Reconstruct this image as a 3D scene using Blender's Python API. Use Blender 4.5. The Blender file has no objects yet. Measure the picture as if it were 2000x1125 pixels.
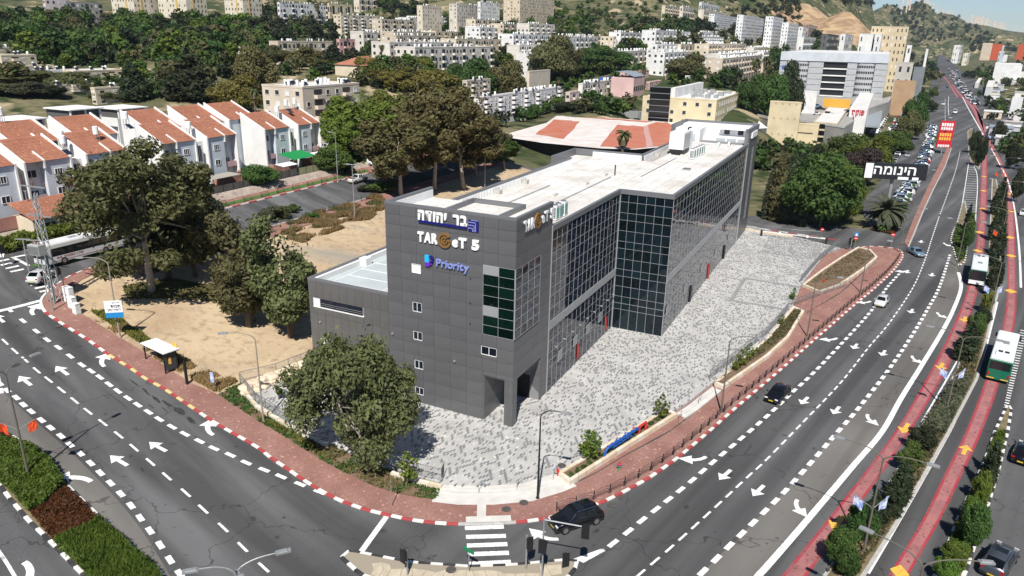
import bpy, bmesh, math, random
import numpy as np
from mathutils import Vector, Matrix
rnd = random.Random(7)
R = math.radians
scn = bpy.context.scene
COL = scn.collection

# ------------------------------------------------------------ camera, sky, sun
F = 1431.24; PIT = R(19.0415); ROL = R(1.22026); CH = 40.0
_r = np.array([1, 0, 0.]); _f = np.array([0, math.cos(PIT), -math.sin(PIT)]); _u = np.array([0, math.sin(PIT), math.cos(PIT)])
CX = _r*math.cos(ROL)+_u*math.sin(ROL); CY = -_r*math.sin(ROL)+_u*math.cos(ROL); CZ = _f
cam = bpy.data.cameras.new('camera'); cam.sensor_width = 36; cam.lens = F/2000*36
cam.clip_start = 0.5; cam.clip_end = 60000
camo = bpy.data.objects.new('camera', cam); COL.objects.link(camo)
camo.matrix_world = Matrix(((CX[0], CY[0], -CZ[0], 0), (CX[1], CY[1], -CZ[1], 0), (CX[2], CY[2], -CZ[2], CH), (0, 0, 0, 1)))
scn.camera = camo
SUN_EL = 51.0; SH_AZ = 7.0
w = bpy.data.worlds.new('World'); scn.world = w; w.use_nodes = True
nt = w.node_tree; nt.nodes.clear()
sky = nt.nodes.new('ShaderNodeTexSky'); sky.sky_type = 'NISHITA'; sky.sun_disc = False
sky.sun_elevation = R(SUN_EL); sky.sun_rotation = R(SH_AZ+180); sky.air_density = 1.0; sky.dust_density = 0.0; sky.ozone_density = 4.0; sky.altitude = 1500
bgn = nt.nodes.new('ShaderNodeBackground'); bgn.inputs[1].default_value = 0.062
wo = nt.nodes.new('ShaderNodeOutputWorld')
nt.links.new(sky.outputs[0], bgn.inputs[0]); nt.links.new(bgn.outputs[0], wo.inputs[0])
sl = bpy.data.lights.new('sun', 'SUN'); sl.energy = 4.6; sl.angle = R(0.53); sl.color = (1.0, 0.955, 0.89)
so = bpy.data.objects.new('sun', sl); COL.objects.link(so)
_d = Vector((math.sin(R(SH_AZ))*math.cos(R(SUN_EL)), math.cos(R(SH_AZ))*math.cos(R(SUN_EL)), -math.sin(R(SUN_EL))))
so.rotation_euler = _d.to_track_quat('-Z', 'Y').to_euler(); so.location = (-20, -60, 120)
scn.view_settings.view_transform = 'Standard'; scn.view_settings.look = 'None'
scn.view_settings.exposure = 0.5; scn.view_settings.gamma = 1.0
scn.cycles.max_bounces = 6; scn.cycles.transparent_max_bounces = 8
scn.cycles.diffuse_bounces = 2; scn.cycles.glossy_bounces = 3; scn.cycles.volume_bounces = 0

# ------------------------------------------------------------ photo rays and terrain height
AZ = R(25.80364)
C0 = np.array([0.3164, 69.2008]); U = np.array([math.sin(AZ), math.cos(AZ)]); V = np.array([-math.cos(AZ), math.sin(AZ)])
ROTU = R(90)-AZ            # z rotation that turns local +x into the U direction
def W(u, v, z=0.0): p = C0+U*u+V*v; return Vector((p[0], p[1], z))
def ray(px, py): return CX*(px-1000)/F-CY*(py-562.5)/F+CZ
TV = [-1e4, 8, 14, 20, 27, 37, 47, 57, 67, 77, 85, 100, 120, 180, 240, 270, 300, 340, 400, 500, 700, 1000, 1500]
TZ = [0, 0, .45, 1.1, 1.9, 3.3, 5, 6.8, 8.7, 10.4, 11.5, 12.3, 12.8, 14.5, 17, 21, 28, 36, 44, 60, 95, 130, 150]
def atd(px, py, D):
    d = ray(px, py); t = D/d[1]; return np.array([0, 0, CH])+d*t
# distant ground heights read off the photo: pixel and distance
_far = [(-60,140,286),(0,140,286),(0,60,420),(0,20,520),(190,175,286),(200,110,400),(200,45,535),(350,45,540),(450,40,560),(600,75,550),
 (700,72,580),(560,130,400),(650,128,430),(850,132,560),(840,66,640),(930,62,680),(1050,45,720),(1000,165,400),(1000,240,306),
 (1100,205,380),(1150,118,560),(1200,80,680),(1250,30,800),(1250,-40,950),(1320,85,600),(1400,150,420),(1300,150,430),(1480,95,780),
 (1400,50,900),(1480,-60,1300),(1600,90,900),(1640,78,1000),(1650,20,1090),(1650,-40,1500),(1750,76,2450),(1740,8,2800),(1800,2,2900),
 (1850,27,3200),(1900,46,3700),(1950,62,4600),(2000,74,6000),(1690,-10,1900),(1700,60,1500),(800,-40,1000),(300,-60,900),(0,-60,900),(-200,-60,900),(560,20,700),
 (1000,-30,1000),(1790,74,2500),(1700,86,1250),(-200,100,400),(450,-60,1000),(600,-60,1000),(900,-70,1000),(1100,-60,1100),(1350,-40,1200),(1560,-20,1400),(1860,66,2700),(1920,76,3300),(1980,82,4400),(2100,84,7000),(2050,80,7000)]
_fw = np.array([atd(*p) for p in _far])
_flat = np.array([[120,300,0],[60,300,2],[150,360,0],[210,500,0],[160,450,1],[300,650,0],[190,640,4],[420,900,0],[330,850,0],[620,1300,0],[900,1900,0],[1300,2600,0],[350,560,0],[450,600,0],
 [700,1000,0],[1000,1500,0],[1700,2300,0],[300,300,0],[200,260,0],[-30,230,9.5],[-70,240,12],[20,240,6],[0,300,8],[3500,2600,0],[5000,3500,0]], float)
_cp = np.vstack([_fw, _flat])
def _lp(x, y): return np.stack([np.arctan2(x, y)*9.0, np.log(np.hypot(x, y)+1e-6)*3.0], -1)
_cl = _lp(_cp[:, 0], _cp[:, 1])
_rl = np.array([[60,-50],[62,60],[66,150],[78,190],[108,250],[165,360],[265,546],[430,861],[680,1305],[1060,2000],[1270,2400],[5000,2520],[30000,4000]], float)  # left edge of the flat road corridor
_GA = np.linspace(-R(60), R(60), 481); _GL = np.linspace(math.log(190), math.log(20000), 230)
def _zfar(x, y):
    q = _lp(x, np.maximum(y, 1)); dd = ((q[..., None, :]-_cl)**2).sum(-1)+1e-4
    wgt = dd**-1.35; zf = (wgt*_cp[:, 2]).sum(-1)/wgt.sum(-1); d = np.hypot(x, y)
    xl = np.interp(y, _rl[:, 1], _rl[:, 0]); lat = np.clip((xl-x)/(25+0.035*d), 0, 1); return zf*lat*lat*(3-2*lat)
_gx, _gy = np.meshgrid(_GA, np.exp(_GL)); _ZG = _zfar(np.sin(_gx)*_gy, np.cos(_gx)*_gy)
def T(x, y):
    x = np.asarray(x, float); y = np.asarray(y, float)
    vv = (x-C0[0])*V[0]+(y-C0[1])*V[1]; zn = np.interp(vv, TV, TZ)
    d = np.hypot(x, y); wt = np.clip((d-215)/110, 0, 1); wt = wt*wt*(3-2*wt); wt = np.where(y < 0, 0, wt); zn = np.where(y < -50, np.minimum(zn, 20), zn)
    fa = np.clip((np.arctan2(x, y)-_GA[0])/(_GA[1]-_GA[0]), 0, len(_GA)-1.001); fl = np.clip((np.log(np.maximum(d, 1))-_GL[0])/(_GL[1]-_GL[0]), 0, len(_GL)-1.001)
    ia = fa.astype(int); il = fl.astype(int); ta = fa-ia; tl = fl-il
    zf = (_ZG[il, ia]*(1-ta)+_ZG[il, ia+1]*ta)*(1-tl)+(_ZG[il+1, ia]*(1-ta)+_ZG[il+1, ia+1]*ta)*tl
    return zn*(1-wt)+zf*wt
from bisect import bisect_right
def Ts(x, y):
    d = math.hypot(x, y); wt = min(1, max(0, (d-215)/110)) if y >= 0 else 0
    vv = (x-C0[0])*V[0]+(y-C0[1])*V[1]
    if vv <= 8: zn = 0.0
    elif vv >= 1500: zn = 150.0
    else:
        i = bisect_right(TV, vv)-1; zn = TZ[i]+(TZ[i+1]-TZ[i])*(vv-TV[i])/(TV[i+1]-TV[i])
    if y < -50: zn = min(zn, 20)
    if wt <= 0: return zn
    return float(T(np.array([x]), np.array([y]))[0])
_ts = np.geomspace(25, 12000, 420)
def G(px, py, dz=0.0):
    d = ray(px, py); P = np.array([0, 0, CH])+d*_ts[:, None]
    k = int(np.argmax(P[:, 2] < T(P[:, 0], P[:, 1])+dz)); lo, hi = float(_ts[max(k-1, 0)]), float(_ts[k])
    dx, dy, dzz = map(float, d)
    for _ in range(22):
        m = (lo+hi)/2
        if CH+dzz*m < Ts(dx*m, dy*m)+dz: hi = m
        else: lo = m
    return Vector((dx*m, dy*m, Ts(dx*m, dy*m)))
def G2(px, py): p = G(px, py); return (p.x, p.y)
def depth(p): return float((np.array(p)-[0, 0, CH])@CZ)
def pj(p):
    d = np.array(p, float)-[0, 0, CH]; q = F/(d@CZ); return 1000+q*(d@CX), 562.5-q*(d@CY)
def height_at(p, py):                       # height above p whose image row is py
    lo, hi = 0.0, 150.0
    for _ in range(40):
        m = (lo+hi)/2
        if pj((p[0], p[1], p[2]+m))[1] > py: lo = m
        else: hi = m
    return lo
def uv_of(p): d = np.array([p[0], p[1]])-C0; return float(d@U), float(d@V)
def onface(px, py, v0=None, u0=None):       # where the pixel's ray meets a wall plane: (along, z)
    d = ray(px, py); n = V if v0 is not None else U; k = v0 if v0 is not None else u0
    t = (k+C0@n)/(d[:2]@n); P = np.array([0, 0, CH])+d*t; o = P[:2]-C0
    return (float(o@U) if v0 is not None else float(o@V)), float(P[2])

# ------------------------------------------------------------ materials
MATS = {}
def M(name, col, rough=.7, col2=None, scale=3.0, bump=0.0, bscale=None, metal=0.0, spec=.35, coord='Object', detail=4, randv=0.0, ior=1.45, coat=0.0):
    if name in MATS: return MATS[name]
    m = bpy.data.materials.new(name); m.use_nodes = True; t = m.node_tree; b = t.nodes['Principled BSDF']
    b.inputs['Roughness'].default_value = rough; b.inputs['Metallic'].default_value = metal
    b.inputs['Specular IOR Level'].default_value = spec; b.inputs['IOR'].default_value = ior
    if coat: b.inputs['Coat Weight'].default_value = coat; b.inputs['Coat Roughness'].default_value = .05
    b.inputs['Base Color'].default_value = (*col, 1)
    if col2 is not None or bump or randv:
        tc = t.nodes.new('ShaderNodeTexCoord'); geo = t.nodes.new('ShaderNodeNewGeometry')
        src = geo.outputs['Position'] if coord == 'World' else tc.outputs['Object']
        outc = None
        if col2 is not None:
            n = t.nodes.new('ShaderNodeTexNoise'); n.inputs['Scale'].default_value = scale; n.inputs['Detail'].default_value = detail
            t.links.new(src, n.inputs['Vector'])
            rp = t.nodes.new('ShaderNodeMapRange'); rp.inputs['From Min'].default_value = .32; rp.inputs['From Max'].default_value = .68
            t.links.new(n.outputs['Fac'], rp.inputs['Value'])
            mx = t.nodes.new('ShaderNodeMix'); mx.data_type = 'RGBA'
            mx.inputs['A'].default_value = (*col, 1); mx.inputs['B'].default_value = (*col2, 1)
            t.links.new(rp.outputs[0], mx.inputs['Factor']); outc = mx.outputs['Result']
        if randv:
            oi = t.nodes.new('ShaderNodeObjectInfo'); hs = t.nodes.new('ShaderNodeHueSaturation')
            mr = t.nodes.new('ShaderNodeMapRange'); mr.inputs['To Min'].default_value = 1-randv; mr.inputs['To Max'].default_value = 1+randv
            t.links.new(oi.outputs['Random'], mr.inputs['Value']); t.links.new(mr.outputs[0], hs.inputs['Value'])
            if outc: t.links.new(outc, hs.inputs['Color'])
            else: hs.inputs['Color'].default_value = (*col, 1)
            outc = hs.outputs[0]
        if outc: t.links.new(outc, b.inputs['Base Color'])
        if bump:
            n2 = t.nodes.new('ShaderNodeTexNoise'); n2.inputs['Scale'].default_value = bscale or scale*4; n2.inputs['Detail'].default_value = 3
            t.links.new(src, n2.inputs['Vector']); bp = t.nodes.new('ShaderNodeBump'); bp.inputs['Strength'].default_value = bump; bp.inputs['Distance'].default_value = .05
            t.links.new(n2.outputs['Fac'], bp.inputs['Height']); t.links.new(bp.outputs[0], b.inputs['Normal'])
    MATS[name] = m; return m
def NT(m): return m.node_tree, m.node_tree.nodes['Principled BSDF']
def node(t, typ, **kw):
    n = t.nodes.new(typ)
    for k, val in kw.items(): setattr(n, k, val)
    return n
def mixc(t, fac, a, b, blend='MIX'):
    mx = t.nodes.new('ShaderNodeMix'); mx.data_type = 'RGBA'; mx.blend_type = blend
    for s, x in (('Factor', fac), ('A', a), ('B', b)):
        if isinstance(x, bpy.types.NodeSocket): t.links.new(x, mx.inputs[s])
        elif s == 'Factor': mx.inputs[s].default_value = x
        else: mx.inputs[s].default_value = (*x, 1)
    return mx.outputs['Result']
def noise(t, src, scale, detail=4, lo=.35, hi=.65):
    n = t.nodes.new('ShaderNodeTexNoise'); n.inputs['Scale'].default_value = scale; n.inputs['Detail'].default_value = detail
    t.links.new(src, n.inputs['Vector']); rp = t.nodes.new('ShaderNodeMapRange')
    rp.inputs['From Min'].default_value = lo; rp.inputs['From Max'].default_value = hi; t.links.new(n.outputs['Fac'], rp.inputs['Value']); return rp.outputs[0]
def worldpos(t): return t.nodes.new('ShaderNodeNewGeometry').outputs['Position']
def mapping(t, src, rotz=0, scale=(1, 1, 1)):
    mp = t.nodes.new('ShaderNodeMapping'); mp.inputs['Rotation'].default_value = (0, 0, rotz); mp.inputs['Scale'].default_value = scale
    t.links.new(src, mp.inputs['Vector']); return mp.outputs[0]

def asphalt_mat(name, base, amt=.45):
    m = M(name, base, .85, spec=.25); t, b = NT(m); p = worldpos(t); k = lambda f: tuple(x*f for x in base)
    c = mixc(t, noise(t, p, 11, 5), k(.8), k(1.2))
    c = mixc(t, noise(t, p, .045, 4, .38, .66), c, k(1.55))                          # broad worn and dusty areas
    def streak(rot): return noise(t, mapping(t, mapping(t, p, rot), 0, (1.0, .012, 1)), .36, 3, .36, .64)   # wheel tracks along the lanes
    sv = node(t, 'ShaderNodeSeparateXYZ'); t.links.new(mapping(t, p, AZ), sv.inputs[0])
    mk = node(t, 'ShaderNodeMapRange'); mk.inputs['From Min'].default_value = -38; mk.inputs['From Max'].default_value = -22; t.links.new(sv.outputs[0], mk.inputs['Value'])
    st = mixc(t, mk.outputs[0], streak(R(129)), streak(R(38)))
    mu = node(t, 'ShaderNodeMath', operation='MULTIPLY'); t.links.new(st, mu.inputs[0]); mu.inputs[1].default_value = amt
    c = mixc(t, mu.outputs[0], c, k(.42))
    c = mixc(t, noise(t, p, .8, 6, .66, .72), c, k(.5))                              # oil spots
    vo = node(t, 'ShaderNodeTexVoronoi', feature='DISTANCE_TO_EDGE'); vo.inputs['Scale'].default_value = .07; t.links.new(p, vo.inputs['Vector'])
    wob = node(t, 'ShaderNodeTexNoise'); wob.inputs['Scale'].default_value = .6; t.links.new(p, wob.inputs['Vector']); va = node(t, 'ShaderNodeVectorMath', operation='MULTIPLY_ADD'); t.links.new(wob.outputs['Color'], va.inputs[0]); va.inputs[1].default_value = (3,3,3); t.links.new(p, va.inputs[2]); t.links.new(va.outputs[0], vo.inputs['Vector'])
    lt = node(t, 'ShaderNodeMath', operation='LESS_THAN'); t.links.new(vo.outputs['Distance'], lt.inputs[0]); lt.inputs[1].default_value = .0035
    m2 = node(t, 'ShaderNodeMath', operation='MULTIPLY'); t.links.new(lt.outputs[0], m2.inputs[0]); m2.inputs[1].default_value = .6
    c = mixc(t, m2.outputs[0], c, k(.3)); t.links.new(c, b.inputs['Base Color'])     # sealed cracks
    n2 = t.nodes.new('ShaderNodeTexNoise'); n2.inputs['Scale'].default_value = 30; t.links.new(p, n2.inputs['Vector'])
    bp = node(t, 'ShaderNodeBump'); bp.inputs['Strength'].default_value = .25; bp.inputs['Distance'].default_value = .02
    t.links.new(n2.outputs['Fac'], bp.inputs['Height']); t.links.new(bp.outputs[0], b.inputs['Normal'])
    return m
asphalt = asphalt_mat('asphalt', (.094, .094, .095), .72)
asphalt_grey = asphalt_mat('asphalt_grey', (.135, .127, .117), .42)
def paint_mat(name, col, wear=.5):
    m = M(name, col, .6); t, b = NT(m); p = worldpos(t)
    f = noise(t, p, 4, 7, .46, .72); mu = node(t, 'ShaderNodeMath', operation='MULTIPLY'); t.links.new(f, mu.inputs[0]); mu.inputs[1].default_value = wear
    t.links.new(mixc(t, mu.outputs[0], col, (.1, .1, .1)), b.inputs['Base Color']); return m
paint_white = paint_mat('paint_white', (.82, .82, .8), .55)
paint_yellow = paint_mat('paint_yellow', (.8, .45, .07), .4)
def red_lane():
    m = M('red_lane_paint', (.33, .06, .075), .7); t, b = NT(m); p = worldpos(t)
    tc = node(t, 'ShaderNodeUVMap'); sx = node(t, 'ShaderNodeSeparateXYZ'); t.links.new(tc.outputs[0], sx.inputs[0])
    # paint faded along the trodden middle of the lane, fresh at both edges
    a = node(t, 'ShaderNodeMath', operation='SUBTRACT'); t.links.new(sx.outputs[0], a.inputs[0]); a.inputs[1].default_value = .5
    ab = node(t, 'ShaderNodeMath', operation='ABSOLUTE'); t.links.new(a.outputs[0], ab.inputs[0])
    mr = node(t, 'ShaderNodeMapRange'); mr.inputs['From Min'].default_value = .27; mr.inputs['From Max'].default_value = .37; t.links.new(ab.outputs[0], mr.inputs['Value'])
    c = mixc(t, mr.outputs[0], (.37, .155, .15), (.36, .04, .055))
    c = mixc(t, noise(t, p, .5, 6, .42, .72), c, (.24, .10, .10))
    c = mixc(t, noise(t, p, 3, 6, .58, .68), c, (.11, .055, .055)); t.links.new(c, b.inputs['Base Color']); return m
red_paint = red_lane()

def brick_mat(name, c1, c2, mortar, bw, bh, rot, msize=.008, scale=1.0, bumpd=.01):
    m = M(name, c1, .85, spec=.2); t, b = NT(m); p = mapping(t, worldpos(t), rot)
    br = node(t, 'ShaderNodeTexBrick'); t.links.new(p, br.inputs['Vector'])
    br.inputs['Color1'].default_value = (*c1, 1); br.inputs['Color2'].default_value = (*c2, 1); br.inputs['Mortar'].default_value = (*mortar, 1)
    br.inputs['Scale'].default_value = scale; br.inputs['Brick Width'].default_value = bw; br.inputs['Row Height'].default_value = bh
    br.inputs['Mortar Size'].default_value = msize; br.inputs['Bias'].default_value = -.1
    c = mixc(t, noise(t, p, .35, 4, .3, .75), br.outputs['Color'], tuple(x*.72 for x in c1))
    c = mixc(t, noise(t, p, 2.6, 4, .62, .72), c, tuple(min(1, x*1.35) for x in c2))
    t.links.new(c, b.inputs['Base Color'])
    bp = node(t, 'ShaderNodeBump'); bp.inputs['Strength'].default_value = .5; bp.inputs['Distance'].default_value = bumpd; bp.invert = True
    t.links.new(br.outputs['Fac'], bp.inputs['Height']); t.links.new(bp.outputs[0], b.inputs['Normal']); return m
brick_red = brick_mat('brick_paver_red', (.31, .155, .125), (.40, .235, .195), (.18, .12, .10), .2, .1, R(-52))
plaza_light = brick_mat('plaza_paver_light', (.47, .46, .44), (.57, .56, .535), (.32, .31, .3), .6, .2, AZ+R(-90), .012)
plaza_darkm = M('plaza_paver_dark', (.115, .12, .125), .8, (.19, .195, .2), 2.0, coord='World')
concrete = M('concrete', (.5, .48, .44), .85, (.4, .385, .35), 1.2, bump=.2, coord='World')
concrete_pale = M('concrete_pale', (.62, .6, .56), .85, (.52, .5, .46), 1.0, bump=.15, coord='World')
kerb_white = M('kerb_white', (.74, .73, .69), .75, (.58, .57, .53), 1.4, coord='World')
kerb_red = M('kerb_red', (.42, .06, .06), .7, (.3, .06, .06), 1.4, coord='World')
kerb_yellow = M('kerb_yellow', (.66, .5, .2), .7, (.55, .45, .24), 1.4, coord='World')
kerb_black = M('kerb_black', (.03, .03, .032), .7, (.06, .06, .06), 1.4, coord='World')
kerb_grey = M('kerb_grey', (.45, .44, .42), .8, (.36, .35, .33), 1.4, coord='World')
stone_cream = M('stone_cream', (.66, .56, .42), .85, (.55, .45, .33), 1.1, bump=.3, bscale=5, coord='World')
stone_cap = M('stone_cap', (.7, .64, .53), .8, (.6, .54, .44), 1.5, bump=.15, coord='World')
soil = M('soil', (.13, .085, .055), .95, (.2, .14, .09), 1.3, bump=.6, coord='World')
def dirt_mat():
    m = M('dirt', (.43, .32, .2), .95, spec=.1); t, b = NT(m); p = worldpos(t)
    c = mixc(t, noise(t, p, .12, 5, .35, .65), (.5, .39, .255), (.39, .285, .18))
    c = mixc(t, noise(t, p, .9, 6, .5, .72), c, (.31, .225, .145))
    c = mixc(t, noise(t, p, 5, 4, .62, .7), c, (.58, .5, .38))
    c = mixc(t, noise(t, mapping(t, p, AZ, (.25, 1, 1)), .08, 4, .58, .72), c, (.3, .27, .22))
    t.links.new(c, b.inputs['Base Color'])
    bp = node(t, 'ShaderNodeBump'); bp.inputs['Strength'].default_value = .6; bp.inputs['Distance'].default_value = .12
    n2 = node(t, 'ShaderNodeTexNoise'); n2.inputs['Scale'].default_value = 1.7; n2.inputs['Detail'].default_value = 7; t.links.new(p, n2.inputs['Vector'])
    t.links.new(n2.outputs['Fac'], bp.inputs['Height']); t.links.new(bp.outputs[0], b.inputs['Normal']); return m
dirt = dirt_mat()
def hill_mat():
    m = M('hill_ground', (.09, .1, .05), .95, spec=.1); t, b = NT(m); p = worldpos(t)
    c = mixc(t, noise(t, p, .02, 6, .4, .6), (.05, .065, .028), (.17, .15, .085))
    c = mixc(t, noise(t, p, .11, 6, .48, .62), c, (.035, .05, .02))
    c = mixc(t, noise(t, p, .05, 6, .60, .66), c, (.36, .29, .19))
    qc = atd(1650, 40, 1085); vm = node(t, 'ShaderNodeVectorMath', operation='MULTIPLY_ADD'); t.links.new(p, vm.inputs[0]); vm.inputs[1].default_value = (1/95, 1/190, 1/42); vm.inputs[2].default_value = (-qc[0]/95, -qc[1]/190, -qc[2]/42)
    ln = node(t, 'ShaderNodeVectorMath', operation='LENGTH'); t.links.new(vm.outputs[0], ln.inputs[0]); ad = node(t, 'ShaderNodeMath', operation='ADD'); t.links.new(ln.outputs['Value'], ad.inputs[0]); t.links.new(noise(t, p, .03, 5, .1, 1.1), ad.inputs[1])
    ls = node(t, 'ShaderNodeMath', operation='LESS_THAN'); t.links.new(ad.outputs[0], ls.inputs[0]); ls.inputs[1].default_value = 1.35
    c = mixc(t, ls.outputs[0], c, mixc(t, noise(t, mapping(t, p, 0, (1,1,4)), .05, 6, .4, .6), (.45,.32,.19), (.27,.18,.11))); t.links.new(c, b.inputs['Base Color'])   # bare quarry rock
    bp = node(t, 'ShaderNodeBump'); bp.inputs['Strength'].default_value = .8; bp.inputs['Distance'].default_value = 2.0
    n2 = node(t, 'ShaderNodeTexNoise'); n2.inputs['Scale'].default_value = .2; n2.inputs['Detail'].default_value = 7; t.links.new(p, n2.inputs['Vector'])
    t.links.new(n2.outputs['Fac'], bp.inputs['Height']); t.links.new(bp.outputs[0], b.inputs['Normal']); return m
hillm = hill_mat()
white_paint = M('white_paint', (.78, .78, .77), .6, (.7, .7, .69), .8)
steel_grey = M('steel_grey', (.22, .23, .24), .5, metal=.4)
galv = M('galvanised', (.42, .43, .43), .5, (.34, .35, .35), 3, metal=.5)
pole_olive = M('pole_brown', (.15, .135, .11), .6, metal=.2)
black_metal = M('black_metal', (.02, .02, .022), .5)
rubber = M('rubber', (.02, .02, .02), .85)
wood_grey = M('wood_grey', (.33, .29, .24), .9, (.24, .2, .16), 4)

# ------------------------------------------------------------ mesh helpers
class MB:
    def __init__(s): s.v = []; s.f = []; s.m = []
    def _add(s, vs, fs, mi=0):
        o = len(s.v); s.v += [tuple(p) for p in vs]; s.f += [tuple(i+o for i in f) for f in fs]; s.m += [mi]*len(fs)
    def box(s, x0, x1, y0, y1, z0, z1, mi=0):
        s._add([(x0,y0,z0),(x1,y0,z0),(x1,y1,z0),(x0,y1,z0),(x0,y0,z1),(x1,y0,z1),(x1,y1,z1),(x0,y1,z1)],
               [(0,3,2,1),(4,5,6,7),(0,1,5,4),(1,2,6,5),(2,3,7,6),(3,0,4,7)], mi)
    def obox(s, c, ax, ay, az, mi=0):      # centre and three half-axis vectors
        c, ax, ay, az = map(Vector, (c, ax, ay, az)); vs = []
        for k in (-1, 1):
            for (i, j) in ((-1,-1),(1,-1),(1,1),(-1,1)): vs.append(c+ax*i+ay*j+az*k)
        s._add(vs, [(0,3,2,1),(4,5,6,7),(0,1,5,4),(1,2,6,5),(2,3,7,6),(3,0,4,7)], mi)
    def quad(s, a, b, c, d, mi=0): s._add([a,b,c,d], [(0,1,2,3)], mi)
    def prism(s, pts, z0, z1, mi=0):       # polygon (ccw) extruded in z
        n = len(pts); vs = [(p[0],p[1],z0) for p in pts]+[(p[0],p[1],z1) for p in pts]
        s._add(vs, [tuple(range(n-1,-1,-1)), tuple(range(n,2*n))]+[(i,(i+1)%n,n+(i+1)%n,n+i) for i in range(n)], mi)
    def tube(s, pts, r, n=8, mi=0, cap=True):
        pts = [Vector(p) for p in pts]; rs = r if isinstance(r, (list, tuple)) else [r]*len(pts); rings = []; up = None
        for i, p in enumerate(pts):
            d = (pts[min(i+1,len(pts)-1)]-pts[max(i-1,0)]).normalized()
            if up is None: up = Vector((0,0,1)) if abs(d.z) < .9 else Vector((1,0,0))
            a = d.cross(up).normalized(); b = a.cross(d).normalized(); up = b
            rings.append([p+a*math.cos(2*math.pi*k/n)*rs[i]+b*math.sin(2*math.pi*k/n)*rs[i] for k in range(n)])
        vs = [q for rg in rings for q in rg]; fs = []
        for i in range(len(pts)-1):
            for k in range(n): fs.append((i*n+k, i*n+(k+1)%n, (i+1)*n+(k+1)%n, (i+1)*n+k))
        if cap: fs += [tuple(range(n-1,-1,-1)), tuple((len(pts)-1)*n+k for k in range(n))]
        s._add(vs, [f[::-1] for f in fs], mi)
    def lathe(s, prof, n=10, mi=0, c=(0,0,0)):  # (radius, z) profile
        vs = []; fs = []
        for (r, z) in prof: vs += [(c[0]+r*math.cos(2*math.pi*k/n), c[1]+r*math.sin(2*math.pi*k/n), c[2]+z) for k in range(n)]
        for i in range(len(prof)-1):
            for k in range(n): fs.append((i*n+k, i*n+(k+1)%n, (i+1)*n+(k+1)%n, (i+1)*n+k))
        fs += [tuple(range(n-1,-1,-1)), tuple((len(prof)-1)*n+k for k in range(n))]
        s._add(vs, fs, mi)
    def mesh(s, name, mats):
        me = bpy.data.meshes.new(name); me.from_pydata(s.v, [], s.f)
        for m in (mats if isinstance(mats, (list, tuple)) else [mats]): me.materials.append(m)
        if any(s.m): me.polygons.foreach_set('material_index', s.m)
        me.update(); return me
def link(name, data, parent=None, loc=(0,0,0), rz=0.0, smooth=False):
    o = bpy.data.objects.new(name, data); COL.objects.link(o); o.location = loc; o.rotation_euler = (0,0,rz)
    if parent is not None: o.parent = parent
    if smooth and data is not None: data.shade_smooth()
    return o
def part(name, mb, mats, parent, label=None, kind=None, smooth=False, loc=(0,0,0), rz=0.0):
    o = link(name, mb.mesh(name, mats) if isinstance(mb, MB) else mb, parent, loc, rz, smooth)
    if label: o['label'] = label
    if kind: o['kind'] = kind
    return o
def thing(name, label, cat, loc=(0,0,0), rz=0.0, group=None, data=None):
    o = link(name, data, None, loc, rz); o['label'] = label; o['category'] = cat
    if group: o['group'] = group
    return o
def tag(o, label, cat, group=None):
    o['label'] = label; o['category'] = cat
    if group: o['group'] = group
    return o
def copy_tree(o, parent=None, label=None, loc=None, rz=None, scale=None):
    c = o.copy(); COL.objects.link(c); c.parent = parent
    if label: c['label'] = label
    if loc is not None: c.location = loc
    if rz is not None: c.rotation_euler = (0,0,rz)
    if scale is not None: c.scale = (scale,)*3 if not isinstance(scale, (tuple,list)) else scale
    for ch in list(o.children): copy_tree(ch, c)
    return c
def setmat(o, m, i=0): o.material_slots[i].link = 'OBJECT'; o.material_slots[i].material = m
def smooth_line(pts, step=1.0, closed=False):          # Catmull-Rom then even spacing (2d)
    P = [np.array(p[:2], float) for p in pts]; out = []
    n = len(P)
    for i in range(n-1):
        p0 = P[max(i-1,0)]; p1 = P[i]; p2 = P[i+1]; p3 = P[min(i+2,n-1)]
        for k in range(12):
            t = k/12; out.append(.5*((2*p1)+(-p0+p2)*t+(2*p0-5*p1+4*p2-p3)*t*t+(-p0+3*p1-3*p2+p3)*t**3))
    out.append(P[-1]); return resample(out, step)
def resample(pts, step):
    P = [np.array(p[:2], float) for p in pts]; L = [0]
    for a, b in zip(P[:-1], P[1:]): L.append(L[-1]+np.linalg.norm(b-a))
    n = max(1, int(round(L[-1]/step))); xs = np.linspace(0, L[-1], n+1)
    A = np.array(P); return np.stack([np.interp(xs, L, A[:,0]), np.interp(xs, L, A[:,1])], 1)
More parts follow.
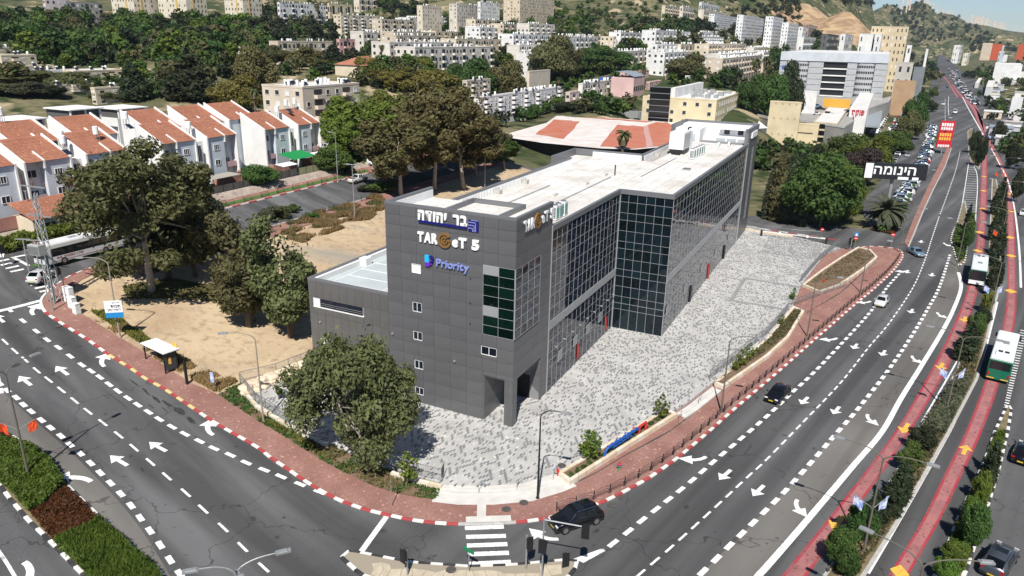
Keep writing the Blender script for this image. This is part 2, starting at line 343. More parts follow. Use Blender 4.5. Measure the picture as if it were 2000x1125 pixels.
def poly_mesh(name, pts, off, mat, skirt=0.0, zf=None, extra_cuts=False):
    """ground sheet draped on the terrain: polygon cut along the terrain's own fold lines"""
    bm = bmesh.new(); low = bm.verts.layers.int.new('low'); vs = [bm.verts.new((p[0], p[1], 0)) for p in pts]
    f = bm.faces.new(vs)
    if f.normal.z < 0 or True:
        bm.normal_update()
        if f.normal.z < 0: f.normal_flip()
    be = [e for e in bm.edges] if skirt else None
    if skirt:
        r = bmesh.ops.extrude_edge_only(bm, edges=be)
        nv = [g for g in r['geom'] if isinstance(g, bmesh.types.BMVert)]
        for v_ in nv: v_[low] = 1
    bmesh.ops.triangulate(bm, faces=[q for q in bm.faces if len(q.verts) > 4])
    vmin = min(uv_of(p)[1] for p in pts); vmax = max(uv_of(p)[1] for p in pts)
    cuts = [t for t in TV[1:] if vmin < t < vmax]
    if vmax > 14 and zf is not None: cuts = sorted(set(cuts+[11.3]))
    for t in cuts:
        c = W(0, t); bmesh.ops.bisect_plane(bm, geom=list(bm.verts)+list(bm.edges)+list(bm.faces), dist=1e-4, plane_co=(c.x, c.y, 0), plane_no=(V[0], V[1], 0))
    if extra_cuts:
        umin = min(uv_of(p)[0] for p in pts); umax = max(uv_of(p)[0] for p in pts); k = umin+extra_cuts
        while k < umax:
            c = W(k, 0); bmesh.ops.bisect_plane(bm, geom=list(bm.verts)+list(bm.edges)+list(bm.faces), dist=1e-4, plane_co=(c.x, c.y, 0), plane_no=(U[0], U[1], 0)); k += extra_cuts
    for v_ in bm.verts:
        z = (zf(v_.co.x, v_.co.y) if zf else Ts(v_.co.x, v_.co.y))+off
        v_.co.z = z-(skirt if (low and v_[low]) else 0)
    me = bpy.data.meshes.new(name); bm.to_mesh(me); bm.free(); me.materials.append(mat); return me
def sheet(name, pts, off, mat, parent=None, kind='structure', skirt=0.0, zf=None, label=None, extra_cuts=False):
    o = link(name, poly_mesh(name, pts, off, mat, skirt, zf, extra_cuts), parent)
    if parent is None: o['kind'] = kind
    if label: o['label'] = label
    return o
def strip(name, left, right, off, mat, parent=None, kind='structure', uvs=True):
    """ribbon between two equally long polylines, draped"""
    mb = MB(); n = len(left); uvl = []
    for i in range(n):
        for p in (left[i], right[i]): mb.v.append((p[0], p[1], Ts(p[0], p[1])+off))
    for i in range(n-1): mb.f.append((2*i, 2*i+1, 2*i+3, 2*i+2)); mb.m.append(0)
    me = mb.mesh(name, mat)
    if me.polygons[0].normal.z < 0: me.flip_normals()
    if uvs:
        ul = me.uv_layers.new(name='UVMap')
        for lp in me.loops: ul.data[lp.index].uv = (lp.vertex_index % 2, lp.vertex_index//2)
    o = link(name, me, parent)
    if parent is None: o['kind'] = kind
    return o

def _glyph(ch, ext, bold):
    c = bpy.data.curves.new('letter', 'FONT'); c.body = ch; c.size = 1.0; c.extrude = ext; c.offset = bold; c.resolution_u = 3
    o = bpy.data.objects.new('tmp', c); COL.objects.link(o); bpy.context.view_layer.update()
    me = bpy.data.meshes.new_from_object(o.evaluated_get(bpy.context.evaluated_depsgraph_get())); bpy.data.objects.remove(o); bpy.data.curves.remove(c); return me
GLY = {}
for _t, _e, _b in (('הדוהי רב', .07, .05), ('TARe5', .07, .055), ('Priority', .09, .02), ('סקופ', .1, .04), ('המוניה', .02, .02), ('דימתךתורישל', .02, .01), ('ןמז ןיא', .02, 0.0), ('G.B TOURS LTD', .02, .02)):
    for _c in _t:
        if _c != ' ' and (_c, _e, _b) not in GLY: GLY[(_c, _e, _b)] = _glyph(_c, _e, _b)      # letter shapes, made while the scene is still empty
def glyph(ch, size, ext, bold=0.0): return GLY[(ch, ext, bold)].copy()
# ============================================================ GROUND
def terrain():
    az = [-180+i*6 for i in range(0, 22)]+[-46+i*.5 for i in range(0, 185)]+[48+i*6 for i in range(0, 22)]
    az = np.radians(np.array(az, float)); rr = np.concatenate([[0.5, 12], np.geomspace(25, 320, 90), np.geomspace(325, 16000, 130)])
    A, Rr = np.meshgrid(az, rr); X = np.sin(A)*Rr; Y = np.cos(A)*Rr; Z = T(X, Y)
    # small natural bumps far out; dropped under the paved sheets near by
    uu = (X-C0[0])*U[0]+(Y-C0[1])*U[1]; vv = (X-C0[0])*V[0]+(Y-C0[1])*V[1]
    cov = (uu > -95) & (uu < 116) & (vv > -170) & (vv < 124)
    rough = np.clip((Rr-600)/500, 0, 1)*np.clip(Z/40, 0, 1)
    Z = Z+rough*(np.sin(X*.021+2)*np.cos(Y*.017)*4+np.sin(X*.06+Y*.045)*2.0+np.sin(X*.13-Y*.11)*1.0)
    Z = Z-np.where(cov, .6, .18)
    na = len(az); nr = len(rr); vs = np.stack([X, Y, Z], -1).reshape(-1, 3).tolist(); fs = []
    for i in range(nr-1):
        for j in range(na): fs.append((i*na+j, i*na+(j+1) % na, (i+1)*na+(j+1) % na, (i+1)*na+j))
    me = bpy.data.meshes.new('terrain'); me.from_pydata(vs, [], [f[::-1] for f in fs]); me.materials.append(hillm); me.shade_smooth()
    o = link('terrain', me); o['kind'] = 'structure'
terrain()
def UVP(*uvs): return [tuple(W(a, b)[:2]) for a, b in uvs]
def PX(*pts): return [G2(*p) for p in pts]
road = sheet('road', UVP((-90,-165),(118,-165),(118,72.5),(-3,72.5),(-6,90),(-90,90)), .012, asphalt)
far_road = sheet('far_road', PX((1705,458),(1680,403),(1744,323),(1770,270),(1789,230),(1815,180),(1826,140),(1833,107),(1842,107),(1880,140),(1960,190),(2060,250),(2150,400),(2200,560)), .004, asphalt)
residential = sheet('residential_ground', UVP((-90,90),(-6,90),(-3,72.5),(118,72.5),(118,126),(-90,126)), .03, M('yard_paving', (.36,.33,.28), .9, (.25,.22,.17), .35, bump=.3, coord='World'), skirt=.3)
def ribbon(name, lp, rp, off, mat, parent=None, step=2.0):
    L = smooth_line(PX(*lp), step); Rr = smooth_line(PX(*rp), step); n = max(len(L), len(Rr))
    def to(P):
        d = np.concatenate([[0], np.cumsum(np.linalg.norm(np.diff(P, axis=0), axis=1))]); x = np.linspace(0, d[-1], n)
        return np.stack([np.interp(x, d, P[:,0]), np.interp(x, d, P[:,1])], 1)
    return strip(name, to(L), to(Rr), off, mat, parent)

# ---- pixel polylines read from the photograph
K_PX = [(225,512),(182,523),(135,541),(104,563),(86,578),(80,592),(88,610),(112,627),(140,645),(172,665),(217,697),(250,717),(285,741),(315,757),(350,780),(390,807),(425,830),(500,873),(527,894),(560,916),(598,942),
 (638,966),(675,983),(716,997),(758,1007),(806,1017),(856,1023),(906,1025),(1000,1022),(1025,1020),(1070,1013),(1122,1000),(1173,983),(1208,967),(1251,944),(1276,929),(1321,897),(1361,864),(1381,847),(1440,795),(1500,744),
 (1537,712),(1582,672),(1620,639),(1660,604),(1685,583),(1710,562),(1740,534),(1757,513),(1763,500),(1757,489),(1735,484),(1700,482),(1670,486)]
IN_PX = [(236,516),(196,530),(160,548),(137,566),(130,585),(140,603),(160,614),(237,662),(287,692),(370,747),(425,772),(497,820),(537,843),(615,893),(663,920),(715,946),(776,966),(851,978),(946,981),(1037,966),(1098,947),
 (1113,951),(1163,927),(1225,890),(1311,843),(1400,774),(1497,702),(1537,667),(1575,614),(1640,575),(1690,530),(1714,508),(1707,498),(1690,490),(1672,489)]
K = smooth_line(PX(*K_PX), 1.0); IN = smooth_line(PX(*IN_PX), 1.5)
sidewalk = sheet('sidewalk', list(map(tuple, K))+list(map(tuple, IN[::-1])), .13, brick_red, skirt=.3)
# ---- kerb stones
_kb = MB(); _kb._add([(-.49,-.15,-.2),(.49,-.15,-.2),(.49,.15,-.2),(-.49,.15,-.2),(-.49,-.15,.13),(.49,-.15,.13),(.49,.15,.16),(-.49,.15,.16),(-.49,-.11,.16),(.49,-.11,.16)],
    [(0,3,2,1),(0,1,5,4),(4,5,9,8),(8,9,6,7),(1,2,6,9,5),(2,3,7,6),(3,0,4,8,7)])
KERB = _kb.mesh('kerb_stone', kerb_white)
def kerbs(line, parent, cols, side=1, length=1.0, dz=0.0, colf=None):
    for i in range(len(line)-1):
        a, b = line[i], line[i+1]; m_ = (a+b)/2; d = b-a; L = float(np.linalg.norm(d)); t = math.atan2(d[1], d[0])+(0 if side > 0 else math.pi)
        za, zb = Ts(*a), Ts(*b)
        o = link('kerb_stone', KERB, parent, (m_[0], m_[1], (za+zb)/2+dz), t); o.scale = (L*1.0, 1, 1)
        o.rotation_euler = (0, -math.atan2(zb-za, L)*(1 if side > 0 else -1), t)
        mt = colf(i, m_) if colf else cols[i % len(cols)]
        if mt is not kerb_white: setmat(o, mt)
def kcol(i, m_):
    px, py = pj((m_[0], m_[1], Ts(*m_)))
    if px < 100 and py < 610: return kerb_white
    if 905 < px < 1002 and py > 900: return kerb_grey
    if i % 2 == 0: return kerb_red
    if 218 < px < 395 and 695 < py < 812: return kerb_yellow
    return kerb_white
kerbs(K, sidewalk, None, side=1, colf=kcol)
# ---- plaza
def zplaza(x, y): return max(.40, Ts(x, y)+.06)
PLZ_PX = [(612,712),(540,737),(470,752),(500,790),(560,828),(640,868),(700,893),(765,920),(858,950),(863,953),(900,955),(960,955),(1020,950),(1070,935),(1096,925),(1298,806),(1320,806),(1345,790),(1392,752),(1500,664),(1545,607),(1565,560),(1610,500),(1642,488)]
plz = [G2(*p) for p in PLZ_PX]
PLZ = plz+UVP((104,-9),(104,-4),(60,20),(0,20),(0,27))
PLZ = plz+UVP((106,-8.5),(106,6),(40,6),(2,6),(2,26.8))
plaza = sheet('plaza', PLZ, 0, plaza_light, skirt=.7, zf=zplaza)
# two pale steps down to the pavement on the corner
def in_poly(x, y, P):
    c = False; n = len(P); j = n-1
    for i in range(n):
        if (P[i][1] > y) != (P[j][1] > y) and x < (P[j][0]-P[i][0])*(y-P[i][1])/(P[j][1]-P[i][1])+P[i][0]: c = not c
        j = i
    return c
STEP_A = [(858,950),(900,955),(960,955),(1020,950),(1070,935),(1092,926)]
sA = [G2(*p) for p in STEP_A]
def offs(line, d):
    out = []; L = [np.array(p) for p in line]
    for i in range(len(L)):
        t = L[min(i+1,len(L)-1)]-L[max(i-1,0)]; t = t/np.linalg.norm(t); out.append((L[i][0]+t[1]*d, L[i][1]-t[0]*d))
    return out
for k, (d0, d1, z) in enumerate(((-.1,.55,.31),(.45,1.1,.22),(1.0,2.6,.138))):
    part('step', poly_mesh('step', offs(sA,d0)+offs(sA,d1)[::-1], z, concrete_pale, skirt=.4), None, plaza)
sB = [G2(*p) for p in [(1322,812),(1345,797),(1392,760)]]
for k, (d0, d1, z) in enumerate(((-.1,.55,.31),(.45,1.1,.22))):
    part('step', poly_mesh('step', offs(sB,d0)+offs(sB,d1)[::-1], z, concrete_pale, skirt=.4), None, plaza)
# dark pavers scattered through the pale ones: thin slabs, laid in running bond along the facade
def dark_pavers():
    r = random.Random(3); near = []; mb = MB(); prev = {}
    px0 = [p[0] for p in PLZ]; 
    us = [uv_of(p) for p in PLZ]; u0, u1 = min(a for a, _ in us), max(a for a, _ in us); v0, v1 = min(b for _, b in us), max(b for _, b in us)
    nrow = int((v1-v0)/.21); ncol = int((u1-u0)/.6)
    for j in range(nrow):
        vv = v0+j*.21
        if vv > 1 and False: continue
        for i in range(ncol):
            uu = u0+i*.6+(.3 if j % 2 else 0)
            pr = .31+(.08 if prev.get((i, j-1)) else 0)-(.13 if prev.get((i-1, j)) else 0)
            cx = uu; frame = (52 < uu < 66 and -27 < vv < -13) and (abs(uu-52.4) < .5 or abs(uu-65.5) < .5 or abs(vv+26.6) < .3 or abs(vv+13.4) < .3)
            herr = uu > 84 and vv < -13
            if not (r.random() < pr or frame or (herr and r.random() < .5)): continue
            prev[(i, j)] = True
            p = W(uu+.29, vv+.095)
            if (uu > 0 and vv > 0 and uu < 104 and vv < 27 and not (uu < 8 and vv < 3.5)) or (uu > 32.4 and vv > -7.4 and uu < 102): continue
            if not in_poly(p.x, p.y, PLZ): continue
            q = [W(uu, vv), W(uu+.47, vv), W(uu+.47, vv+.165), W(uu, vv+.165)]; z = [zplaza(a.x, a.y) for a in q]
            tgt = mb
            tgt._add([(a.x, a.y, zz+.006) for a, zz in zip(q, z)], [(0,1,2,3)])
    o = part('dark_paver', mb, plaza_darkm, plaza, kind='stuff', label='scattered dark grey rectangular pavers among the pale ones')
dark_pavers()
# ---- dirt lot and planted verges
lot_pts = [tuple(p) for p in IN[:int(len(IN)*.0)+1]]
LOT = PX((236,516),(196,530),(160,548),(137,566),(130,585),(140,603),(160,614),(237,662),(287,692),(370,747),(425,772),(470,752),(540,737),(612,712))+UVP((1,27),(1,10),(116,-4),(116,58.5),(4,58.5))
lot = sheet('dirt_lot', LOT, .07, dirt, skirt=.4)
VERGE = PX((425,772),(497,820),(537,843),(615,893),(663,920),(715,946),(776,966),(851,978),(861,956),(765,922),(700,895),(640,870),(560,830),(500,792),(470,752))
verge = sheet('planting_bed', VERGE, .10, soil, skirt=.4)
back_walk_near = sheet('back_pavement', UVP((2,58.6),(116,58.6),(116,61.6),(3,61.6)), .13, brick_red, skirt=.3)
back_walk_far = sheet('back_pavement', UVP((-2,72.4),(116,72.4),(116,75.6),(0,75.6)), .14, brick_red, skirt=.3)
kerbs(resample(UVP((6,61.7),(60,61.7)), 1.0), back_walk_near, [kerb_grey])
kerbs(resample(UVP((-2,72.3),(80,72.3)), 1.0), back_walk_far, [kerb_white, kerb_white, kerb_red, kerb_red], side=-1)
rubble = M('rubble_bank', (.42,.36,.3), .95, (.3,.24,.2), 1.3, bump=.8, bscale=2.5, coord='World')
def bank():
    mb = MB(); n = 60
    for i in range(n+1):
        uu = -2+i*(100/n)
        for (dv, dz) in ((75.4,.1),(76.3,.8+.1*math.sin(i*1.7)),(77.6,1.15)):
            p = W(uu, dv); mb.v.append((p.x, p.y, Ts(p.x, p.y)+dz-(.4 if dv > 77 else 0)))
    for i in range(n):
        for k in range(2): mb.f.append((3*i+k, 3*i+3+k, 3*i+4+k, 3*i+1+k)); mb.m.append(0)
    o = link('rubble_bank', mb.mesh('rubble_bank', rubble)); o['kind'] = 'structure'
bank()
# grass strip between the pavement and the street
grassm = M('lawn', (.05,.11,.025), .95, (.09,.15,.04), 2.0, bump=.5, coord='World')
sheet('grass_verge', UVP((30,72.9),(74,72.9),(74,74.2),(30,74.2)), .19, grassm)
sheet('grass_island', PX((58,520),(85,522),(170,505),(240,489),(240,483),(165,497),(105,510)), .16, grassm, skirt=.3)
# ---- main road overlays
D1_PX = [(1760,531),(1732,562),(1700,609),(1641,674),(1585,732),(1550,764),(1510,802),(1466,841),(1447,857),(1391,904),(1351,939),(1304,977),(1253,1017),(1225,1040),(1198,1061)]
D2_PX = [(1875,296),(1867,331),(1850,381),(1835,421),(1820,466),(1807,506),(1784,560),(1739,628),(1697,678),(1650,738),(1610,782),(1572,821),(1499,896),(1461,931),(1401,987),(1353,1031),(1303,1076),(1250,1121)]
D3_PX = [(1862,470),(1855,499),(1835,560),(1810,607),(1782,654),(1750,702),(1720,743),(1682,791),(1660,817),(1635,845),(1580,908),(1530,963),(1511,982),(1469,1023),(1424,1067),(1399,1092),(1373,1117)]
SOL_PX = [(1872,532),(1877,562),(1862,605),(1840,648),(1800,714),(1760,778),(1723,843),(1668,908),(1613,973),(1556,1040),(1500,1104),(1478,1128)]
R1L = [(1919,281),(1915,363),(1911,430),(1905,493),(1890,562),(1868,622),(1840,682),(1797,762),(1748,843),(1704,903),(1655,966),(1592,1045),(1527,1124),(1505,1150)]
R1R = [(1928,281),(1928,363),(1926,430),(1922,493),(1911,562),(1890,635),(1860,702),(1820,774),(1778,843),(1730,915),(1675,991),(1628,1056),(1578,1124),(1560,1150)]
R2L = [(1930,281),(1943,306),(1959,343),(1965,381),(1967,456),(1967,562),(1957,642),(1922,750),(1886,843),(1847,922),(1808,1003),(1775,1060),(1743,1111),(1718,1150)]
R2R = [(1938,281),(1952,306),(1968,343),(1976,381),(1981,421),(1985,562),(1981,637),(1951,750),(1918,843),(1882,922),(1843,1003),(1810,1062),(1775,1124),(1760,1150)]
ribbon('turn_lane_asphalt', [(1862,480)]+D3_PX[2:]+[(1350,1142)], [(1872,532),(1877,562)]+SOL_PX[2:]+[(1462,1145)], .016, asphalt_grey, road)
ribbon('red_bus_lane', R1L, R1R, .02, red_paint, road); ribbon('red_bus_lane', R2L, R2R, .02, red_paint, road)
RA = [(1919,281),(1913,255),(1905,228),(1893,207),(1876,189),(1858,165)]; RB = [(1928,281),(1922,255),(1916,228),(1902,207),(1882,189),(1861,165)]
ribbon('red_bus_lane', RA, RB, .024, red_paint, far_road)
ribbon('red_bus_lane', [(1930,281),(1921,255),(1912,233),(1906,215),(1895,196),(1882,180)], [(1938,281),(1928,255),(1917,233),(1911,215),(1899,196),(1884,180)], .024, red_paint, far_road)
ribbon('red_bus_lane', [(1868,190),(1859,175),(1850,160),(1840,147),(1834,138),(1838,125)], [(1873,190),(1863,175),(1853,160),(1843,147),(1838,138),(1841,125)], .024, red_paint, far_road)
# ---- markings: every dash its own piece
def dashes(px, L, Wd, period=None, parent=road, mat=paint_white, off=.022, exact=False, name='lane_dash'):
    P = [np.array(G2(*p)) for p in px]
    line = P if exact else resample(smooth_line(P, .5), period)
    for i in range(len(line)):
        a = line[max(i-1,0)]; b = line[min(i+1,len(line)-1)]; d = (b-a)/np.linalg.norm(b-a); n = np.array([-d[1], d[0]]); c = line[i]
        if not exact: c = c+d*rnd.uniform(-.04,.04)
        q = [c-d*L/2-n*Wd/2, c+d*L/2-n*Wd/2, c+d*L/2+n*Wd/2, c-d*L/2+n*Wd/2]
        mb = MB(); mb.quad(*[(x[0], x[1], Ts(x[0], x[1])+off) for x in q]); part(name, mb, mat, parent)
def solid(px, Wd, parent=road, mat=paint_white, off=.022, name='road_line', smooth=True):
    P = smooth_line(PX(*px), 1.5) if smooth else resample(PX(*px), 1.5)
    L = offs(P, -Wd/2); Rr = offs(P, Wd/2); return strip(name, L, Rr, off, mat, parent)
dashes(D1_PX, 1.25, .42, 2.13); dashes(D2_PX[3:], 1.3, .2, 2.13); dashes(D2_PX[:4], 1.2, .25, 2.6, far_road); dashes(D3_PX[1:], 1.25, .45, 2.2)
solid(SOL_PX, .55)
solid([(1935,431),(1926,562),(1912,620),(1890,668),(1860,722),(1800,825)], .18)
solid([(1948,590),(1925,680),(1905,737),(1875,800),(1855,842),(1800,940),(1750,1027),(1695,1120)], .28)
solid([(1994,562),(1990,480),(1980,400),(1968,352),(1950,316),(1936,290)], .35); solid([(1930,281),(1910,245),(1893,215),(1880,190)], .5, far_road, off=.03)
solid([(1905,436),(1907,400),(1909,370),(1908,340),(1902,325)], .2, far_road); solid([(1871,437),(1877,410),(1884,370),(1892,318)], .2, far_road)
for i in range(26):                                   # hatched nose between the main road and the bus lane
    t = i/25; y = 322+t*112; xa = 1892-(y-322)*.185; xb = 1903+min(1, (y-322)/25)*4.5
    solid([(xa, y),(xb, y+1.2)], .22+.12*(1-t), far_road, name='hatch_bar', smooth=False)
for i in range(40):                                   # hatched strip beside the right-hand bus lane
    t = i/39; y = 645+t*190; x = 1999-t*44
    solid([(x-6+3*t, y),(x+7-3*t, y+2)], .3, road, name='hatch_bar', smooth=False)
L1 = [(19,606),(45,627),(71,647),(92,664),(114,679),(137,696),(160,713),(178,725),(195,737),(213,751),(230,764),(250,778),(269,791),(290,805),(311,819),(336,834),(361,848),(390,862),(418,876),(450,889),(481,904),(516,918),(549,931),(586,946),(624,961)]
L2 = [(10,668),(29,686),(49,703),(72,724),(95,742),(120,762),(146,783),(172,804),(201,826),(232,850),(262,875),(294,903),(326,931),(363,963),(397,995),(436,1031),(474,1069),(515,1109)]
L3 = [(0,750),(14,763),(32,777),(46,791),(61,804),(81,821),(99,836),(119,852),(137,869),(157,886),(177,905),(196,924),(216,944),(236,965),(256,988),(274,1012),(293,1037),(313,1065),(332,1094),(351,1121)]
ribbon('turn_lane_asphalt', [(-20,742),(32,790),(100,850),(157,901),(216,962),(256,1008),(293,1060),(330,1121),(345,1150)], [(-30,800),(30,862),(113,922),(133,957),(198,1020),(253,1073),(313,1125),(330,1150)], .018, asphalt_grey, road)
dashes(L1, 1.15, .42, exact=True, off=.035); dashes(L2, 1.5, .22, exact=True, off=.035); dashes(L3, 1.0, .45, exact=True, off=.038)
dashes([(2,764),(-4,740)], 1.0, .4, exact=True, off=.038); dashes([(1,1082),(12,1098),(26,1121)], 1.6, .25, exact=True, off=.035)
solid([(703,1081),(755,1009)], .5, smooth=False, name='stop_line'); solid([(-6,609),(40,598),(85,586)], .55, off=.04, name='stop_line')
for a, b in (((908,1032),(984,1029)),((910,1049),(988,1047)),((912,1066),(991,1063)),((914,1083),(994,1080)),((916,1102),(998,1098))): solid([a, b], .52, smooth=False, name='crossing_bar')
for i in range(14):                                   # crossings at the far left junction
    x = 8+i*9.5; y = 509+i*6.5
    if 3 < i < 7: continue
    solid([(x-16, y+3),(x+10, y-2.5)], .42, smooth=False, name='crossing_bar', off=.04)
solid([(2,478),(8,479),(3,503)], .5, smooth=False, off=.04); solid([(25,503),(58,520)], .45, smooth=False, off=.04); solid([(22,504),(52,498)], .4, smooth=False, off=.04)
# arrows
def arrow_pts(kind):
    if kind == 'straight': return [[(-1.2,-.19),(.1,-.19),(.1,-.68),(1.2,0),(.1,.68),(.1,.19),(-1.2,.19)]]
    pts_o, pts_i = [], []
    for k in range(9):
        t = k/8; a = t*R(50); r_ = 2.1; w_ = .2+.06*t
        cx, cy = -1.2+math.sin(a)*r_, -(1-math.cos(a))*r_; nx, ny = -math.sin(-a), math.cos(a)
        pts_o.append((cx+math.sin(a)*w_, cy+math.cos(a)*w_)); pts_i.append((cx-math.sin(a)*w_, cy-math.cos(a)*w_))
    a = R(58); ex, ey = -1.2+math.sin(R(50))*2.1, -(1-math.cos(R(50)))*2.1; dx, dy = math.cos(a), -math.sin(a); nx, ny = math.sin(a), math.cos(a)
    head = [(ex+nx*.85, ey+ny*.85), (ex+dx*1.45, ey+dy*1.45), (ex-nx*.85, ey-ny*.85)]
    P = [pts_o+head+pts_i[::-1]]
    if kind == 'left': P = [[(x, -y) for x, y in q] for q in P]
    if kind == 'both': P.append([(-1.2,-.19),(.1,-.19),(.1,-.6),(1.2,0),(.1,.6),(.1,.19),(-1.2,.19)])
    return P
def arrow(px, py, kind, dirline, mat=paint_white, s=1.0, par=road, off=.04):
    c = np.array(G2(px, py)); L = np.array([G2(*p) for p in dirline]); k = int(np.argmin(((L-c)**2).sum(1))); k = min(max(k, 1), len(L)-2)
    d = L[k+1]-L[k-1]; d = d/np.linalg.norm(d); n = np.array([-d[1], d[0]]); mb = MB()
    for q in arrow_pts('right' if kind == 'both' else kind)+([] if kind != 'both' else arrow_pts('straight')):
        q = [c+d*x*s+n*y*s for x, y in q]; mb._add([(x[0], x[1], Ts(x[0], x[1])+off) for x in q], [tuple(range(len(q)))])
        off += .004
    me = mb.mesh('road_arrow', mat)
    for p_ in me.polygons:
        if p_.normal.z < 0: p_.flip()
    part('road_arrow', me, None, par)
for p in ((1416,928),(1481,959),(1571,783),(1633,802),(1670,677),(1725,690),(1780,608),(1820,537),(1799,472)): arrow(*p, 'straight', D2_PX)
for p in ((1368,901),(1630,665),(1697,592)): arrow(*p, 'right', D2_PX, s=.95)
for p in ((1690,816),(1549,986),(1779,700),(1829,614)): arrow(*p, 'left', D2_PX, s=.85)
arrow(1772,531, 'both', D2_PX); arrow(1843,477, 'left', D2_PX)
rl = L1[::-1]
for p in ((49,744),(121,724),(308,873),(232,900),(-2,622)): arrow(*p, 'straight', rl)
for p in ((192,708),(400,842),(56,608)): arrow(*p, 'right', rl)
arrow(160,929,'left',rl, s=1.1); arrow(70,1112,'right',L1, s=1.1); arrow(1066,1056,'right',[(1290,1020),(1200,1050),(1073,1066),(1000,1072)], s=.9)
mb = MB()
for q in ([(1128,1094),(1139,1100),(1183,1076),(1176,1075)], [(1118,1093),(1128,1098),(1181,1073),(1172,1073)]):
    mb._add([(*G2(*x), .03+.004*len(mb.f)) for x in q], [(3,2,1,0)])
me = mb.mesh('island_nose_paint', paint_white)
for p_ in me.polygons:
    if p_.normal.z < 0: p_.flip()
part('island_nose_paint', me, None, road)
def diamond(px, py, s=.8, par=road):
    c = np.array(G2(px, py)); n = np.array([1.0, 0]); mb = MB(); d = np.array([.5,.86])
    for q in ([c+np.array([0.86,-.5])*1.2*s, c+d*1.7*s, c-np.array([0.86,-.5])*1.2*s, c-d*1.7*s],): mb._add([(x[0], x[1], .045) for x in q], [(0,1,2,3)])
    part('lane_diamond', mb, paint_yellow, par)
for p in ((1910,490),(1975,500),(1974,569),(1973,464),(1974,413),(1972,379),(1913,454),(1919,408),(1921,373),(1922,345)): diamond(*p, par=road if p[1] > 440 else far_road)
arrow(1885,879,'straight',[R2L[k] for k in range(len(R2L)-1,-1,-1)], paint_yellow, 1.0, off=.045)
for p in ((1884,624),(1838,716),(1768,837),(1636,1022)): arrow(*p, 'straight', R1L, paint_yellow, 1.15, off=.045)
diamond(1757,1118,.6)
rb_walk = ribbon('brick_path', [(1853,280),(1838,315),(1815,360),(1797,398),(1780,438),(1766,476)], [(1858,290),(1846,325),(1824,368),(1805,408),(1789,447),(1774,483)], .13, brick_red, far_road); kerbs(resample(PX((1858,290),(1846,325),(1824,368),(1805,408),(1789,447),(1774,483)), 1.5), rb_walk, [kerb_grey])
dashes([(1848,250),(1846,230),(1846,212),(1846,192)], 2.5, .3, 6.0, far_road); solid([(1853,188),(1852,205),(1853,225)], .25, far_road); solid([(1838,236),(1862,239)], .6, far_road, smooth=False, name='stop_line')
solid([(941,984),(940,1013)], .8, sidewalk, concrete_pale, .14, 'tactile_strip', False); solid([(910,1018),(998,1015)], .9, sidewalk, concrete_pale, .144, 'tactile_strip', False)
# repairs, stains and skid marks with shapes of their own
tar = M('tar_patch', (.028,.028,.029), .8, (.05,.05,.05), 3, coord='World')
def blot(px, py, L, Wd, mat, rot, seed, off=.018, name='road_stain'):
    c = np.array(G2(px, py)); r = random.Random(seed); P = []
    for i in range(14): a = 6.283*i/14; q = r.uniform(.65,1.1); x, y = math.cos(a)*L/2*q, math.sin(a)*Wd/2*q; P.append((c[0]+x*math.cos(rot)-y*math.sin(rot), c[1]+x*math.sin(rot)+y*math.cos(rot)))
    mb = MB(); mb._add([(x, y, Ts(x, y)+off) for x, y in P], [tuple(range(14))]); part(name, mb, mat, road)
ta = R(-39); tm = R(52)
for k, (x, y, L, w_) in enumerate(((212,730,4.5,.12),(262,748,2.2,.22),(285,765,2.0,.3),(305,780,2.2,.4),(328,790,2.0,.45),(350,803,2.0,.8),(373,821,1.6,.6),(220,775,3.2,.12),(240,790,2.2,.1),(278,918,.9,.25),(295,794,1.4,.15),(322,801,1.6,.15))): blot(x, y, L, w_, tar, ta+.1*math.sin(k*2), k, .036)
for k, (x, y, L, w_) in enumerate(((1340,990,.8,.5),(1425,930,1.6,.5),(1090,1037,1.2,.5),(1165,1037,.8,.4))): blot(x, y, L, w_, tar, tm, 30+k)
# ---- medians and islands
def island(name, px, mat, kc, h=.15, cols=None, label=None, closed=True, smooth=True):
    P = PX(*px); P = [tuple(p) for p in (smooth_line(P+[P[0]], 1.0)[:-1] if smooth else resample(P+[P[0]], 1.0)[:-1])]
    area = sum(P[i][0]*P[(i+1)%len(P)][1]-P[(i+1)%len(P)][0]*P[i][1] for i in range(len(P)))
    if area < 0: P = P[::-1]
    o = sheet(name, P, h-.02, mat, skirt=.3)
    kerbs(np.array(P+[P[0]]), o, kc, side=1); return o
leafsoil = M('median_soil', (.24,.18,.11), .95, (.13,.11,.06), .8, bump=.6, coord='World')
island('median', [(-40,812),(-5,838),(30,856),(113,917),(133,951),(198,1014),(253,1067),(313,1119),(335,1150),(180,1150),(165,1126),(100,1060),(55,1017),(17,972),(0,949),(-45,905)], leafsoil, [kerb_white, kerb_black], smooth=False)
island('median', [(1934,440),(1930,562),(1920,590),(1905,648),(1857,747),(1824,800),(1788,845),(1763,905),(1692,1013),(1612,1124),(1590,1150),(1668,1150),(1687,1124),(1751,1023),(1801,936),(1850,850),(1908,740),(1944,590),(1952,562),(1957,440),(1953,390),(1945,350),(1938,350)], leafsoil, [kerb_grey], smooth=False)
island('median', [(1943,843),(1931,880),(1911,928),(1878,998),(1828,1122),(1812,1150),(1868,1150),(1883,1124),(1921,1013),(1948,926),(1968,843),(1975,800),(1968,790)], leafsoil, [kerb_white, kerb_black], smooth=False)
island('median', [(1868,440),(1860,455),(1857,470),(1866,500),(1873,520),(1884,512),(1889,480),(1893,445),(1888,415),(1884,392),(1879,400)], leafsoil, [kerb_black, kerb_white], smooth=False)
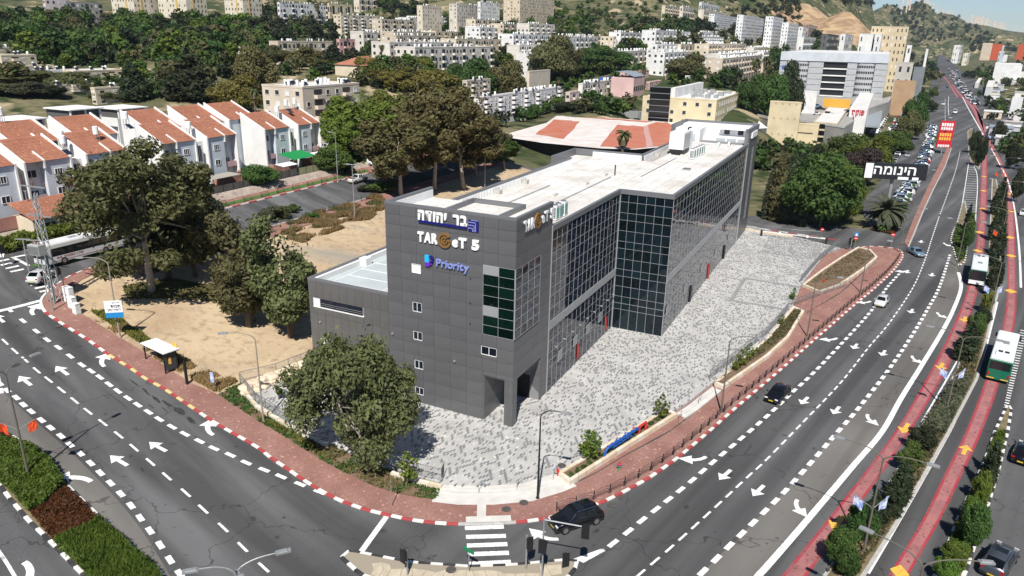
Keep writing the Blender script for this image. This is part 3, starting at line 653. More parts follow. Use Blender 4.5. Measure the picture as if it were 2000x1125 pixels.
island('median', [(1892,304),(1897,318),(1912,330),(1916,318),(1914,290),(1908,266),(1897,250),(1890,258)], leafsoil, [kerb_black, kerb_white], smooth=False)
cobble = M('island_flagstone', (.52,.45,.34), .9, (.42,.36,.27), 1.5, coord='World')
isl = island('traffic_island', [(667,1090),(673,1080),(685,1077),(725,1085),(801,1100),(916,1108),(1000,1105),(1095,1096),(1124,1094),(1131,1102),(1110,1128),(1080,1150),(780,1150),(705,1124)], M('island_joint', (.3,.26,.2), .95, coord='World'), [kerb_white, kerb_black], smooth=False)
def flagstones():                                    # irregular stones, each its own piece
    P = PX((671,1091),(686,1080),(725,1089),(801,1104),(916,1111),(1000,1108),(1095,1099),(1126,1098),(1105,1126),(1080,1145),(785,1145),(708,1122)); r = random.Random(5)
    x0, x1 = min(p[0] for p in P), max(p[0] for p in P); y0, y1 = min(p[1] for p in P), max(p[1] for p in P); st = .82
    gx = {}; 
    for i in range(int((x1-x0)/st)+2):
        for j in range(int((y1-y0)/st)+2): gx[(i,j)] = (x0+(i+r.uniform(-.32,.32))*st, y0+(j+r.uniform(-.32,.32))*st)
    for (i, j) in list(gx):
        if (i+1,j+1) not in gx: continue
        q = [gx[(i,j)], gx[(i+1,j)], gx[(i+1,j+1)], gx[(i,j+1)]]; c = (sum(a[0] for a in q)/4, sum(a[1] for a in q)/4)
        if not all(in_poly(a[0], a[1], P) for a in q): continue
        mb = MB(); mb.prism([(c[0]+(a[0]-c[0])*.94, c[1]+(a[1]-c[1])*.94) for a in q], .10, .155+r.uniform(0,.015)); part('flagstone', mb, cobble, isl)
flagstones()
# far right: access lane kerbs, painted crossing
kerbs(resample(UVP((107,-2.0),(105.5,-14),(104,-26)), 1.0), plaza, [kerb_white, kerb_white, kerb_red, kerb_red], side=-1)
# ============================================================ MAIN BUILDING (local x = along the long facade, y = along the short one)
def cladding(name, col, rough=.42):
    m = M(name, col, rough, tuple(x*.86 for x in col), .5, metal=.25, spec=.5, randv=.05); return m
clad = cladding('grey_cladding', (.142,.142,.147))
clad_warm = cladding('grey_cladding_warm', (.150,.146,.141))
clad_back = M('cladding_joint', (.22,.22,.225), .8)
cap_grey = M('parapet_cap', (.19,.193,.2), .45, metal=.3)
def roof_white():
    m = M('roof_membrane', (.74,.72,.68), .8, spec=.2); t, b = NT(m); p = worldpos(t)
    c = mixc(t, noise(t, p, .22, 6, .38, .72), (.70,.685,.655), (.52,.485,.43)); c = mixc(t, noise(t, p, 1.6, 6, .56, .74), c, (.45,.41,.35))
    t.links.new(c, b.inputs['Base Color']); return m
roofm = roof_white()
roof_seam = M('roof_seam', (.36,.34,.31), .9)
mull = M('mullion', (.42,.43,.44), .4, metal=.4)
band_metal = M('ribbed_band', (.36,.37,.38), .45, (.32,.33,.34), 2, metal=.5)
def glass_mat(name, base, ior, wav):
    m = M(name, base, .02, spec=.5, ior=ior); t, b = NT(m)
    tc = node(t, 'ShaderNodeNewGeometry'); n = node(t, 'ShaderNodeTexNoise'); n.inputs['Scale'].default_value = .9; n.inputs['Detail'].default_value = 2
    t.links.new(tc.outputs['Position'], n.inputs['Vector'])
    bp = node(t, 'ShaderNodeBump'); bp.inputs['Strength'].default_value = wav; bp.inputs['Distance'].default_value = .05
    t.links.new(n.outputs['Fac'], bp.inputs['Height']); t.links.new(bp.outputs[0], b.inputs['Normal'])
    oi = node(t, 'ShaderNodeObjectInfo'); c = mixc(t, oi.outputs['Random'], tuple(x*.6 for x in base), tuple(x*1.7 for x in base)); t.links.new(c, b.inputs['Base Color'])
    b.inputs['Specular Tint'].default_value = (.80,.83,1.0,1)
    return m
glass_blue = glass_mat('curtain_glass', (.010,.014,.024), 1.52, .07)
glass_teal = glass_mat('curtain_glass_teal', (.004,.010,.013), 1.5, .06)
glass_green = glass_mat('green_glass', (.002,.010,.007), 1.5, .05)
B = thing('office_building', 'dark grey clad office building with white roof and long gridded glass facades', 'building', (C0[0], C0[1], 0), ROTU)
# --- core volumes
mb = MB()
mb.box(.06,9,3.5,15.5,-1,22.0); mb.box(.06,9,.06,3.5,5.75,22.0); mb.box(7,8.94,.06,3.5,-1,5.75)
part('tower_core', mb, clad_back, B)
mb = MB(); mb.box(.06,16.7,15.5,26.74,-1,12.0); part('low_wing_core', mb, clad_back, B)
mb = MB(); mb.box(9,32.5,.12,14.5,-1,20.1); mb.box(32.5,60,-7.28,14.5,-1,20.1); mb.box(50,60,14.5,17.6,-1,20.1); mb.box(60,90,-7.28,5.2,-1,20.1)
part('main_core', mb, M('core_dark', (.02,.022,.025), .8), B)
mb = MB(); mb.box(90,102.4,-7.3,8.2,-1,20.1); part('end_tower_core', mb, clad_back, B)
# porch: pillar and dark inner walls
pil = MB(); pil.box(0,1.0,0,1.0,.1,5.75); part('porch_pillar', pil, clad, B)
mb = MB(); mb.box(.1,6.9,.1,3.4,5.55,5.74); part('porch_ceiling', mb, clad, B)
dp = MB(); dp.box(6.86,6.99,1.2,3.0,.4,3.2); part('porch_door', dp, black_metal, B)
# --- cladding panels, each its own slab
_pm = {}
def slab(w_, h_, m_):                       # thin slab in the local xz plane, centred
    k = (round(w_,3), round(h_,3), m_.name)
    if k not in _pm:
        q = MB(); q.box(-w_/2,w_/2,-.02,.02,-h_/2,h_/2); _pm[k] = q.mesh('panel', m_)
    return _pm[k]
def subtract(rects, hole):
    out = []
    for (a0,a1,b0,b1) in rects:
        h0,h1,g0,g1 = hole
        if h1 <= a0 or h0 >= a1 or g1 <= b0 or g0 >= b1: out.append((a0,a1,b0,b1)); continue
        x0, x1 = max(a0,h0), min(a1,h1)
        if a0 < x0: out.append((a0,x0,b0,b1))
        if x1 < a1: out.append((x1,a1,b0,b1))
        if b0 < g0: out.append((x0,x1,b0,g0))
        if g1 < b1: out.append((x0,x1,g1,b1))
    return out
def clad_face(axis, pos, a_edges, z_edges, holes, m_, name='cladding_panel'):
    for i in range(len(a_edges)-1):
        for j in range(len(z_edges)-1):
            rs = [(a_edges[i], a_edges[i+1], z_edges[j], z_edges[j+1])]
            for h in holes: rs = subtract(rs, h)
            for (a0,a1,b0,b1) in rs:
                if a1-a0 < .08 or b1-b0 < .08: continue
                w_, h_ = a1-a0-.025, b1-b0-.025; c, z = (a0+a1)/2, (b0+b1)/2
                o = link(name, slab(w_, h_, m_), B)
                if axis == 'u': o.location = (pos, c, z); o.rotation_euler = (rnd.uniform(-.0012,.0012), 0, R(90)+rnd.uniform(-.0015,.0015))
                else: o.location = (c, pos, z); o.rotation_euler = (rnd.uniform(-.0012,.0012), 0, rnd.uniform(-.0015,.0015))
def rng(a, b, n): return [a+(b-a)*i/n for i in range(n+1)]
sm = [(11.13,12.28,15.8,16.83),(11.13,12.28,11.38,12.47),(11.13,12.28,8.07,9.06),(1.96,3.8,8.11,9.07),(11.1,12.2,4.6,5.6),(11.1,12.2,1.4,2.3)]
zt = [.4+1.46*i for i in range(15)]+[22.1,23.2]; zt = [z for z in zt if z < 21.7]+[21.9,23.2]
clad_face('u', 0.0, [0,1.96,3.65,5.6,7.6,9.6,11.6,13.6,15.5], zt, sm+[(0,3.65,10.45,18.0),(0,3.5,.3,5.72)], clad)
clad_face('u', 0.0, [0,.5,1.0], [.4,3.1,5.72], [], clad); clad_face('v', 0.0, [0,.5,1.0], [.4,3.1,5.72], [], clad)
clad_face('u', 0.0, rng(15.5,26.8,10), [1.0,4.9,8.6,10.7,12.85], [(19.0,26.15,9.45,10.5),(24.46,25.63,1.6,4.0),(24.5,25.6,4.85,5.45)], clad_warm)
clad_face('v', 0.0, [0,1.5,3.0,4.6,6.15,7.6,9.0], zt, [(0,6.15,10.2,18.0),(1.0,7.0,.3,5.75)], clad)
clad_face('u', 7.02, [.06,1.8,3.5], [.4,3.1,5.75], [(1.2,3.0,.4,3.2)], clad)
clad_face('v', 3.42, [.06,2.3,4.6,7.0], [.4,1.9,3.4,4.9,5.7], [], clad)
clad_face('u', 16.72, rng(15.5,26.8,4), [1.0,7,12.85], [], clad_warm)
clad_face('v', 26.8, rng(0,16.7,8), [1.0,5,9,12.85], [], clad_warm)
# end tower cladding
clad_face('v', -7.42, rng(90,102.4,8), [.4+1.46*i for i in range(15)]+[21.9,23.3], [(96.5,98.2,4,19)], clad, 'end_panel')
clad_face('u', 102.45, rng(-7.4,8.2,8), [.4+2.9*i for i in range(8)]+[23.3], [], clad, 'end_panel')
# --- curtain walls
FL = []
z = 20.35
for f in range(4): FL += [(z-1.5, z),(z-3.0, z-1.5),(z-4.02, z-3.0)]; z -= 4.02
low_rows = [(3.35,4.25),(.4,3.35)]
_qm = {}
def pane_mesh(w_, h_, m_):
    k = (round(w_,3), round(h_,3), m_.name)
    if k not in _qm:
        q = MB(); q.box(-w_/2,w_/2,-.012,.012,-h_/2,h_/2); _qm[k] = q.mesh('pane', m_)
    return _qm[k]
def curtain(axis, pos, a0, a1, n, rows, m_, individual=True, sign=-1, skip=(), band=None, bar=.042, prot=.04):
    """panes in a mullion grid on the plane y=pos ('v') or x=pos ('u'); outside is the negative side"""
    w_ = (a1-a0)/n; grid = MB(); allp = MB()
    zs = sorted({round(r[0],3) for r in rows}|{round(r[1],3) for r in rows})
    for i in range(n+1):
        a = a0+i*w_
        if axis == 'v': grid.box(a-bar/2, a+bar/2, pos-prot, pos+.05, zs[0], zs[-1])
        else: grid.box(pos-prot, pos+.05, a-bar/2, a+bar/2, zs[0], zs[-1])
    for zz in zs:
        if axis == 'v': grid.box(a0-bar/2, a1+bar/2, pos-prot+.012, pos+.04, zz-bar/2, zz+bar/2)
        else: grid.box(pos-prot+.012, pos+.04, a0-bar/2, a1+bar/2, zz-bar/2, zz+bar/2)
    part('mullion_grid', grid, mull, B)
    for (z0, z1) in rows:
        if band and abs(z0-band[0]) < .3: continue
        for i in range(n):
            a = a0+(i+.5)*w_; zc = (z0+z1)/2; jit = R(.35); j1, j2 = rnd.uniform(-jit,jit), rnd.uniform(-jit,jit)
            if individual:
                o = link('pane', pane_mesh(w_-.04, z1-z0-.04, m_), B)
                if axis == 'v': o.location = (a, pos, zc); o.rotation_euler = (j1, 0, j2)
                else: o.location = (pos, a, zc); o.rotation_euler = (j1, 0, R(90)+j2)
            else:
                hw, hh = w_/2-.02, (z1-z0)/2-.02
                c = [(-hw,-hh),(hw,-hh),(hw,hh),(-hw,hh)]
                q = [(a+x, pos+j2*x+j1*zz, zc+zz) if axis == 'v' else (pos-j2*x+j1*zz, a-x, zc+zz) for x, zz in c]
                allp.quad(*q)
    if not individual: part('far_panes', allp, m_, B, kind='stuff', label='small reflective panes along the long far facade')
    if band:
        q = MB()
        if axis == 'v':
            q.box(a0-.05, a1+.05, pos-.12, pos+.03, band[0]+.03, band[1]-.03)
            k = a0
            while k < a1: q.box(k, k+.09, pos-.15, pos-.11, band[0]+.05, band[1]-.05); k += .25
        part('metal_band', q, band_metal, B)
ROWS = FL[:-1]+[FL[-1]]
rowsF = FL+low_rows
curtain('v', 0.0, 9.0, 32.45, 16, rowsF, glass_blue, band=(8.29,9.31))
curtain('u', 32.5, -7.4, -.02, 6, rowsF, glass_teal)
curtain('v', -7.4, 32.5, 90.0, 30, rowsF, glass_blue, individual=False, band=(8.29,9.31), prot=.02, bar=.075)
wr = [(17.0,18.0),(15.9,17.0),(14.75,15.9),(13.65,14.75),(12.55,13.65),(11.5,12.55),(10.45,11.5)]
curtain('v', 0.0, .05, 6.12, 4, wr, glass_blue)
curtain('u', 0.0, .05, 3.62, 2, wr, glass_green)
curtain('v', -7.43, 96.5, 98.2, 2, [(4+1.5*i, 5.5+1.5*i) for i in range(10)], glass_blue)
for (z0, z1) in ((17.02,17.98),(12.57,13.62)):                      # two pale louvre panels in the left column
    q = MB(); q.box(-.06,-.02,1.86,3.6,z0,z1)
    k = 1.9
    while k < 3.58: q.box(-.075,-.055,k,k+.05,z0+.03,z1-.03); k += .1
    part('louvre', q, mull, B)
# corner post at glass corners
q = MB(); q.box(32.38,32.62,-.14,.1,.4,20.4); q.box(89.95,90.35,-7.55,-7.3,.4,20.6); q.box(8.93,9.06,-.1,.08,.4,20.6); part('corner_post', q, mull, B)
# shopfront fittings on the ground floor
sf = MB()
for a in (12.0,17.0,21.6,26.3): sf.box(a, a+1.3, -.16, -.08, 3.2, 4.5)
part('fascia_panel', sf, M('fascia_grey', (.33,.34,.35), .5, metal=.3), B)
for a in (18.6, 29.6):
    q = MB(); q.box(a, a+.55, -.11, -.07, .9, 2.9); part('red_shop_sticker', q, M('sticker_red', (.5,.04,.03), .5), B)
for a in (48.5,62,76):
    q = MB(); q.box(a, a+.9, -7.62, -7.46, .4, 3.0); part('open_door', q, M('door_red', (.35,.05,.04), .5) if a == 62 else black_metal, B)
for a in (33.5,44.0,55.5,67.0,79.0):
    q = MB(); q.box(a, a+1.4, -7.58, -7.48, 3.3, 4.4); part('fascia_panel', q, MATS['fascia_grey'], B)
for a in [11+2.6*i for i in range(9)]:
    q = MB(); q.tube([(a,-.08,5.6),(a,-.3,5.6)], .05, 6); q.box(a-.06,a+.06,-.42,-.28,5.5,5.7); part('wall_light', q, galv, B)
# small recessed windows
win_white = M('window_white', (.74,.74,.72), .5)
for (y0,y1,z0,z1) in sm:
    f = MB(); t_ = .055
    f.box(-.03,.05,y0,y1,z0,z0+t_); f.box(-.03,.05,y0,y1,z1-t_*.6,z1); f.box(-.03,.05,y0,y0+t_*.6,z0,z1); f.box(-.03,.05,y1-t_,y1,z0,z1); ym = (y0+y1)/2; f.box(-.02,.05,ym-.03,ym+.03,z0,z1)
    wo_ = part('window', f, win_white, B); g_ = MB(); g_.box(.03,.045,y0,y1,z0,z1); part('pane', g_, glass_blue if z0 < 15 else win_white, wo_)
# slot window and door of the low wing
q = MB(); q.box(-.05,.5,18.95,26.2,9.36,9.47); q.box(-.02,.6,18.9,19.02,9.4,10.55); q.box(-.02,.9,25.2,26.2,9.45,10.5); sw = part('slot_window', q, win_white, B)
q = MB(); q.box(.045,.06,19.0,25.2,9.45,10.5); part('pane', q, glass_blue, sw)
q = MB(); q.box(-.02,.0,19.0,25.2,9.72,9.76); q.box(-.02,.0,19.0,25.2,9.95,9.99); part('rail', q, galv, sw)
q = MB(); q.box(-.03,.05,24.5,25.6,1.7,3.98); dr = part('door', q, win_white, B)
q = MB(); q.box(-.05,-.02,24.62,24.72,2.9,3.45); part('door_window', q, black_metal, dr); q = MB(); q.tube([(-.04,24.85,3.2),(-.02,24.85,3.2)], .1, 10); part('door_vent', q, galv, dr)
q = MB(); q.box(-.04,.05,24.5,25.6,4.87,5.43); part('wall_vent', q, win_white, B)
for (y, zz) in ((25.3,7.6),(15.0,8.2),(7.0,6.6)):
    q = MB(); q.box(-.2,-.02,y-.12,y+.12,zz-.1,zz+.1); part('wall_light', q, galv, B)
for (y, zz) in ((5.1,16.2),(5.1,13.5),(5.1,11.2)):
    q = MB(); q.box(-.12,-.02,y-.03,y+.03,zz,zz+.2); part('facade_bracket', q, black_metal, B)
# --- roofs
mb = MB(); mb.box(9.3,60,.3,14.2,20.12,20.16); mb.box(32.8,60,-7.1,.3,20.12,20.16); mb.box(50.3,59.7,14.2,17.3,20.12,20.16); mb.box(60,90.2,-7.1,4.9,20.12,20.16); part('roof_base', mb, roof_seam, B)
v0 = -7.0; k = 0
while v0 < 14.1:
    v1 = min(v0+1.72, 14.15); u0 = 9.35 if v0 > .25 else (32.85 if v1 <= .31 else 32.85); u1 = 90 if v1 < 4.9 else 59.95
    if v0 <= .25 < v1: u0 = 32.85
    cuts = [u0]; x = u0
    while x < u1-14: x += rnd.uniform(9,16); cuts.append(min(x,u1))
    if cuts[-1] < u1: cuts.append(u1)
    for a, b in zip(cuts[:-1], cuts[1:]):
        q = MB(); q.box(a+.015, b-.015, v0+.03, v1-.03, 20.15, 20.18); part('roof_sheet', q, roofm, B)
    v0 += 1.72
q = MB(); q.box(9.35,32.84,.3,1.7,20.15,20.182); q.box(50.4,59.6,14.3,17.2,20.15,20.18); part('roof_sheet', q, roofm, B)
cp = MB()
def para(x0,x1,y0,y1,z0,z1): cp.box(x0,x1,y0,y1,z0,z1)
para(9.0,32.75,-.12,.3,19.95,20.55); para(32.35,32.8,-7.5,-.12,19.95,20.555); para(32.8,90.3,-7.52,-7.08,19.95,20.56)
para(9.0,50.0,14.15,14.55,19.9,21.3); para(49.7,50.1,14.55,17.7,19.9,21.305); para(50.1,60.3,17.3,17.7,19.9,21.3); para(59.9,60.3,5.3,17.3,19.9,21.295); para(60.3,90.2,4.95,5.35,19.9,21.29)
part('parapet', cp, cap_grey, B)
rb = MB()                                     # white ribbed lining inside the back parapet
rb.box(9.2,49.9,14.05,14.149,20.16,21.0); rb.box(60.3,90,4.85,4.949,20.16,21.0); rb.box(59.8,59.899,5.3,14.1,20.16,21.0)
x = 9.3
while x < 49.8: rb.box(x,x+.1,13.99,14.06,20.17,20.98); x += .42
part('parapet_lining', rb, white_paint, B)
# tower top
tp = MB(); tp.box(-.03,.35,-.03,15.53,22.95,23.22); tp.box(.35,9.05,15.15,15.53,22.95,23.225); tp.box(.35,9.05,-.03,.35,22.95,23.23); tp.box(.04,.3,.04,15.4,21.9,22.96); tp.box(.3,9.0,15.2,15.46,21.9,22.97); tp.box(.3,9.0,.04,.3,21.9,22.98); tp.box(8.7,9.0,3.2,9.8,22.0,22.55); tp.box(3.0,8.7,3.2,3.5,22.0,22.56); tp.box(3.0,8.7,9.5,9.8,22.0,22.565)
part('tower_parapet', tp, cap_grey, B)
q = MB(); q.box(.31,8.95,.31,15.19,22.0,22.03); part('tower_roof', q, roofm, B)
q = MB(); q.box(.31,8.9,15.05,15.19,22.03,22.93); q.box(.31,.4,.31,15.1,22.03,22.9); q.box(.4,8.9,.31,.4,22.03,22.91); part('tower_lining', q, white_paint, B)
for v_ in rng(.6,15,9)[1:-1]:
    q = MB(); q.box(.45,8.85,v_-.02,v_+.02,22.03,22.06); part('roof_rib', q, white_paint, B)
# low wing roof: pale membrane with bright seams inside a parapet
lowm = M('low_roof', (.46,.51,.52), .7, (.40,.45,.46), .4)
q = MB(); q.box(.4,16.4,15.5,26.4,12.0,12.04); part('low_roof', q, lowm, B)
q = MB(); q.box(-.03,.35,15.5,26.83,12.6,12.87); q.box(.35,16.75,26.45,26.83,12.6,12.875); q.box(16.4,16.75,15.5,26.45,12.6,12.88); part('low_parapet', q, cap_grey, B)
q = MB(); q.box(.36,16.4,26.05,26.44,12.04,12.7); q.box(9.0,10.2,25.2,26.3,12.04,12.95); q.box(.36,.5,15.6,26.1,12.04,12.6); part('low_parapet_lining', q, white_paint, B)
for x in (2.2,5.0,7.8,10.6,13.4):
    q = MB(); q.box(x,x+.12,15.6,25.1,12.04,12.07); part('roof_seam_strip', q, white_paint, B)
for y in (17.8,24.9):
    q = MB(); q.box(.7,16.2,y,y+.12,12.041,12.075); part('roof_seam_strip', q, white_paint, B)
# end tower: frame, white stair house with two window rows and a sloped awning roof
q = MB(); q.box(90.3,90.8,-7.5,-6.6,20.1,23.3); q.box(90.3,102.5,-7.5,-6.9,22.5,23.31); q.box(101.9,102.5,-6.9,8.2,20.1,23.32); q.box(90.3,91.0,7.6,8.25,20.1,23.3); q.box(91,102.5,7.6,8.25,20.1,23.33); part('end_tower_frame', q, cap_grey, B)
q = MB(); q.box(97.5,101.85,-6.85,7.5,20.1,22.9); q.box(90.9,97.5,2.4,7.5,20.1,22.6); q.box(94.5,97.5,-6.6,2.4,20.1,20.9); part('stair_house', q, white_paint, B)
q = MB(); q._add([(96.2,-6.7,22.3),(96.2,-.5,22.3),(98.2,-.5,22.95),(98.2,-6.7,22.95),(96.2,-6.7,22.4),(96.2,-.5,22.4),(98.2,-.5,23.05),(98.2,-6.7,23.05)], [(0,1,2,3),(7,6,5,4),(0,4,5,1),(1,5,6,2),(2,6,7,3),(3,7,4,0)]); part('awning_roof', q, white_paint, B)
for a in (-1.8,-4.6):
    q = MB(); q.box(97.42,97.5,a-.55,a+.55,21.2,22.15); part('window', q, glass_blue, B)
for a in (-1.2,-3.4,-5.6):
    q = MB(); q.box(94.43,94.5,a-.9,a+.9,20.25,20.75); part('window', q, lowm, B)
q = MB(); q.box(90.82,90.9,3.3,4.6,20.3,21.6); part('stair_door', q, lowm, B)
# --- things standing on the roof
def LB(u, v, z): return W(u, v, z)
def ac_cond(u, v, n, label, h=1.75, rz=0):
    t = thing('air_conditioner', label, 'air conditioner', LB(u, v, 20.18), ROTU+rz)
    for k in range(n):
        q = MB(); q.box(k*1.0+.02,k*1.0+.92,0,.8,.1,h); c = part('cabinet', q, white_paint, t)
        g_ = MB()
        for i in range(4):
            for j in range(7): g_.box(k*1.0+.1+i*.2,k*1.0+.25+i*.2,-.02,-.0,.3+j*.18,.42+j*.18)
        part('grille', g_, M('grille_green', (.12,.3,.24), .6), c)
        f_ = MB(); f_.lathe([(.34,0),(.36,.06),(.3,.1)], 12, c=(k*1.0+.47,.4,h)); part('fan', f_, steel_grey, c)
        for sx in (.1,.8):
            l_ = MB(); l_.box(k*1.0+sx,k*1.0+sx+.08,.05,.75,0,.1); part('foot', l_, galv, t)
        g2 = MB()
        for i in range(3):
            for j in range(7): g2.box(k*1.0-.002,k*1.0+.02,.1+i*.22,.26+i*.22,.3+j*.18,.42+j*.18)
        part('grille', g2, black_metal, c)
    return t
ac_cond(12.4, 1.0, 2, 'pair of tall white condenser units near the tower on the front roof edge'); ac_cond(14.9, 1.0, 1, 'single white condenser just behind the front pair')
t_ = thing('generator', 'large white boxed generator on black base on the far roof', 'generator', LB(69.5, 3.2, 20.18), ROTU)
q = MB(); q.box(0,5.2,-2.6,0,1.0,4.0); part('housing', q, white_paint, t_)
q = MB(); q.box(.1,5.1,-2.5,-.1,.2,1.0); part('base', q, black_metal, t_)
q = MB(); 
for i in range(8): q.box(.4+i*.55,.8+i*.55,-2.64,-2.6,1.3,3.7)
part('louvre', q, mull, t_)
for sx in (.2,4.8):
    for sy in (-2.4,-.3):
        q = MB(); q.box(sx-.2,sx+.3,sy-.2,sy+.2,0,.22); part('foot', q, concrete_pale, t_)
t_ = thing('ventilation_box', 'narrow white ventilation tower beside the white generator', 'vent', LB(75.4, 2.2, 20.18), ROTU)
q = MB(); q.box(0,1.6,-1.4,0,0,3.7); part('casing', q, white_paint, t_); q = MB(); q.tube([(.8,-.7,3.7),(.8,-.7,4.2),(1.2,-1.1,4.3)], .15, 8); part('cowl', q, black_metal, t_)
for k in range(5):
    ac_cond(66.0+k*1.7, -2.2-.05*k, 1, ['nearest','second','third','fourth','farthest'][k]+' white condenser in the row beside the generator')
for k, (u_, v_) in enumerate(((84,-3.0),(86.2,-4.6))):
    t_ = thing('fan_coil_unit', ('left' if k == 0 else 'right')+' small round fan unit lying at the far roof end', 'air conditioner', LB(u_, v_, 20.18), ROTU)
    q = MB(); q.box(0,.9,0,.4,.12,.9); part('cabinet', q, white_paint, t_); q = MB(); q.tube([(.45,-.02,.5),(.45,.0,.5)], .33, 12); part('fan', q, black_metal, t_); q = MB(); q.box(.05,.85,.05,.35,0,.12); part('foot', q, galv, t_)
t_ = thing('vent_pipe', 'thin black vent pipe standing on the white roof', 'pipe', LB(44.0, 4.7, 20.18), 0); q = MB(); q.tube([(0,0,0),(0,0,1.6)], .1, 8); part('shaft', q, black_metal, t_); q = MB(); q.lathe([(.2,0),(.2,.06),(.11,.1)], 10); part('flange', q, galv, t_)
for k, (u_, v_, w_) in enumerate(((24.6,6.4,1.4),(34.2,5.6,1.2),(42.2,5.6,1.4),(54.0,-4.2,1.8))):
    t_ = thing('roof_upstand', ['low pale plinth on the roof nearest the tower','low pale plinth at the middle of the roof','low pale plinth beside the black vent pipe','flat grey hatch near the long glass facade'][k], 'roof hatch', LB(u_, v_, 20.18), ROTU)
    q = MB(); q.box(0,w_,0,.5 if k < 3 else 1.2,0,.3 if k < 3 else .18); part('curb', q, concrete_pale if k < 3 else concrete, t_); q = MB(); q.box(.08,w_-.08,.08,.42 if k < 3 else 1.1,.3 if k < 3 else .18,.36 if k < 3 else .24); part('lid', q, concrete_pale if k < 3 else steel_grey, t_)
for k, u_ in enumerate((14.2,22.5,30.8,61.2,66.2)):
    t_ = thing('anchor_block', ['first','second','third','corner','last'][k]+' small concrete anchor block along the back parapet', 'anchor block', LB(u_, 13.5 if u_ < 50 else (5.9 if k == 3 else 4.3), 20.18), ROTU)
    q = MB(); q.box(-.4,.4,-.4,.4,0,.55); part('block', q, concrete, t_); q = MB(); q.tube([(0,0,.55),(0,0,.85)], .05, 6); part('post', q, galv, t_)
for k, (u0, u1, v_) in enumerate(((16,42,4.6),(44.5,66,.8),(14,31,9.8))):
    t_ = thing('roof_conduit', ['thin grey conduit running along the middle of the roof','thin grey conduit towards the condenser row','thin grey conduit near the back parapet'][k], 'pipe', LB(u0, v_, 20.18), ROTU); q = MB(); q.tube([(0,0,.12),(u1-u0,0,.12)], .05, 5); part('tube', q, galv, t_)
    for i in range(int((u1-u0)/3)): q = MB(); q.box(i*3,i*3+.2,-.15,.15,0,.1); part('support_block', q, concrete, t_)
# --- lettering
def letters(parent, text, x0, x1, z0, z1, mats, face, bold=.04, ext=.07, gap=.12, name='letter', widths=None):
    """fit glyph meshes between x0..x1 along the sign and z0..z1; face maps (along, out, z) to parent space"""
    ms = []
    for ch in text:
        if ch == ' ': ms.append((None, .35)); continue
        me = glyph(ch, 1.0, ext, bold); xs = [v_.co.x for v_ in me.vertices]; ys = [v_.co.y for v_ in me.vertices]
        if not xs: ms.append((None,.3)); continue
        ms.append((me, max(xs)-min(xs), min(xs), min(ys), max(ys)))
    tot = sum(m_[1] for m_ in ms)+gap*(len(ms)-1); sx = (x1-x0)/tot
    tops = [m_[4] for m_ in ms if m_[0]]; bots = [m_[3] for m_ in ms if m_[0]]; H0, H1 = min(bots), max(tops); sz = (z1-z0)/(H1-H0); x = x0
    for i, m_ in enumerate(ms):
        if m_[0]:
            for v_ in m_[0].vertices:
                a = x+(v_.co.x-m_[2])*sx; zz = z0+(v_.co.y-H0)*sz; out = .05+ext+v_.co.z; v_.co = face(a, out, zz)
            m_[0].materials.clear(); m_[0].materials.append(mats[i % len(mats)] if len(mats) > 1 else mats[0]); m_[0].update(); link(name, m_[0], parent)
        x += (m_[1]+gap)*sx
sign_white = M('sign_white', (.8,.8,.79), .5); sign_navy = M('sign_navy', (.012,.012,.14), .4); bronze = M('sign_bronze', (.27,.145,.05), .45, metal=.3); peri = M('sign_periwinkle', (.22,.26,.55), .45)
cyan = M('sign_cyan', (.02,.42,.75), .4); violet = M('sign_violet', (.14,.03,.42), .4)
# on the short face: along = distance to the viewer's right = decreasing v
def fB(a, out, z): return Vector((-out, -a, z))
def fA(a, out, z): return Vector((a, -out, z))
def ring(parent, cx, cz, face, ro, ri, a0, a1, m_, th=.16, name='ring'):
    q = MB(); n = 20; vs = []
    for i in range(n+1):
        t = a0+(a1-a0)*i/n
        for (r_, o_) in ((ri,.05),(ro,.05),(ro,.05+th),(ri,.05+th)): vs.append(face(cx+r_*math.cos(t), o_, cz+r_*math.sin(t)))
    fs = []
    for i in range(n):
        for k in range(4): fs.append((4*i+k, 4*i+(k+1)%4, 4*i+4+(k+1)%4, 4*i+4+k))
    fs += [(0,1,2,3),(4*n+3,4*n+2,4*n+1,4*n)]
    q._add(vs, fs); part(name, q, m_, parent)
s1 = thing('facade_sign', 'white Hebrew letters over a navy bar with navy emblem, top of the grey tower', 'sign', (C0[0], C0[1], 0), ROTU)
letters(s1, 'הדוהי רב', -11.25, -5.45, 21.75, 22.8, [sign_white], fB, bold=.05)
q = MB(); q.box(-.2,-.04,5.45,11.2,21.48,21.72); part('underline_bar', q, sign_navy, s1)
q = MB(); q.box(-.12,-.04,4.15,5.3,21.3,22.5); part('emblem_plate', q, sign_navy, s1); q = MB()
for i in range(3):
    d = .22+i*.3; q.box(-.16,-.11,4.3+d*.55,5.3,22.42-d,22.5-d); q.box(-.16,-.11,4.3+d*.55,4.38+d*.55,21.3,22.5-d)
q.box(-.16,-.11,4.15,5.0,22.44,22.5)
part('emblem', q, M('emblem_line', (.25,.27,.5), .5), s1)
s2 = thing('facade_sign', 'white TAReT 5 letters with bronze round G on the short grey face', 'sign', (C0[0], C0[1], 0), ROTU)
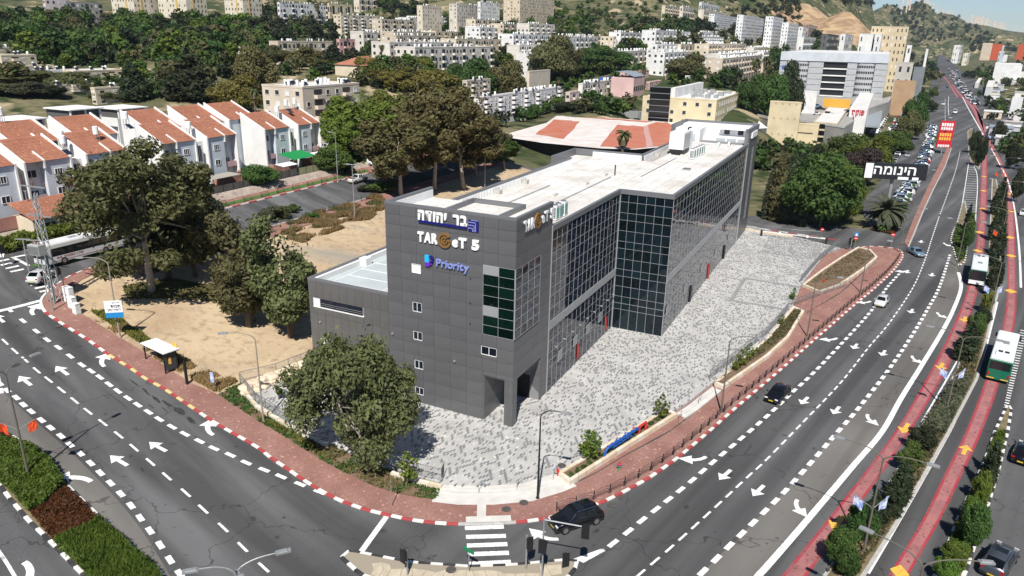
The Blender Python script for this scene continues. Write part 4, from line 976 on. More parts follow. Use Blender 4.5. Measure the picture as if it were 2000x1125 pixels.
def target_sign(s, f, x0, x1, zc, h):
    k = (x1-x0)/7.3
    letters(s, 'TAR', x0, x0+2.45*k, zc-h/2, zc+h/2, [sign_white], f, bold=.055, gap=.04)
    cx = x0+3.25*k; ring(s, cx, zc, f, .82*k if h > .9 else .7*k, .55*k, R(35), R(345), bronze); ring(s, cx, zc, f, .42*k, .24*k, R(40), R(330), bronze); ring(s, cx, zc, f, .13*k, .01, 0, R(360), bronze); q = MB(); a, b = f(cx+.25*k,.06,zc-.08), f(cx+.85*k,.2,zc+.08); q.box(min(a.x,b.x),max(a.x,b.x),min(a.y,b.y),max(a.y,b.y),min(a.z,b.z),max(a.z,b.z)); part('ring_bar', q, bronze, s)
    letters(s, 'eT', x0+4.15*k, x0+5.85*k, zc-h/2, zc+h/2, [sign_white], f, bold=.055, gap=.05); letters(s, '5', x0+6.45*k, x0+7.3*k, zc-h/2, zc+h/2, [sign_white], f, bold=.055)
target_sign(s2, fB, -11.35, -4.05, 19.95, 1.1)
s3 = thing('facade_sign', 'white letters with bronze round G on the long side of the tower', 'sign', (C0[0], C0[1], 0), ROTU); target_sign(s3, fA, 1.5, 9.0, 22.05, 1.15)
s4 = thing('facade_sign', 'periwinkle Priority lettering with cyan and violet P logo below the bronze ring sign', 'sign', (C0[0], C0[1], 0), ROTU)
letters(s4, 'Priority', -9.1, -5.2, 16.75, 17.85, [peri], fB, bold=.02, gap=.05, ext=.09)
for (a0,a1,z0,z1,m_) in ((10.0,10.5,17.3,18.05,cyan),(9.95,10.45,16.85,17.27,violet),(9.65,10.0,17.05,17.5,violet)):
    q = MB(); q.box(-.22,-.04,a0,a1,z0,z1); part('logo_block', q, m_, s4)
ring(s4, -9.85, 17.65, fB, .42, .2, R(-95), R(95), sign_navy, .18, 'logo_arc')
s5 = thing('facade_sign', 'small white sign strip on the far end tower', 'sign', (C0[0], C0[1], 0), ROTU); q = MB(); q.box(93,99.5,-7.7,-7.45,21.3,22.4); part('board', q, sign_white, s5)
# ============================================================ BACKGROUND BUILDINGS
FOOT = []                                    # footprints, so trees keep out of them
FOOT.append(UVP((-1,-8),(103,-8),(103,18),(0,28)))
wallm = {}
def wall(col, dirt_=.82):
    k = tuple(round(c, 3) for c in col)
    if k not in wallm: wallm[k] = M('render_wall_%d' % len(wallm), col, .9, tuple(c*dirt_ for c in col), .22, bump=.1, coord='World', detail=6)
    return wallm[k]
winm = M('dark_window', (.035,.04,.045), .15, spec=.5)
shutm = M('shutter', (.66,.65,.61), .7)
tank_m = M('tank_white', (.8,.8,.78), .45); solar_m = M('solar_panel', (.02,.022,.035), .15, spec=.6)
roofgrey = M('flat_roof', (.52,.5,.47), .9, (.42,.4,.37), .3, coord='World')
roofpale = M('flat_roof_pale', (.68,.67,.64), .85, (.55,.54,.51), .3, coord='World')
tile_red = brick_mat('roof_tile', (.40,.17,.105), (.50,.235,.155), (.25,.10,.06), .3, .36, R(-90)+AZ, .03, bumpd=.03)
def solve_len(c, d, px_t, h):
    lo, hi = 0.2, 400.0; s = 1 if d[0]*1 > 0 else -1
    f0 = pj((c[0]+d[0]*lo, c[1]+d[1]*lo, c[2]+h))[0]; f1 = pj((c[0]+d[0]*60, c[1]+d[1]*60, c[2]+h))[0]
    up = f1 > f0
    for _ in range(40):
        m_ = (lo+hi)/2; x = pj((c[0]+d[0]*m_, c[1]+d[1]*m_, c[2]+h))[0]
        if (x < px_t) == up: lo = m_
        else: hi = m_
    return lo
_wmesh = {}
def wbox(w_, h_, d_, m_, ax):
    k = (w_, h_, d_, m_.name, ax)
    if k not in _wmesh:
        q = MB()
        if ax == 'x': q.box(-w_/2,w_/2,-d_,.02,0,h_)
        else: q.box(-d_,.02,-w_/2,w_/2,0,h_)
        _wmesh[k] = q.mesh('window', m_)
    return _wmesh[k]
def wframe(w_, h_, ax):
    k = ('f', w_, h_, ax)
    if k not in _wmesh:
        q = MB()
        for (a0,a1,z0,z1) in ((-w_/2-.08,w_/2+.08,-.12,0),(-w_/2-.06,-w_/2,0,h_),(w_/2,w_/2+.06,0,h_),(-w_/2-.06,w_/2+.06,h_,h_+.06)):
            if ax == 'x': q.box(a0,a1,-.12,.02,z0,z1)
            else: q.box(-.12,.02,a0,a1,z0,z1)
        _wmesh[k] = q.mesh('window_frame', shutm)
    return _wmesh[k]
def tanks(par, Lx, Ly, H, n, r, seed):
    if n <= 0: return
    q = MB(); s = MB(); rr = random.Random(seed)
    for i in range(n):
        x = rr.uniform(.06,.94)*Lx; y = rr.uniform(.12,.85)*Ly
        q.lathe([(.36*r,.4),(.4*r,.5),(.4*r,1.35),(.3*r,1.45)], 7, c=(x,y,H)); q.box(x-.25,x+.25,y-.25,y+.25,H,H+.4)
        if i % 2 == 0: s._add([(x-.9,y-1.2,H+.3),(x+.6,y-1.2,H+.3),(x+.6,y-.45,H+1.1),(x-.9,y-.45,H+1.1)], [(0,1,2,3)]); s._add([(x-.9,y-1.2,H+.25),(x+.6,y-1.2,H+.25),(x+.6,y-.45,H+1.05),(x-.9,y-.45,H+1.05)], [(3,2,1,0)])
    part('water_tanks', q, tank_m, par, kind='stuff', smooth=False, label='white water tanks on the flat roof')
    if s.f: part('solar_panels', s, solar_m, par, kind='stuff', label='tilted dark solar panels on the flat roof')
def bld(xl, xc, xr, yb, yt, label, col=(.62,.57,.48), storeys=4, D=None, yaw=None, name='apartment_building', style='apt', ntank=None, single=False, balc=True, wsp=3.2, roofm_=None, Ll=None, Lr=None, Hm=None, shut=.35, drop=1.0, z0=None, col2=None):
    yw = AZ if yaw is None else R(yaw); du = np.array([math.sin(yw), math.cos(yw)]); dv = np.array([-math.cos(yw), math.sin(yw)])
    if D is None: c = G(xc, yb)
    else: p = atd(xc, yb, D); c = Vector((p[0], p[1], Ts(p[0], p[1])))
    if z0 is not None: c.z = z0
    Hh = Hm if Hm else max(2.5, height_at(c, yt))
    Lx = Lr if Lr else max(2.0, solve_len(c, du, xr, Hh)); Ly = Ll if Ll else max(2.0, min(80, solve_len(c, dv, xl, Hh)))
    Lx = min(Lx, 140)
    FOOT.append([(c.x-du[0]-dv[0], c.y-du[1]-dv[1]), (c.x+du[0]*(Lx+1)-dv[0], c.y+du[1]*(Lx+1)-dv[1]), (c.x+du[0]*(Lx+1)+dv[0]*(Ly+1), c.y+du[1]*(Lx+1)+dv[1]*(Ly+1)), (c.x-du[0]+dv[0]*(Ly+1), c.y-du[1]+dv[1]*(Ly+1))])
    t = thing(name, label, 'building', (c.x, c.y, c.z), R(90)-yw); rr = random.Random(hash(label) % 9973 if False else sum(map(ord, label)))
    wm = wall(col); q = MB(); q.box(0,Lx,0,Ly,-6*drop,Hh-.5); part('wall', q, wm, t)
    q = MB(); e = .25; q.box(-.06,Lx+.06,-.06,e,Hh-.5,Hh); q.box(-.06,Lx+.06,Ly-e,Ly+.06,Hh-.5,Hh+.004); q.box(-.06,e,e,Ly-e,Hh-.5,Hh+.003); q.box(Lx-e,Lx+.06,e,Ly-e,Hh-.5,Hh+.002); part('parapet', q, wm, t)
    q = MB(); q.box(e,Lx-e,e,Ly-e,Hh-.5,Hh-.3); part('roof', q, roofm_ or roofpale, t)
    if style == 'plain': return t, Lx, Ly, Hh
    sh = (Hh-.6)/storeys; wst = MB(); shu = MB(); bst = MB(); bdk = MB()
    for ax, L in (('x', Lx), ('y', Ly)):
        n = max(1, int(L/wsp)); st = L/n
        for i in range(n):
            a = st*(i+.5); bal = balc and ax == 'x' and (i % 3 == 1) and style == 'apt'
            kind = rr.random()
            for s in range(storeys):
                z = s*sh+sh*.32; w_, h_ = (1.3, sh*.42) if style == 'apt' else (st*.7, sh*.5)
                if style == 'tower': w_, h_ = .9, sh*.45
                if rr.random() < .08: continue
                if bal:
                    bw = st*.8
                    bdk.box(a-bw/2,a+bw/2,-.06,.01,s*sh+.9,s*sh+sh*.86); bst.box(a-bw/2,a+bw/2,-1.1,.0,s*sh,s*sh+.14); bst.box(a-bw/2,a+bw/2,-1.1,-1.0,s*sh+.14,s*sh+1.0); bst.box(a-bw/2,a-bw/2+.1,-1.0,0,s*sh+.14,s*sh+1.0); bst.box(a+bw/2-.1,a+bw/2,-1.0,0,s*sh+.14,s*sh+1.0)
                    continue
                isS = rr.random() < shut
                if single:
                    o = link('window', wframe(round(w_,2), round(h_,2), ax), t); o.location = (a,0,z) if ax == 'x' else (0,a,z)
                    link('pane', wbox(round(w_,2), round(h_,2), .05, shutm if isS else winm, ax), o)
                else:
                    g_ = shu if isS else wst
                    if ax == 'x': g_.box(a-w_/2,a+w_/2,-.06,.01,z,z+h_)
                    else: g_.box(-.06,.01,a-w_/2,a+w_/2,z,z+h_)
    if wst.f: part('windows', wst, winm, t, kind='stuff')
    if shu.f: part('shutters', shu, shutm, t, kind='stuff')
    if bst.f: part('balconies', bst, wall(col2 or tuple(min(.8, c_*1.08) for c_ in col)), t, kind='stuff'); part('balcony_doors', bdk, winm, t, kind='stuff')
    tanks(t, Lx, Ly, Hh-.3, int(Lx/4.0) if ntank is None else ntank, 1.0, int(xl)+7)
    return t, Lx, Ly, Hh
cream = (.66,.57,.43); beige = (.58,.5,.39); white = (.74,.73,.71); tan = (.53,.45,.34); yellowish = (.62,.53,.34); pinkish = (.66,.5,.44)
# left hillside
for k, (a, b, c_, yb, yt, D, l_) in enumerate(((-30,-6,66,206,168,238,'cream house with roof terrace at the far left behind the tiled rows'),(88,118,182,208,174,236,'cream stepped house left of the tall narrow block'),(238,262,322,210,176,240,'cream stepped house below the round dark conifer'),(318,338,408,206,176,246,'pale cream house below the biggest conifer'),(430,446,498,212,182,240,'small cream house left of the palms'),(60,78,120,182,148,262,'two tier cream house behind the olive grove'),(330,340,372,172,140,300,'cream gable house between the two conifers'),(-30,-20,20,122,92,330,'cream house high at the left photo edge'),(30,40,88,124,100,335,'cream house with white dish at the wood edge'))): bld(a, b, c_, yb, yt, l_, [cream, (.68,.6,.48), white][k % 3], 3, D=D, ntank=5)
bld(-30,8,70,140,107,'cream stepped house with red awning at the far left edge', cream, 3, D=290)
bld(100,150,240,176,138,'long cream block with vaulted roof hoods above the tiled houses', cream, 3, D=285)
bld(235,276,335,168,134,'cream block half hidden by dark conifers', cream, 3, D=300)
bld(-10,12,105,166,141,'low cream house behind the olive tree at far left', cream, 2, D=275)
bld(184,192,236,216,171,'tall narrow cream block just behind the tiled roofs', cream, 3, D=225, balc=False)
bld(412,419,466,144,107,'cream three storey block right of the big dark conifer', cream, 3, D=330)
bld(462,466,489,130,108,'pale cream block beside the conifer, right of its neighbour', white, 2, D=350)
bld(436,441,488,162,140,'low cream house with ochre shutters below the cream block', cream, 1, D=300, balc=False, ntank=2)
bld(85,92,131,29,-4,'pink white block on stilts at the hilltop', (.72,.62,.62), 3, D=520, balc=False, ntank=0)
bld(130,133,199,34,2,'long grey block beside the pink one at the hilltop', (.3,.3,.31), 3, D=522, ntank=0)
for k, (a, b, c_) in enumerate(((203,266,293),(296,368,393),(428,478,502))):
    t, Lx, Ly, Hh = bld(a, b, c_, 44+k*3, -95, ['leftmost','middle','rightmost'][k]+' tall cream tower with ochre stripe on the upper left hill', (.64,.58,.46), 14, D=535, style='tower', wsp=2.6, ntank=0)
    q = MB(); q.box(-.25,.02,Ly*.3,Ly*.36,0,Hh-1); q.box(Lx*.3,Lx*.36,-.25,.02,0,Hh-1); part('ochre_stripe', q, M('ochre', (.55,.38,.12), .8), t)
bld(541,549,641,50,4,'white block with dark balconies on the hilltop between palms', white, 4, D=600)
bld(640,644,688,26,6,'small ochre block right of the white hilltop block', yellowish, 2, D=640)
bld(651,668,747,77,28,'cream block with pilotis and balcony columns below the hilltop', cream, 6, D=550, col2=white)
bld(690,702,806,16,-14,'long cream slab at the top edge of the photo', (.66,.58,.46), 3, D=760, ntank=6)
bld(814,826,862,68,10,'slim cream tower block alone among trees', (.63,.55,.44), 8, D=620, style='tower')
bld(877,893,936,64,7,'grey and cream tower block left of the white tower', (.58,.53,.45), 8, D=650, style='tower')
bld(933,938,976,58,3,'white tower block with window columns', white, 8, D=660, style='tower')
bld(984,1015,1083,47,-25,'ochre brown tower group at the top edge', (.6,.5,.37), 11, D=690, style='tower')
bld(525,547,650,136,80,'long beige terrace with red awnings below the dark conifers', beige, 3, D=390)
bld(661,664,693,103,76,'small pink block with red awning', (.68,.42,.38), 3, D=440, ntank=2)
bld(727,741,880,116,77,'upper long white stepped apartment row', (.72,.66,.58), 4, D=560)
bld(777,802,929,133,97,'lower long white stepped apartment row', white, 4, D=520)
bld(752,757,836,158,132,'low ochre yellow block behind the tall palms', yellowish, 2, D=400)
t, Lx, Ly, Hh = bld(511,597,701,264,169,'large beige five storey block with balconies behind the palms', (.60,.52,.42), 5, single=True, D=193, ntank=20, wsp=3.4)
bld(580,608,633,176,141,'cream roof house with hipped red tiles behind the beige block', cream, 2, D=245, balc=False, ntank=3, Hm=8)
bld(930,935,1096,262,190,'long white apartment block with pink bands right of the brown trees', (.74,.71,.70), 4, single=True, D=262, wsp=3.6, ntank=22, shut=.25)
bld(903,912,958,228,157,'cream apartment block behind the long white one', (.63,.56,.47), 5, D=300)
bld(998,1001,1059,78,52,'white block with roof tanks on the slope left of the scrubby hill', white, 3, D=620)
bld(1010,1014,1042,126,84,'narrow white block with red tiled edge', white, 4, D=480)
bld(1096,1103,1167,100,72,'white block under the scrubby hill', white, 3, D=560)
bld(1102,1106,1166,120,98,'two storey white house row with red roof edges', (.72,.66,.62), 2, D=470, ntank=3)
bld(1197,1201,1242,101,77,'small white block on the slope', white, 3, D=560)
bld(1272,1281,1326,126,86,'white block on pilotis below the dark pine grove', white, 4, D=470)
bld(1325,1328,1360,112,86,'cream wing beside the white block on pilotis', cream, 3, D=480)
bld(1338,1345,1420,98,70,'white terrace row left of the big white towers', white, 3, D=620)
bld(1360,1364,1428,92,62,'white upper block left of the big white towers', white, 3, D=680)
bld(1366,1372,1492,158,133,'long low white block right of the round green tree', white, 3, D=430)
bld(1384,1390,1484,136,109,'long white row with red awnings above the low white block', (.74,.7,.66), 3, D=520)
bld(1293,1297,1330,42,10,'cream hillside block nearest the scrub', cream, 4, D=760, ntank=4)
bld(1328,1332,1356,40,12,'cream hillside block second from the scrub', (.68,.6,.5), 3, D=780, ntank=4)
bld(1369,1373,1423,42,18,'cream hillside block right of the pines', cream, 3, D=800, ntank=4)
bld(1366,1369,1405,22,4,'small white hilltop house', white, 2, D=900, ntank=2)
bld(1268,1272,1330,10,-18,'pale block at the top edge of the scrubby hill', (.68,.6,.5), 4, D=900, ntank=4)
# white tower group
for k, (a, b, c_, yb, yt) in enumerate(((1385,1391,1446,76,27),(1440,1446,1500,86,29),(1496,1503,1531,96,32),(1528,1534,1560,98,44))):
    bld(a, b, c_, yb, yt, ['first','second','third','fourth'][k]+' of the bright white apartment towers from the left', (.76,.76,.76), 9, D=780+k*6, style='tower', wsp=2.4, ntank=0, shut=.1)
bld(1560,1564,1576,88,52,'white block right of the white tower group', (.74,.73,.7), 6, D=900, style='tower', ntank=0); bld(1574,1577,1598,76,48,'brown building shell below the quarry', (.3,.23,.2), 6, D=960, style='tower', ntank=0)
bld(1560,1567,1608,98,72,'low white terrace under the quarry', white, 4, D=800, ntank=0)
# modern blocks in front of the quarry
for k, (a, b, c_, yb, yt, col) in enumerate(((1606,1612,1644,104,66,(.12,.12,.125)),(1642,1646,1682,104,66,white),(1680,1700,1713,104,66,white),(1710,1716,1757,106,66,(.70,.70,.7)))):
    bld(a, b, c_, yb, yt, ['black and white','white','white stepped','white and grey banded'][k]+' modern block behind the grey office, '+['leftmost','second','third','fourth']
        [k], col, 6, D=620, style='tower', wsp=2.6, ntank=0)
bld(1703,1766,1785,104,52,'tall ochre cream apartment block in front of the quarry', (.60,.5,.34), 9, D=660, style='tower', wsp=3, ntank=0)
bld(1772,1777,1812,113,88,'low white block right of the ochre tower', white, 4, D=720, ntank=0); bld(1809,1811,1815,110,96,'white slab sign wall at the road end', white, 2, D=700, ntank=0, style='plain')
# school and civic buildings in the middle distance
bld(1175,1178,1231,168,126,'peach windowless block at the school', (.62,.42,.31), 3, D=430, style='plain')
bld(1211,1216,1268,206,142,'pink four storey school block', (.68,.45,.40), 4, D=370, balc=False, ntank=0)
bld(1262,1266,1292,200,160,'pink school wing with rows of windows', (.7,.48,.43), 3, D=365, balc=False, ntank=0)
bld(1174,1177,1214,178,152,'bright blue school gable', (.05,.16,.5), 1, D=400, style='plain')
bld(1302,1305,1340,176,149,'peach flat block right of the barrel roof', (.6,.4,.3), 2, D=400, style='plain'); bld(1339,1343,1388,184,154,'white blank block by the school', white, 2, D=390, style='plain'); bld(1379,1383,1430,176,150,'cream low block behind the cream office', cream, 2, D=400, ntank=0)
bld(1132,1136,1211,206,163,'white three storey block with roof tanks before the school', (.72,.68,.62), 3, D=330, ntank=18)
bld(1108,1112,1140,212,180,'small pinkish annex beside the white block', (.64,.52,.48), 2, D=320, ntank=0); bld(1030,1033,1075,178,139,'cream windowless block among the trees', (.68,.6,.5), 3, D=380, style='plain')
def barrel():
    t = thing('barrel_roof_hall', 'school hall with grey curved metal roof', 'building', G(1236,196), R(90)-AZ); c = t.location; q = MB(); L = 17; Wd = 11; n = 10; vs = []; fs = []
    for i in range(n+1):
        a = i/n*math.pi*.5; vs += [(0, Wd*i/n, 9+3.2*math.sin(math.pi*(.12+.5*i/n))),(L, Wd*i/n, 9+3.2*math.sin(math.pi*(.12+.5*i/n)))]
    for i in range(n): fs.append((2*i,2*i+1,2*i+3,2*i+2))
    q._add(vs, fs); part('roof', q, M('metal_roof', (.42,.46,.48), .4, (.36,.4,.42), 1, metal=.4), t)
    q = MB(); q.box(.2,L-.2,.2,Wd-.2,-2,9.8); part('wall', q, wall((.66,.45,.42)), t)
    q = MB()
    for i in range(5): q.box(1+i*3.2,3+i*3.2,.1,.22,4,6); 
    part('windows', q, winm, t, kind='stuff')
barrel()
# cream office with black glass centre
t, Lx, Ly, Hh = bld(1256,1393,1449,262,195,'cream stone office with black glass front and rooftop plant', (.64,.55,.36), 3, D=282, balc=False, ntank=0, single=True, wsp=4.2, shut=.0)
q = MB(); q.box(-.5,-.05,Ly*.62,Ly*.9,-2,Hh+3.5); part('black_glass', q, M('black_glass', (.008,.009,.01), .08, spec=.6), t)
for i in range(7):
    q = MB(); q.box(-.56,-.5,Ly*.62,Ly*.9,i*2.3,i*2.3+.25); part('glass_band', q, steel_grey, t)
q = MB(); rr = random.Random(4)
for i in range(26):
    x, y = rr.uniform(.1,.85)*Lx, rr.uniform(.04,.55)*Ly; s_ = rr.uniform(.5,1.3); q.box(x,x+s_*1.6,y,y+s_*1.6,Hh-.3,Hh+s_)
part('rooftop_plant', q, galv, t, kind='stuff')
q = MB(); q.box(2,Lx-2,Ly*.58,Ly*.64,Hh-.3,Hh+3.4); part('roof_house', q, wall(white), t)
# grey office on the mall deck
deck_m = M('deck_concrete', (.36,.34,.32), .9, (.28,.27,.25), .2, coord='World')
DECK_Z = 9.5
dk = thing('parking_deck', 'concrete rooftop parking deck in front of the grey office', 'building', (0,0,0), 0)
def deckpt(px, py, z=DECK_Z): d = ray(px, py); t_ = (z-CH)/d[2]; return (d[0]*t_, d[1]*t_)
DK = [deckpt(*p) for p in ((1440,218),(1500,187),(1527,178),(1722,196),(1742,190),(1735,200),(1666,222),(1668,238),(1648,250),(1560,237),(1500,232))]
FOOT.append(DK); q = MB(); q.prism([p for p in DK] if True else DK, 0, DECK_Z)
me = q.mesh('deck_slab', deck_m); bm = bmesh.new(); bm.from_mesh(me); bmesh.ops.recalc_face_normals(bm, faces=bm.faces); bm.to_mesh(me); bm.free(); part('deck_slab', me, None, dk)
q = MB()
for i in range(len(DK)):
    a, b = Vector((*DK[i], 0)), Vector((*DK[(i+1) % len(DK)], 0)); d_ = (b-a); L = d_.length; m_ = (a+b)/2; q.obox((m_.x, m_.y, DECK_Z+.45), d_/2, Vector((-d_.y, d_.x, 0)).normalized()*.12, (0,0,.5))
part('deck_parapet', q, concrete_pale, dk)
cgo = deckpt(1722,194)
t, Lx, Ly, Hh = bld(1527,1722,1746,196,106,'big grey panelled office block with round bays and open dark centre', (.44,.45,.46), 6, style='plain', name='office_block', z0=DECK_Z, D=cgo[1], drop=1.6)
pan = M('precast_panel', (.42,.43,.44), .8, (.36,.37,.38), .8, coord='World')
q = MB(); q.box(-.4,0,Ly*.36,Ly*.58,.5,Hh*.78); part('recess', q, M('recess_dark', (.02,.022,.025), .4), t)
for i in range(5):
    q = MB(); q.box(-1.2,-.3,Ly*.36,Ly*.58,i*Hh*.155+.2,i*Hh*.155+.9); part('terrace_slab', q, wall(white), t)
for (a, b) in ((.0,.11),(.27,.36),(.58,.72),(.89,1.0)):
    for i in range(6):
        q = MB(); q.box(-1.3,0,Ly*a+.05,Ly*b-.05,i*Hh*.13+.15,(i+1)*Hh*.13-.05); part('precast_panel', q, pan, t)
for (a, b) in ((.11,.27),(.72,.89)):
    m0 = MB(); cy, ry = Ly*(a+b)/2, Ly*(b-a)/2; n = 12; P = [(-1.6*math.sin(math.pi*i/n), cy-ry*math.cos(math.pi*i/n)) for i in range(n+1)]; m0.prism(P, 0, Hh*.78); bay = part('round_bay', m0, pan, t)
    for s_ in range(6):
        for i in range(n):
            a0, a1 = Vector((*P[i], 0)), Vector((*P[i+1], 0)); mid = (a0+a1)/2; dd = (a1-a0)*.36; nn = Vector((dd.y,-dd.x,0)).normalized()
            if nn.x > 0: nn = -nn
            w0 = MB(); w0.obox(mid+nn*.05+Vector((0,0,s_*Hh*.128+1.7)), dd, nn*.06, (0,0,.62)); part('window', w0, winm, bay)
for (a, b) in ((.0,.36),(.36,.58),(.58,1.0)):
    q = MB(); q.box(-1.5,.1,Ly*a,Ly*b,Hh*.80,Hh); part('attic_panel', q, wall((.55,.58,.62)), t)
q = MB(); q.box(-1.52,-1.45,Ly*.93,Ly*.975,Hh*.60,Hh*.68); part('logo_disc', q, M('logo_blue', (.05,.12,.4), .5), t)
q = MB()
for s_ in range(6): q.box(.8,Lx-.8,-.07,.01,s_*Hh*.128+1.2,s_*Hh*.128+2.4)
part('windows', q, winm, t, kind='stuff')
# cream castle-like block with slit windows below the deck
t, Lx, Ly, Hh = bld(1505,1552,1556,296,200,'tall cream stone block with tiny square openings', (.64,.54,.36), 3, D=285, style='plain')
q = MB()
for r_ in (.28,.62,.93):
    for i in range(4): q.box(-.05,.02,Ly*(.12+.22*i),Ly*(.12+.22*i)+.7,Hh*r_,Hh*r_+.7)
part('openings', q, wall((.45,.37,.23)), t, kind='stuff')
t, Lx, Ly, Hh = bld(1552,1592,1596,296,243,'lower cream stone wing with long slot beside the tall one', (.66,.56,.37), 3, D=286, style='plain'); q = MB(); q.box(-.05,.02,Ly*.2,Ly*.9,Hh*.62,Hh*.66); q.box(-.06,.02,Ly*.3,Ly*.45,Hh*.15,Hh*.25); part('openings', q, winm, t, kind='stuff')
t, Lx, Ly, Hh = bld(1590,1628,1658,292,240,'black glazed end block with slanted cream fins under the deck', (.62,.53,.36), 4, D=287, style='plain'); q = MB()
for i in range(4): q.box(-.06,.02,.4,Ly-.4,i*Hh*.24+.4,i*Hh*.24+2.2); q.box(.4,Lx-.4,-.06,.02,i*Hh*.24+.4,i*Hh*.24+2.2)
part('glass_band', q, MATS['black_glass'], t)
bld(1556,1590,1594,222,178,'plain white lift house on the parking deck', white, 1, style='plain', z0=DECK_Z, D=deckpt(1590,222)[1])
t, Lx, Ly, Hh = bld(1660,1686,1742,262,214,'white shop front with red Hebrew lettering and corrugated canopy', white, 1, style='plain', D=322)
q = MB(); q.box(2,Lx-1,-6,-.1,Hh*.42,Hh*.48); part('canopy', q, MATS['metal_roof'], t); letters(t, 'סקופ', -Ly+1, -1, Hh*.75, Hh*.97, [M('letters_red', (.5,.02,.03), .5)], lambda a, o, z: Vector((-o, -a, z)), ext=.1)
t_ = thing('site_billboard', 'orange billboard on the edge of the parking deck', 'billboard', (*deckpt(1632,214), DECK_Z), R(90)-AZ-R(90)); q = MB(); q.box(-6,6,-.2,.2,1.0,5.0); part('panel', q, M('billboard_orange', (.62,.33,.05), .6), t_)
for sx in (-5,0,5):
    q = MB(); q.box(sx-.15,sx+.15,-.12,.12,0,1.0); part('post', q, galv, t_)
bld(1753,1775,1795,172,122,'unfinished concrete block with red floors beside the road', (.5,.47,.43), 4, D=450, ntank=0, balc=False); bld(1786,1800,1812,172,131,'small modern block with white frame and dark glass', (.2,.22,.24), 2, D=460, ntank=0, balc=False); bld(1748,1786,1793,182,158,'rusty brown open shed below the unfinished block', (.42,.28,.17), 1, D=440, style='plain')
# right of the road
for k, a in enumerate(((1864,1869,1912,118,88,white,3,900),(1882,1886,1930,122,105,(.72,.66,.55),2,820),(1920,1932,1938,112,84,(.6,.5,.38),4,900),(1934,1952,1957,112,86,(.52,.1,.03),4,880),(1952,1956,1992,110,88,(.5,.53,.58),3,890),(1990,1996,2040,112,86,(.5,.1,.03),4,880),
    (1952,1957,2030,118,100,(.5,.55,.62),2,860),(1961,1964,1998,122,107,white,1,800),(1944,1989,1994,164,127,(.74,.74,.73),2,520),(1926,1936,2060,188,170,(.55,.55,.53),1,470),(1978,1990,2080,230,190,(.72,.72,.71),2,400),(1905,1910,1960,172,162,(.6,.58,.52),1,560),(1976,1984,2040,262,240,(.22,.22,.22),1,330),(1990,1999,2060,160,140,(.66,.64,.6),2,520))):
    bld(a[0], a[1], a[2], a[3]+(6 if k < 8 else 0), a[4], ['white office far right of the road','cream low shed beside the far road','ochre mall wing far right','first orange red mall block','grey mall centre with small windows','second orange red mall block at the edge','pale blue grey mall base','white low mall hall','big blank white box building right of the road','long low pale roofed market hall','white gabled warehouse at the right edge','low pale kiosk row at the junction','dark flat roofed shed at the right edge','pale block beyond the white box'][k], a[5], a[6], style='apt' if k in (0,1,4,6) else 'plain', balc=False, ntank=0, yaw=32)
re_ = random.Random(55); EXTRA = []
for k in range(400):
    if len(EXTRA) >= 46: break
    x, y = re_.uniform(690,1500), re_.uniform(50,172)
    if not in_poly(x, y, [(690,80),(830,60),(1000,62),(1130,80),(1300,95),(1500,105),(1500,170),(1330,165),(1250,150),(1120,160),(960,150),(740,140)]): continue
    p = G(x, y); sc = F/depth(p); wpx = re_.uniform(16,38)*sc; lp = re_.uniform(9,12)*sc*.8; q4 = [G2(x, y), G2(x+wpx*.5, y-2), G2(x+wpx, y-4), G2(x-lp, y-3), G2(x+wpx*.5, y-9)]
    if any(in_poly(a[0], a[1], f) for a in q4 for f in FOOT): continue
    hm = re_.uniform(9,14); c_ = re_.choice([white, white, (.68,.63,.56), cream, beige]); b_ = bld(x-lp, x, x+wpx, y, y-20, ('white' if c_ == white else 'cream')+' flat roofed block', c_, int(hm/3), Hm=hm); EXTRA.append((x, b_[0], 'upper' if y < 90 else 'middle' if y < 125 else 'lower'))
# skyline along the far ridge
for k in range(34):
    r = random.Random(100+k); x = 1768+k*7.2+r.uniform(-2,2); yr = np.interp(x, [1760,1800,1850,1900,1950,2000],[ -6,4,28,47,63,75]); D = float(np.interp(x, [1760,1800,1850,1900,1950,2000], [2750,2900,3200,3700,4600,6000])); hp = r.uniform(5,10)+(12 if 1893 < x < 1965 else 0)
    bld(x-1.5, x, x+r.uniform(4,7.5), yr+2, yr-hp, 'pale distant tower on the ridge skyline, %s' % (['at the hill crest left of the sky','on the falling ridge below the crest','in the tall cluster at mid ridge','in the tall cluster right of mid ridge','low on the ridge near the right edge'][min(4, k//7)]), (.62+r.uniform(-.05,.08),.56,.48), 7, D=D, style='tower', wsp=6, ntank=0, name='skyline_building', drop=1)['group' if False else 0]['group'] = 'towers on the far ridge'
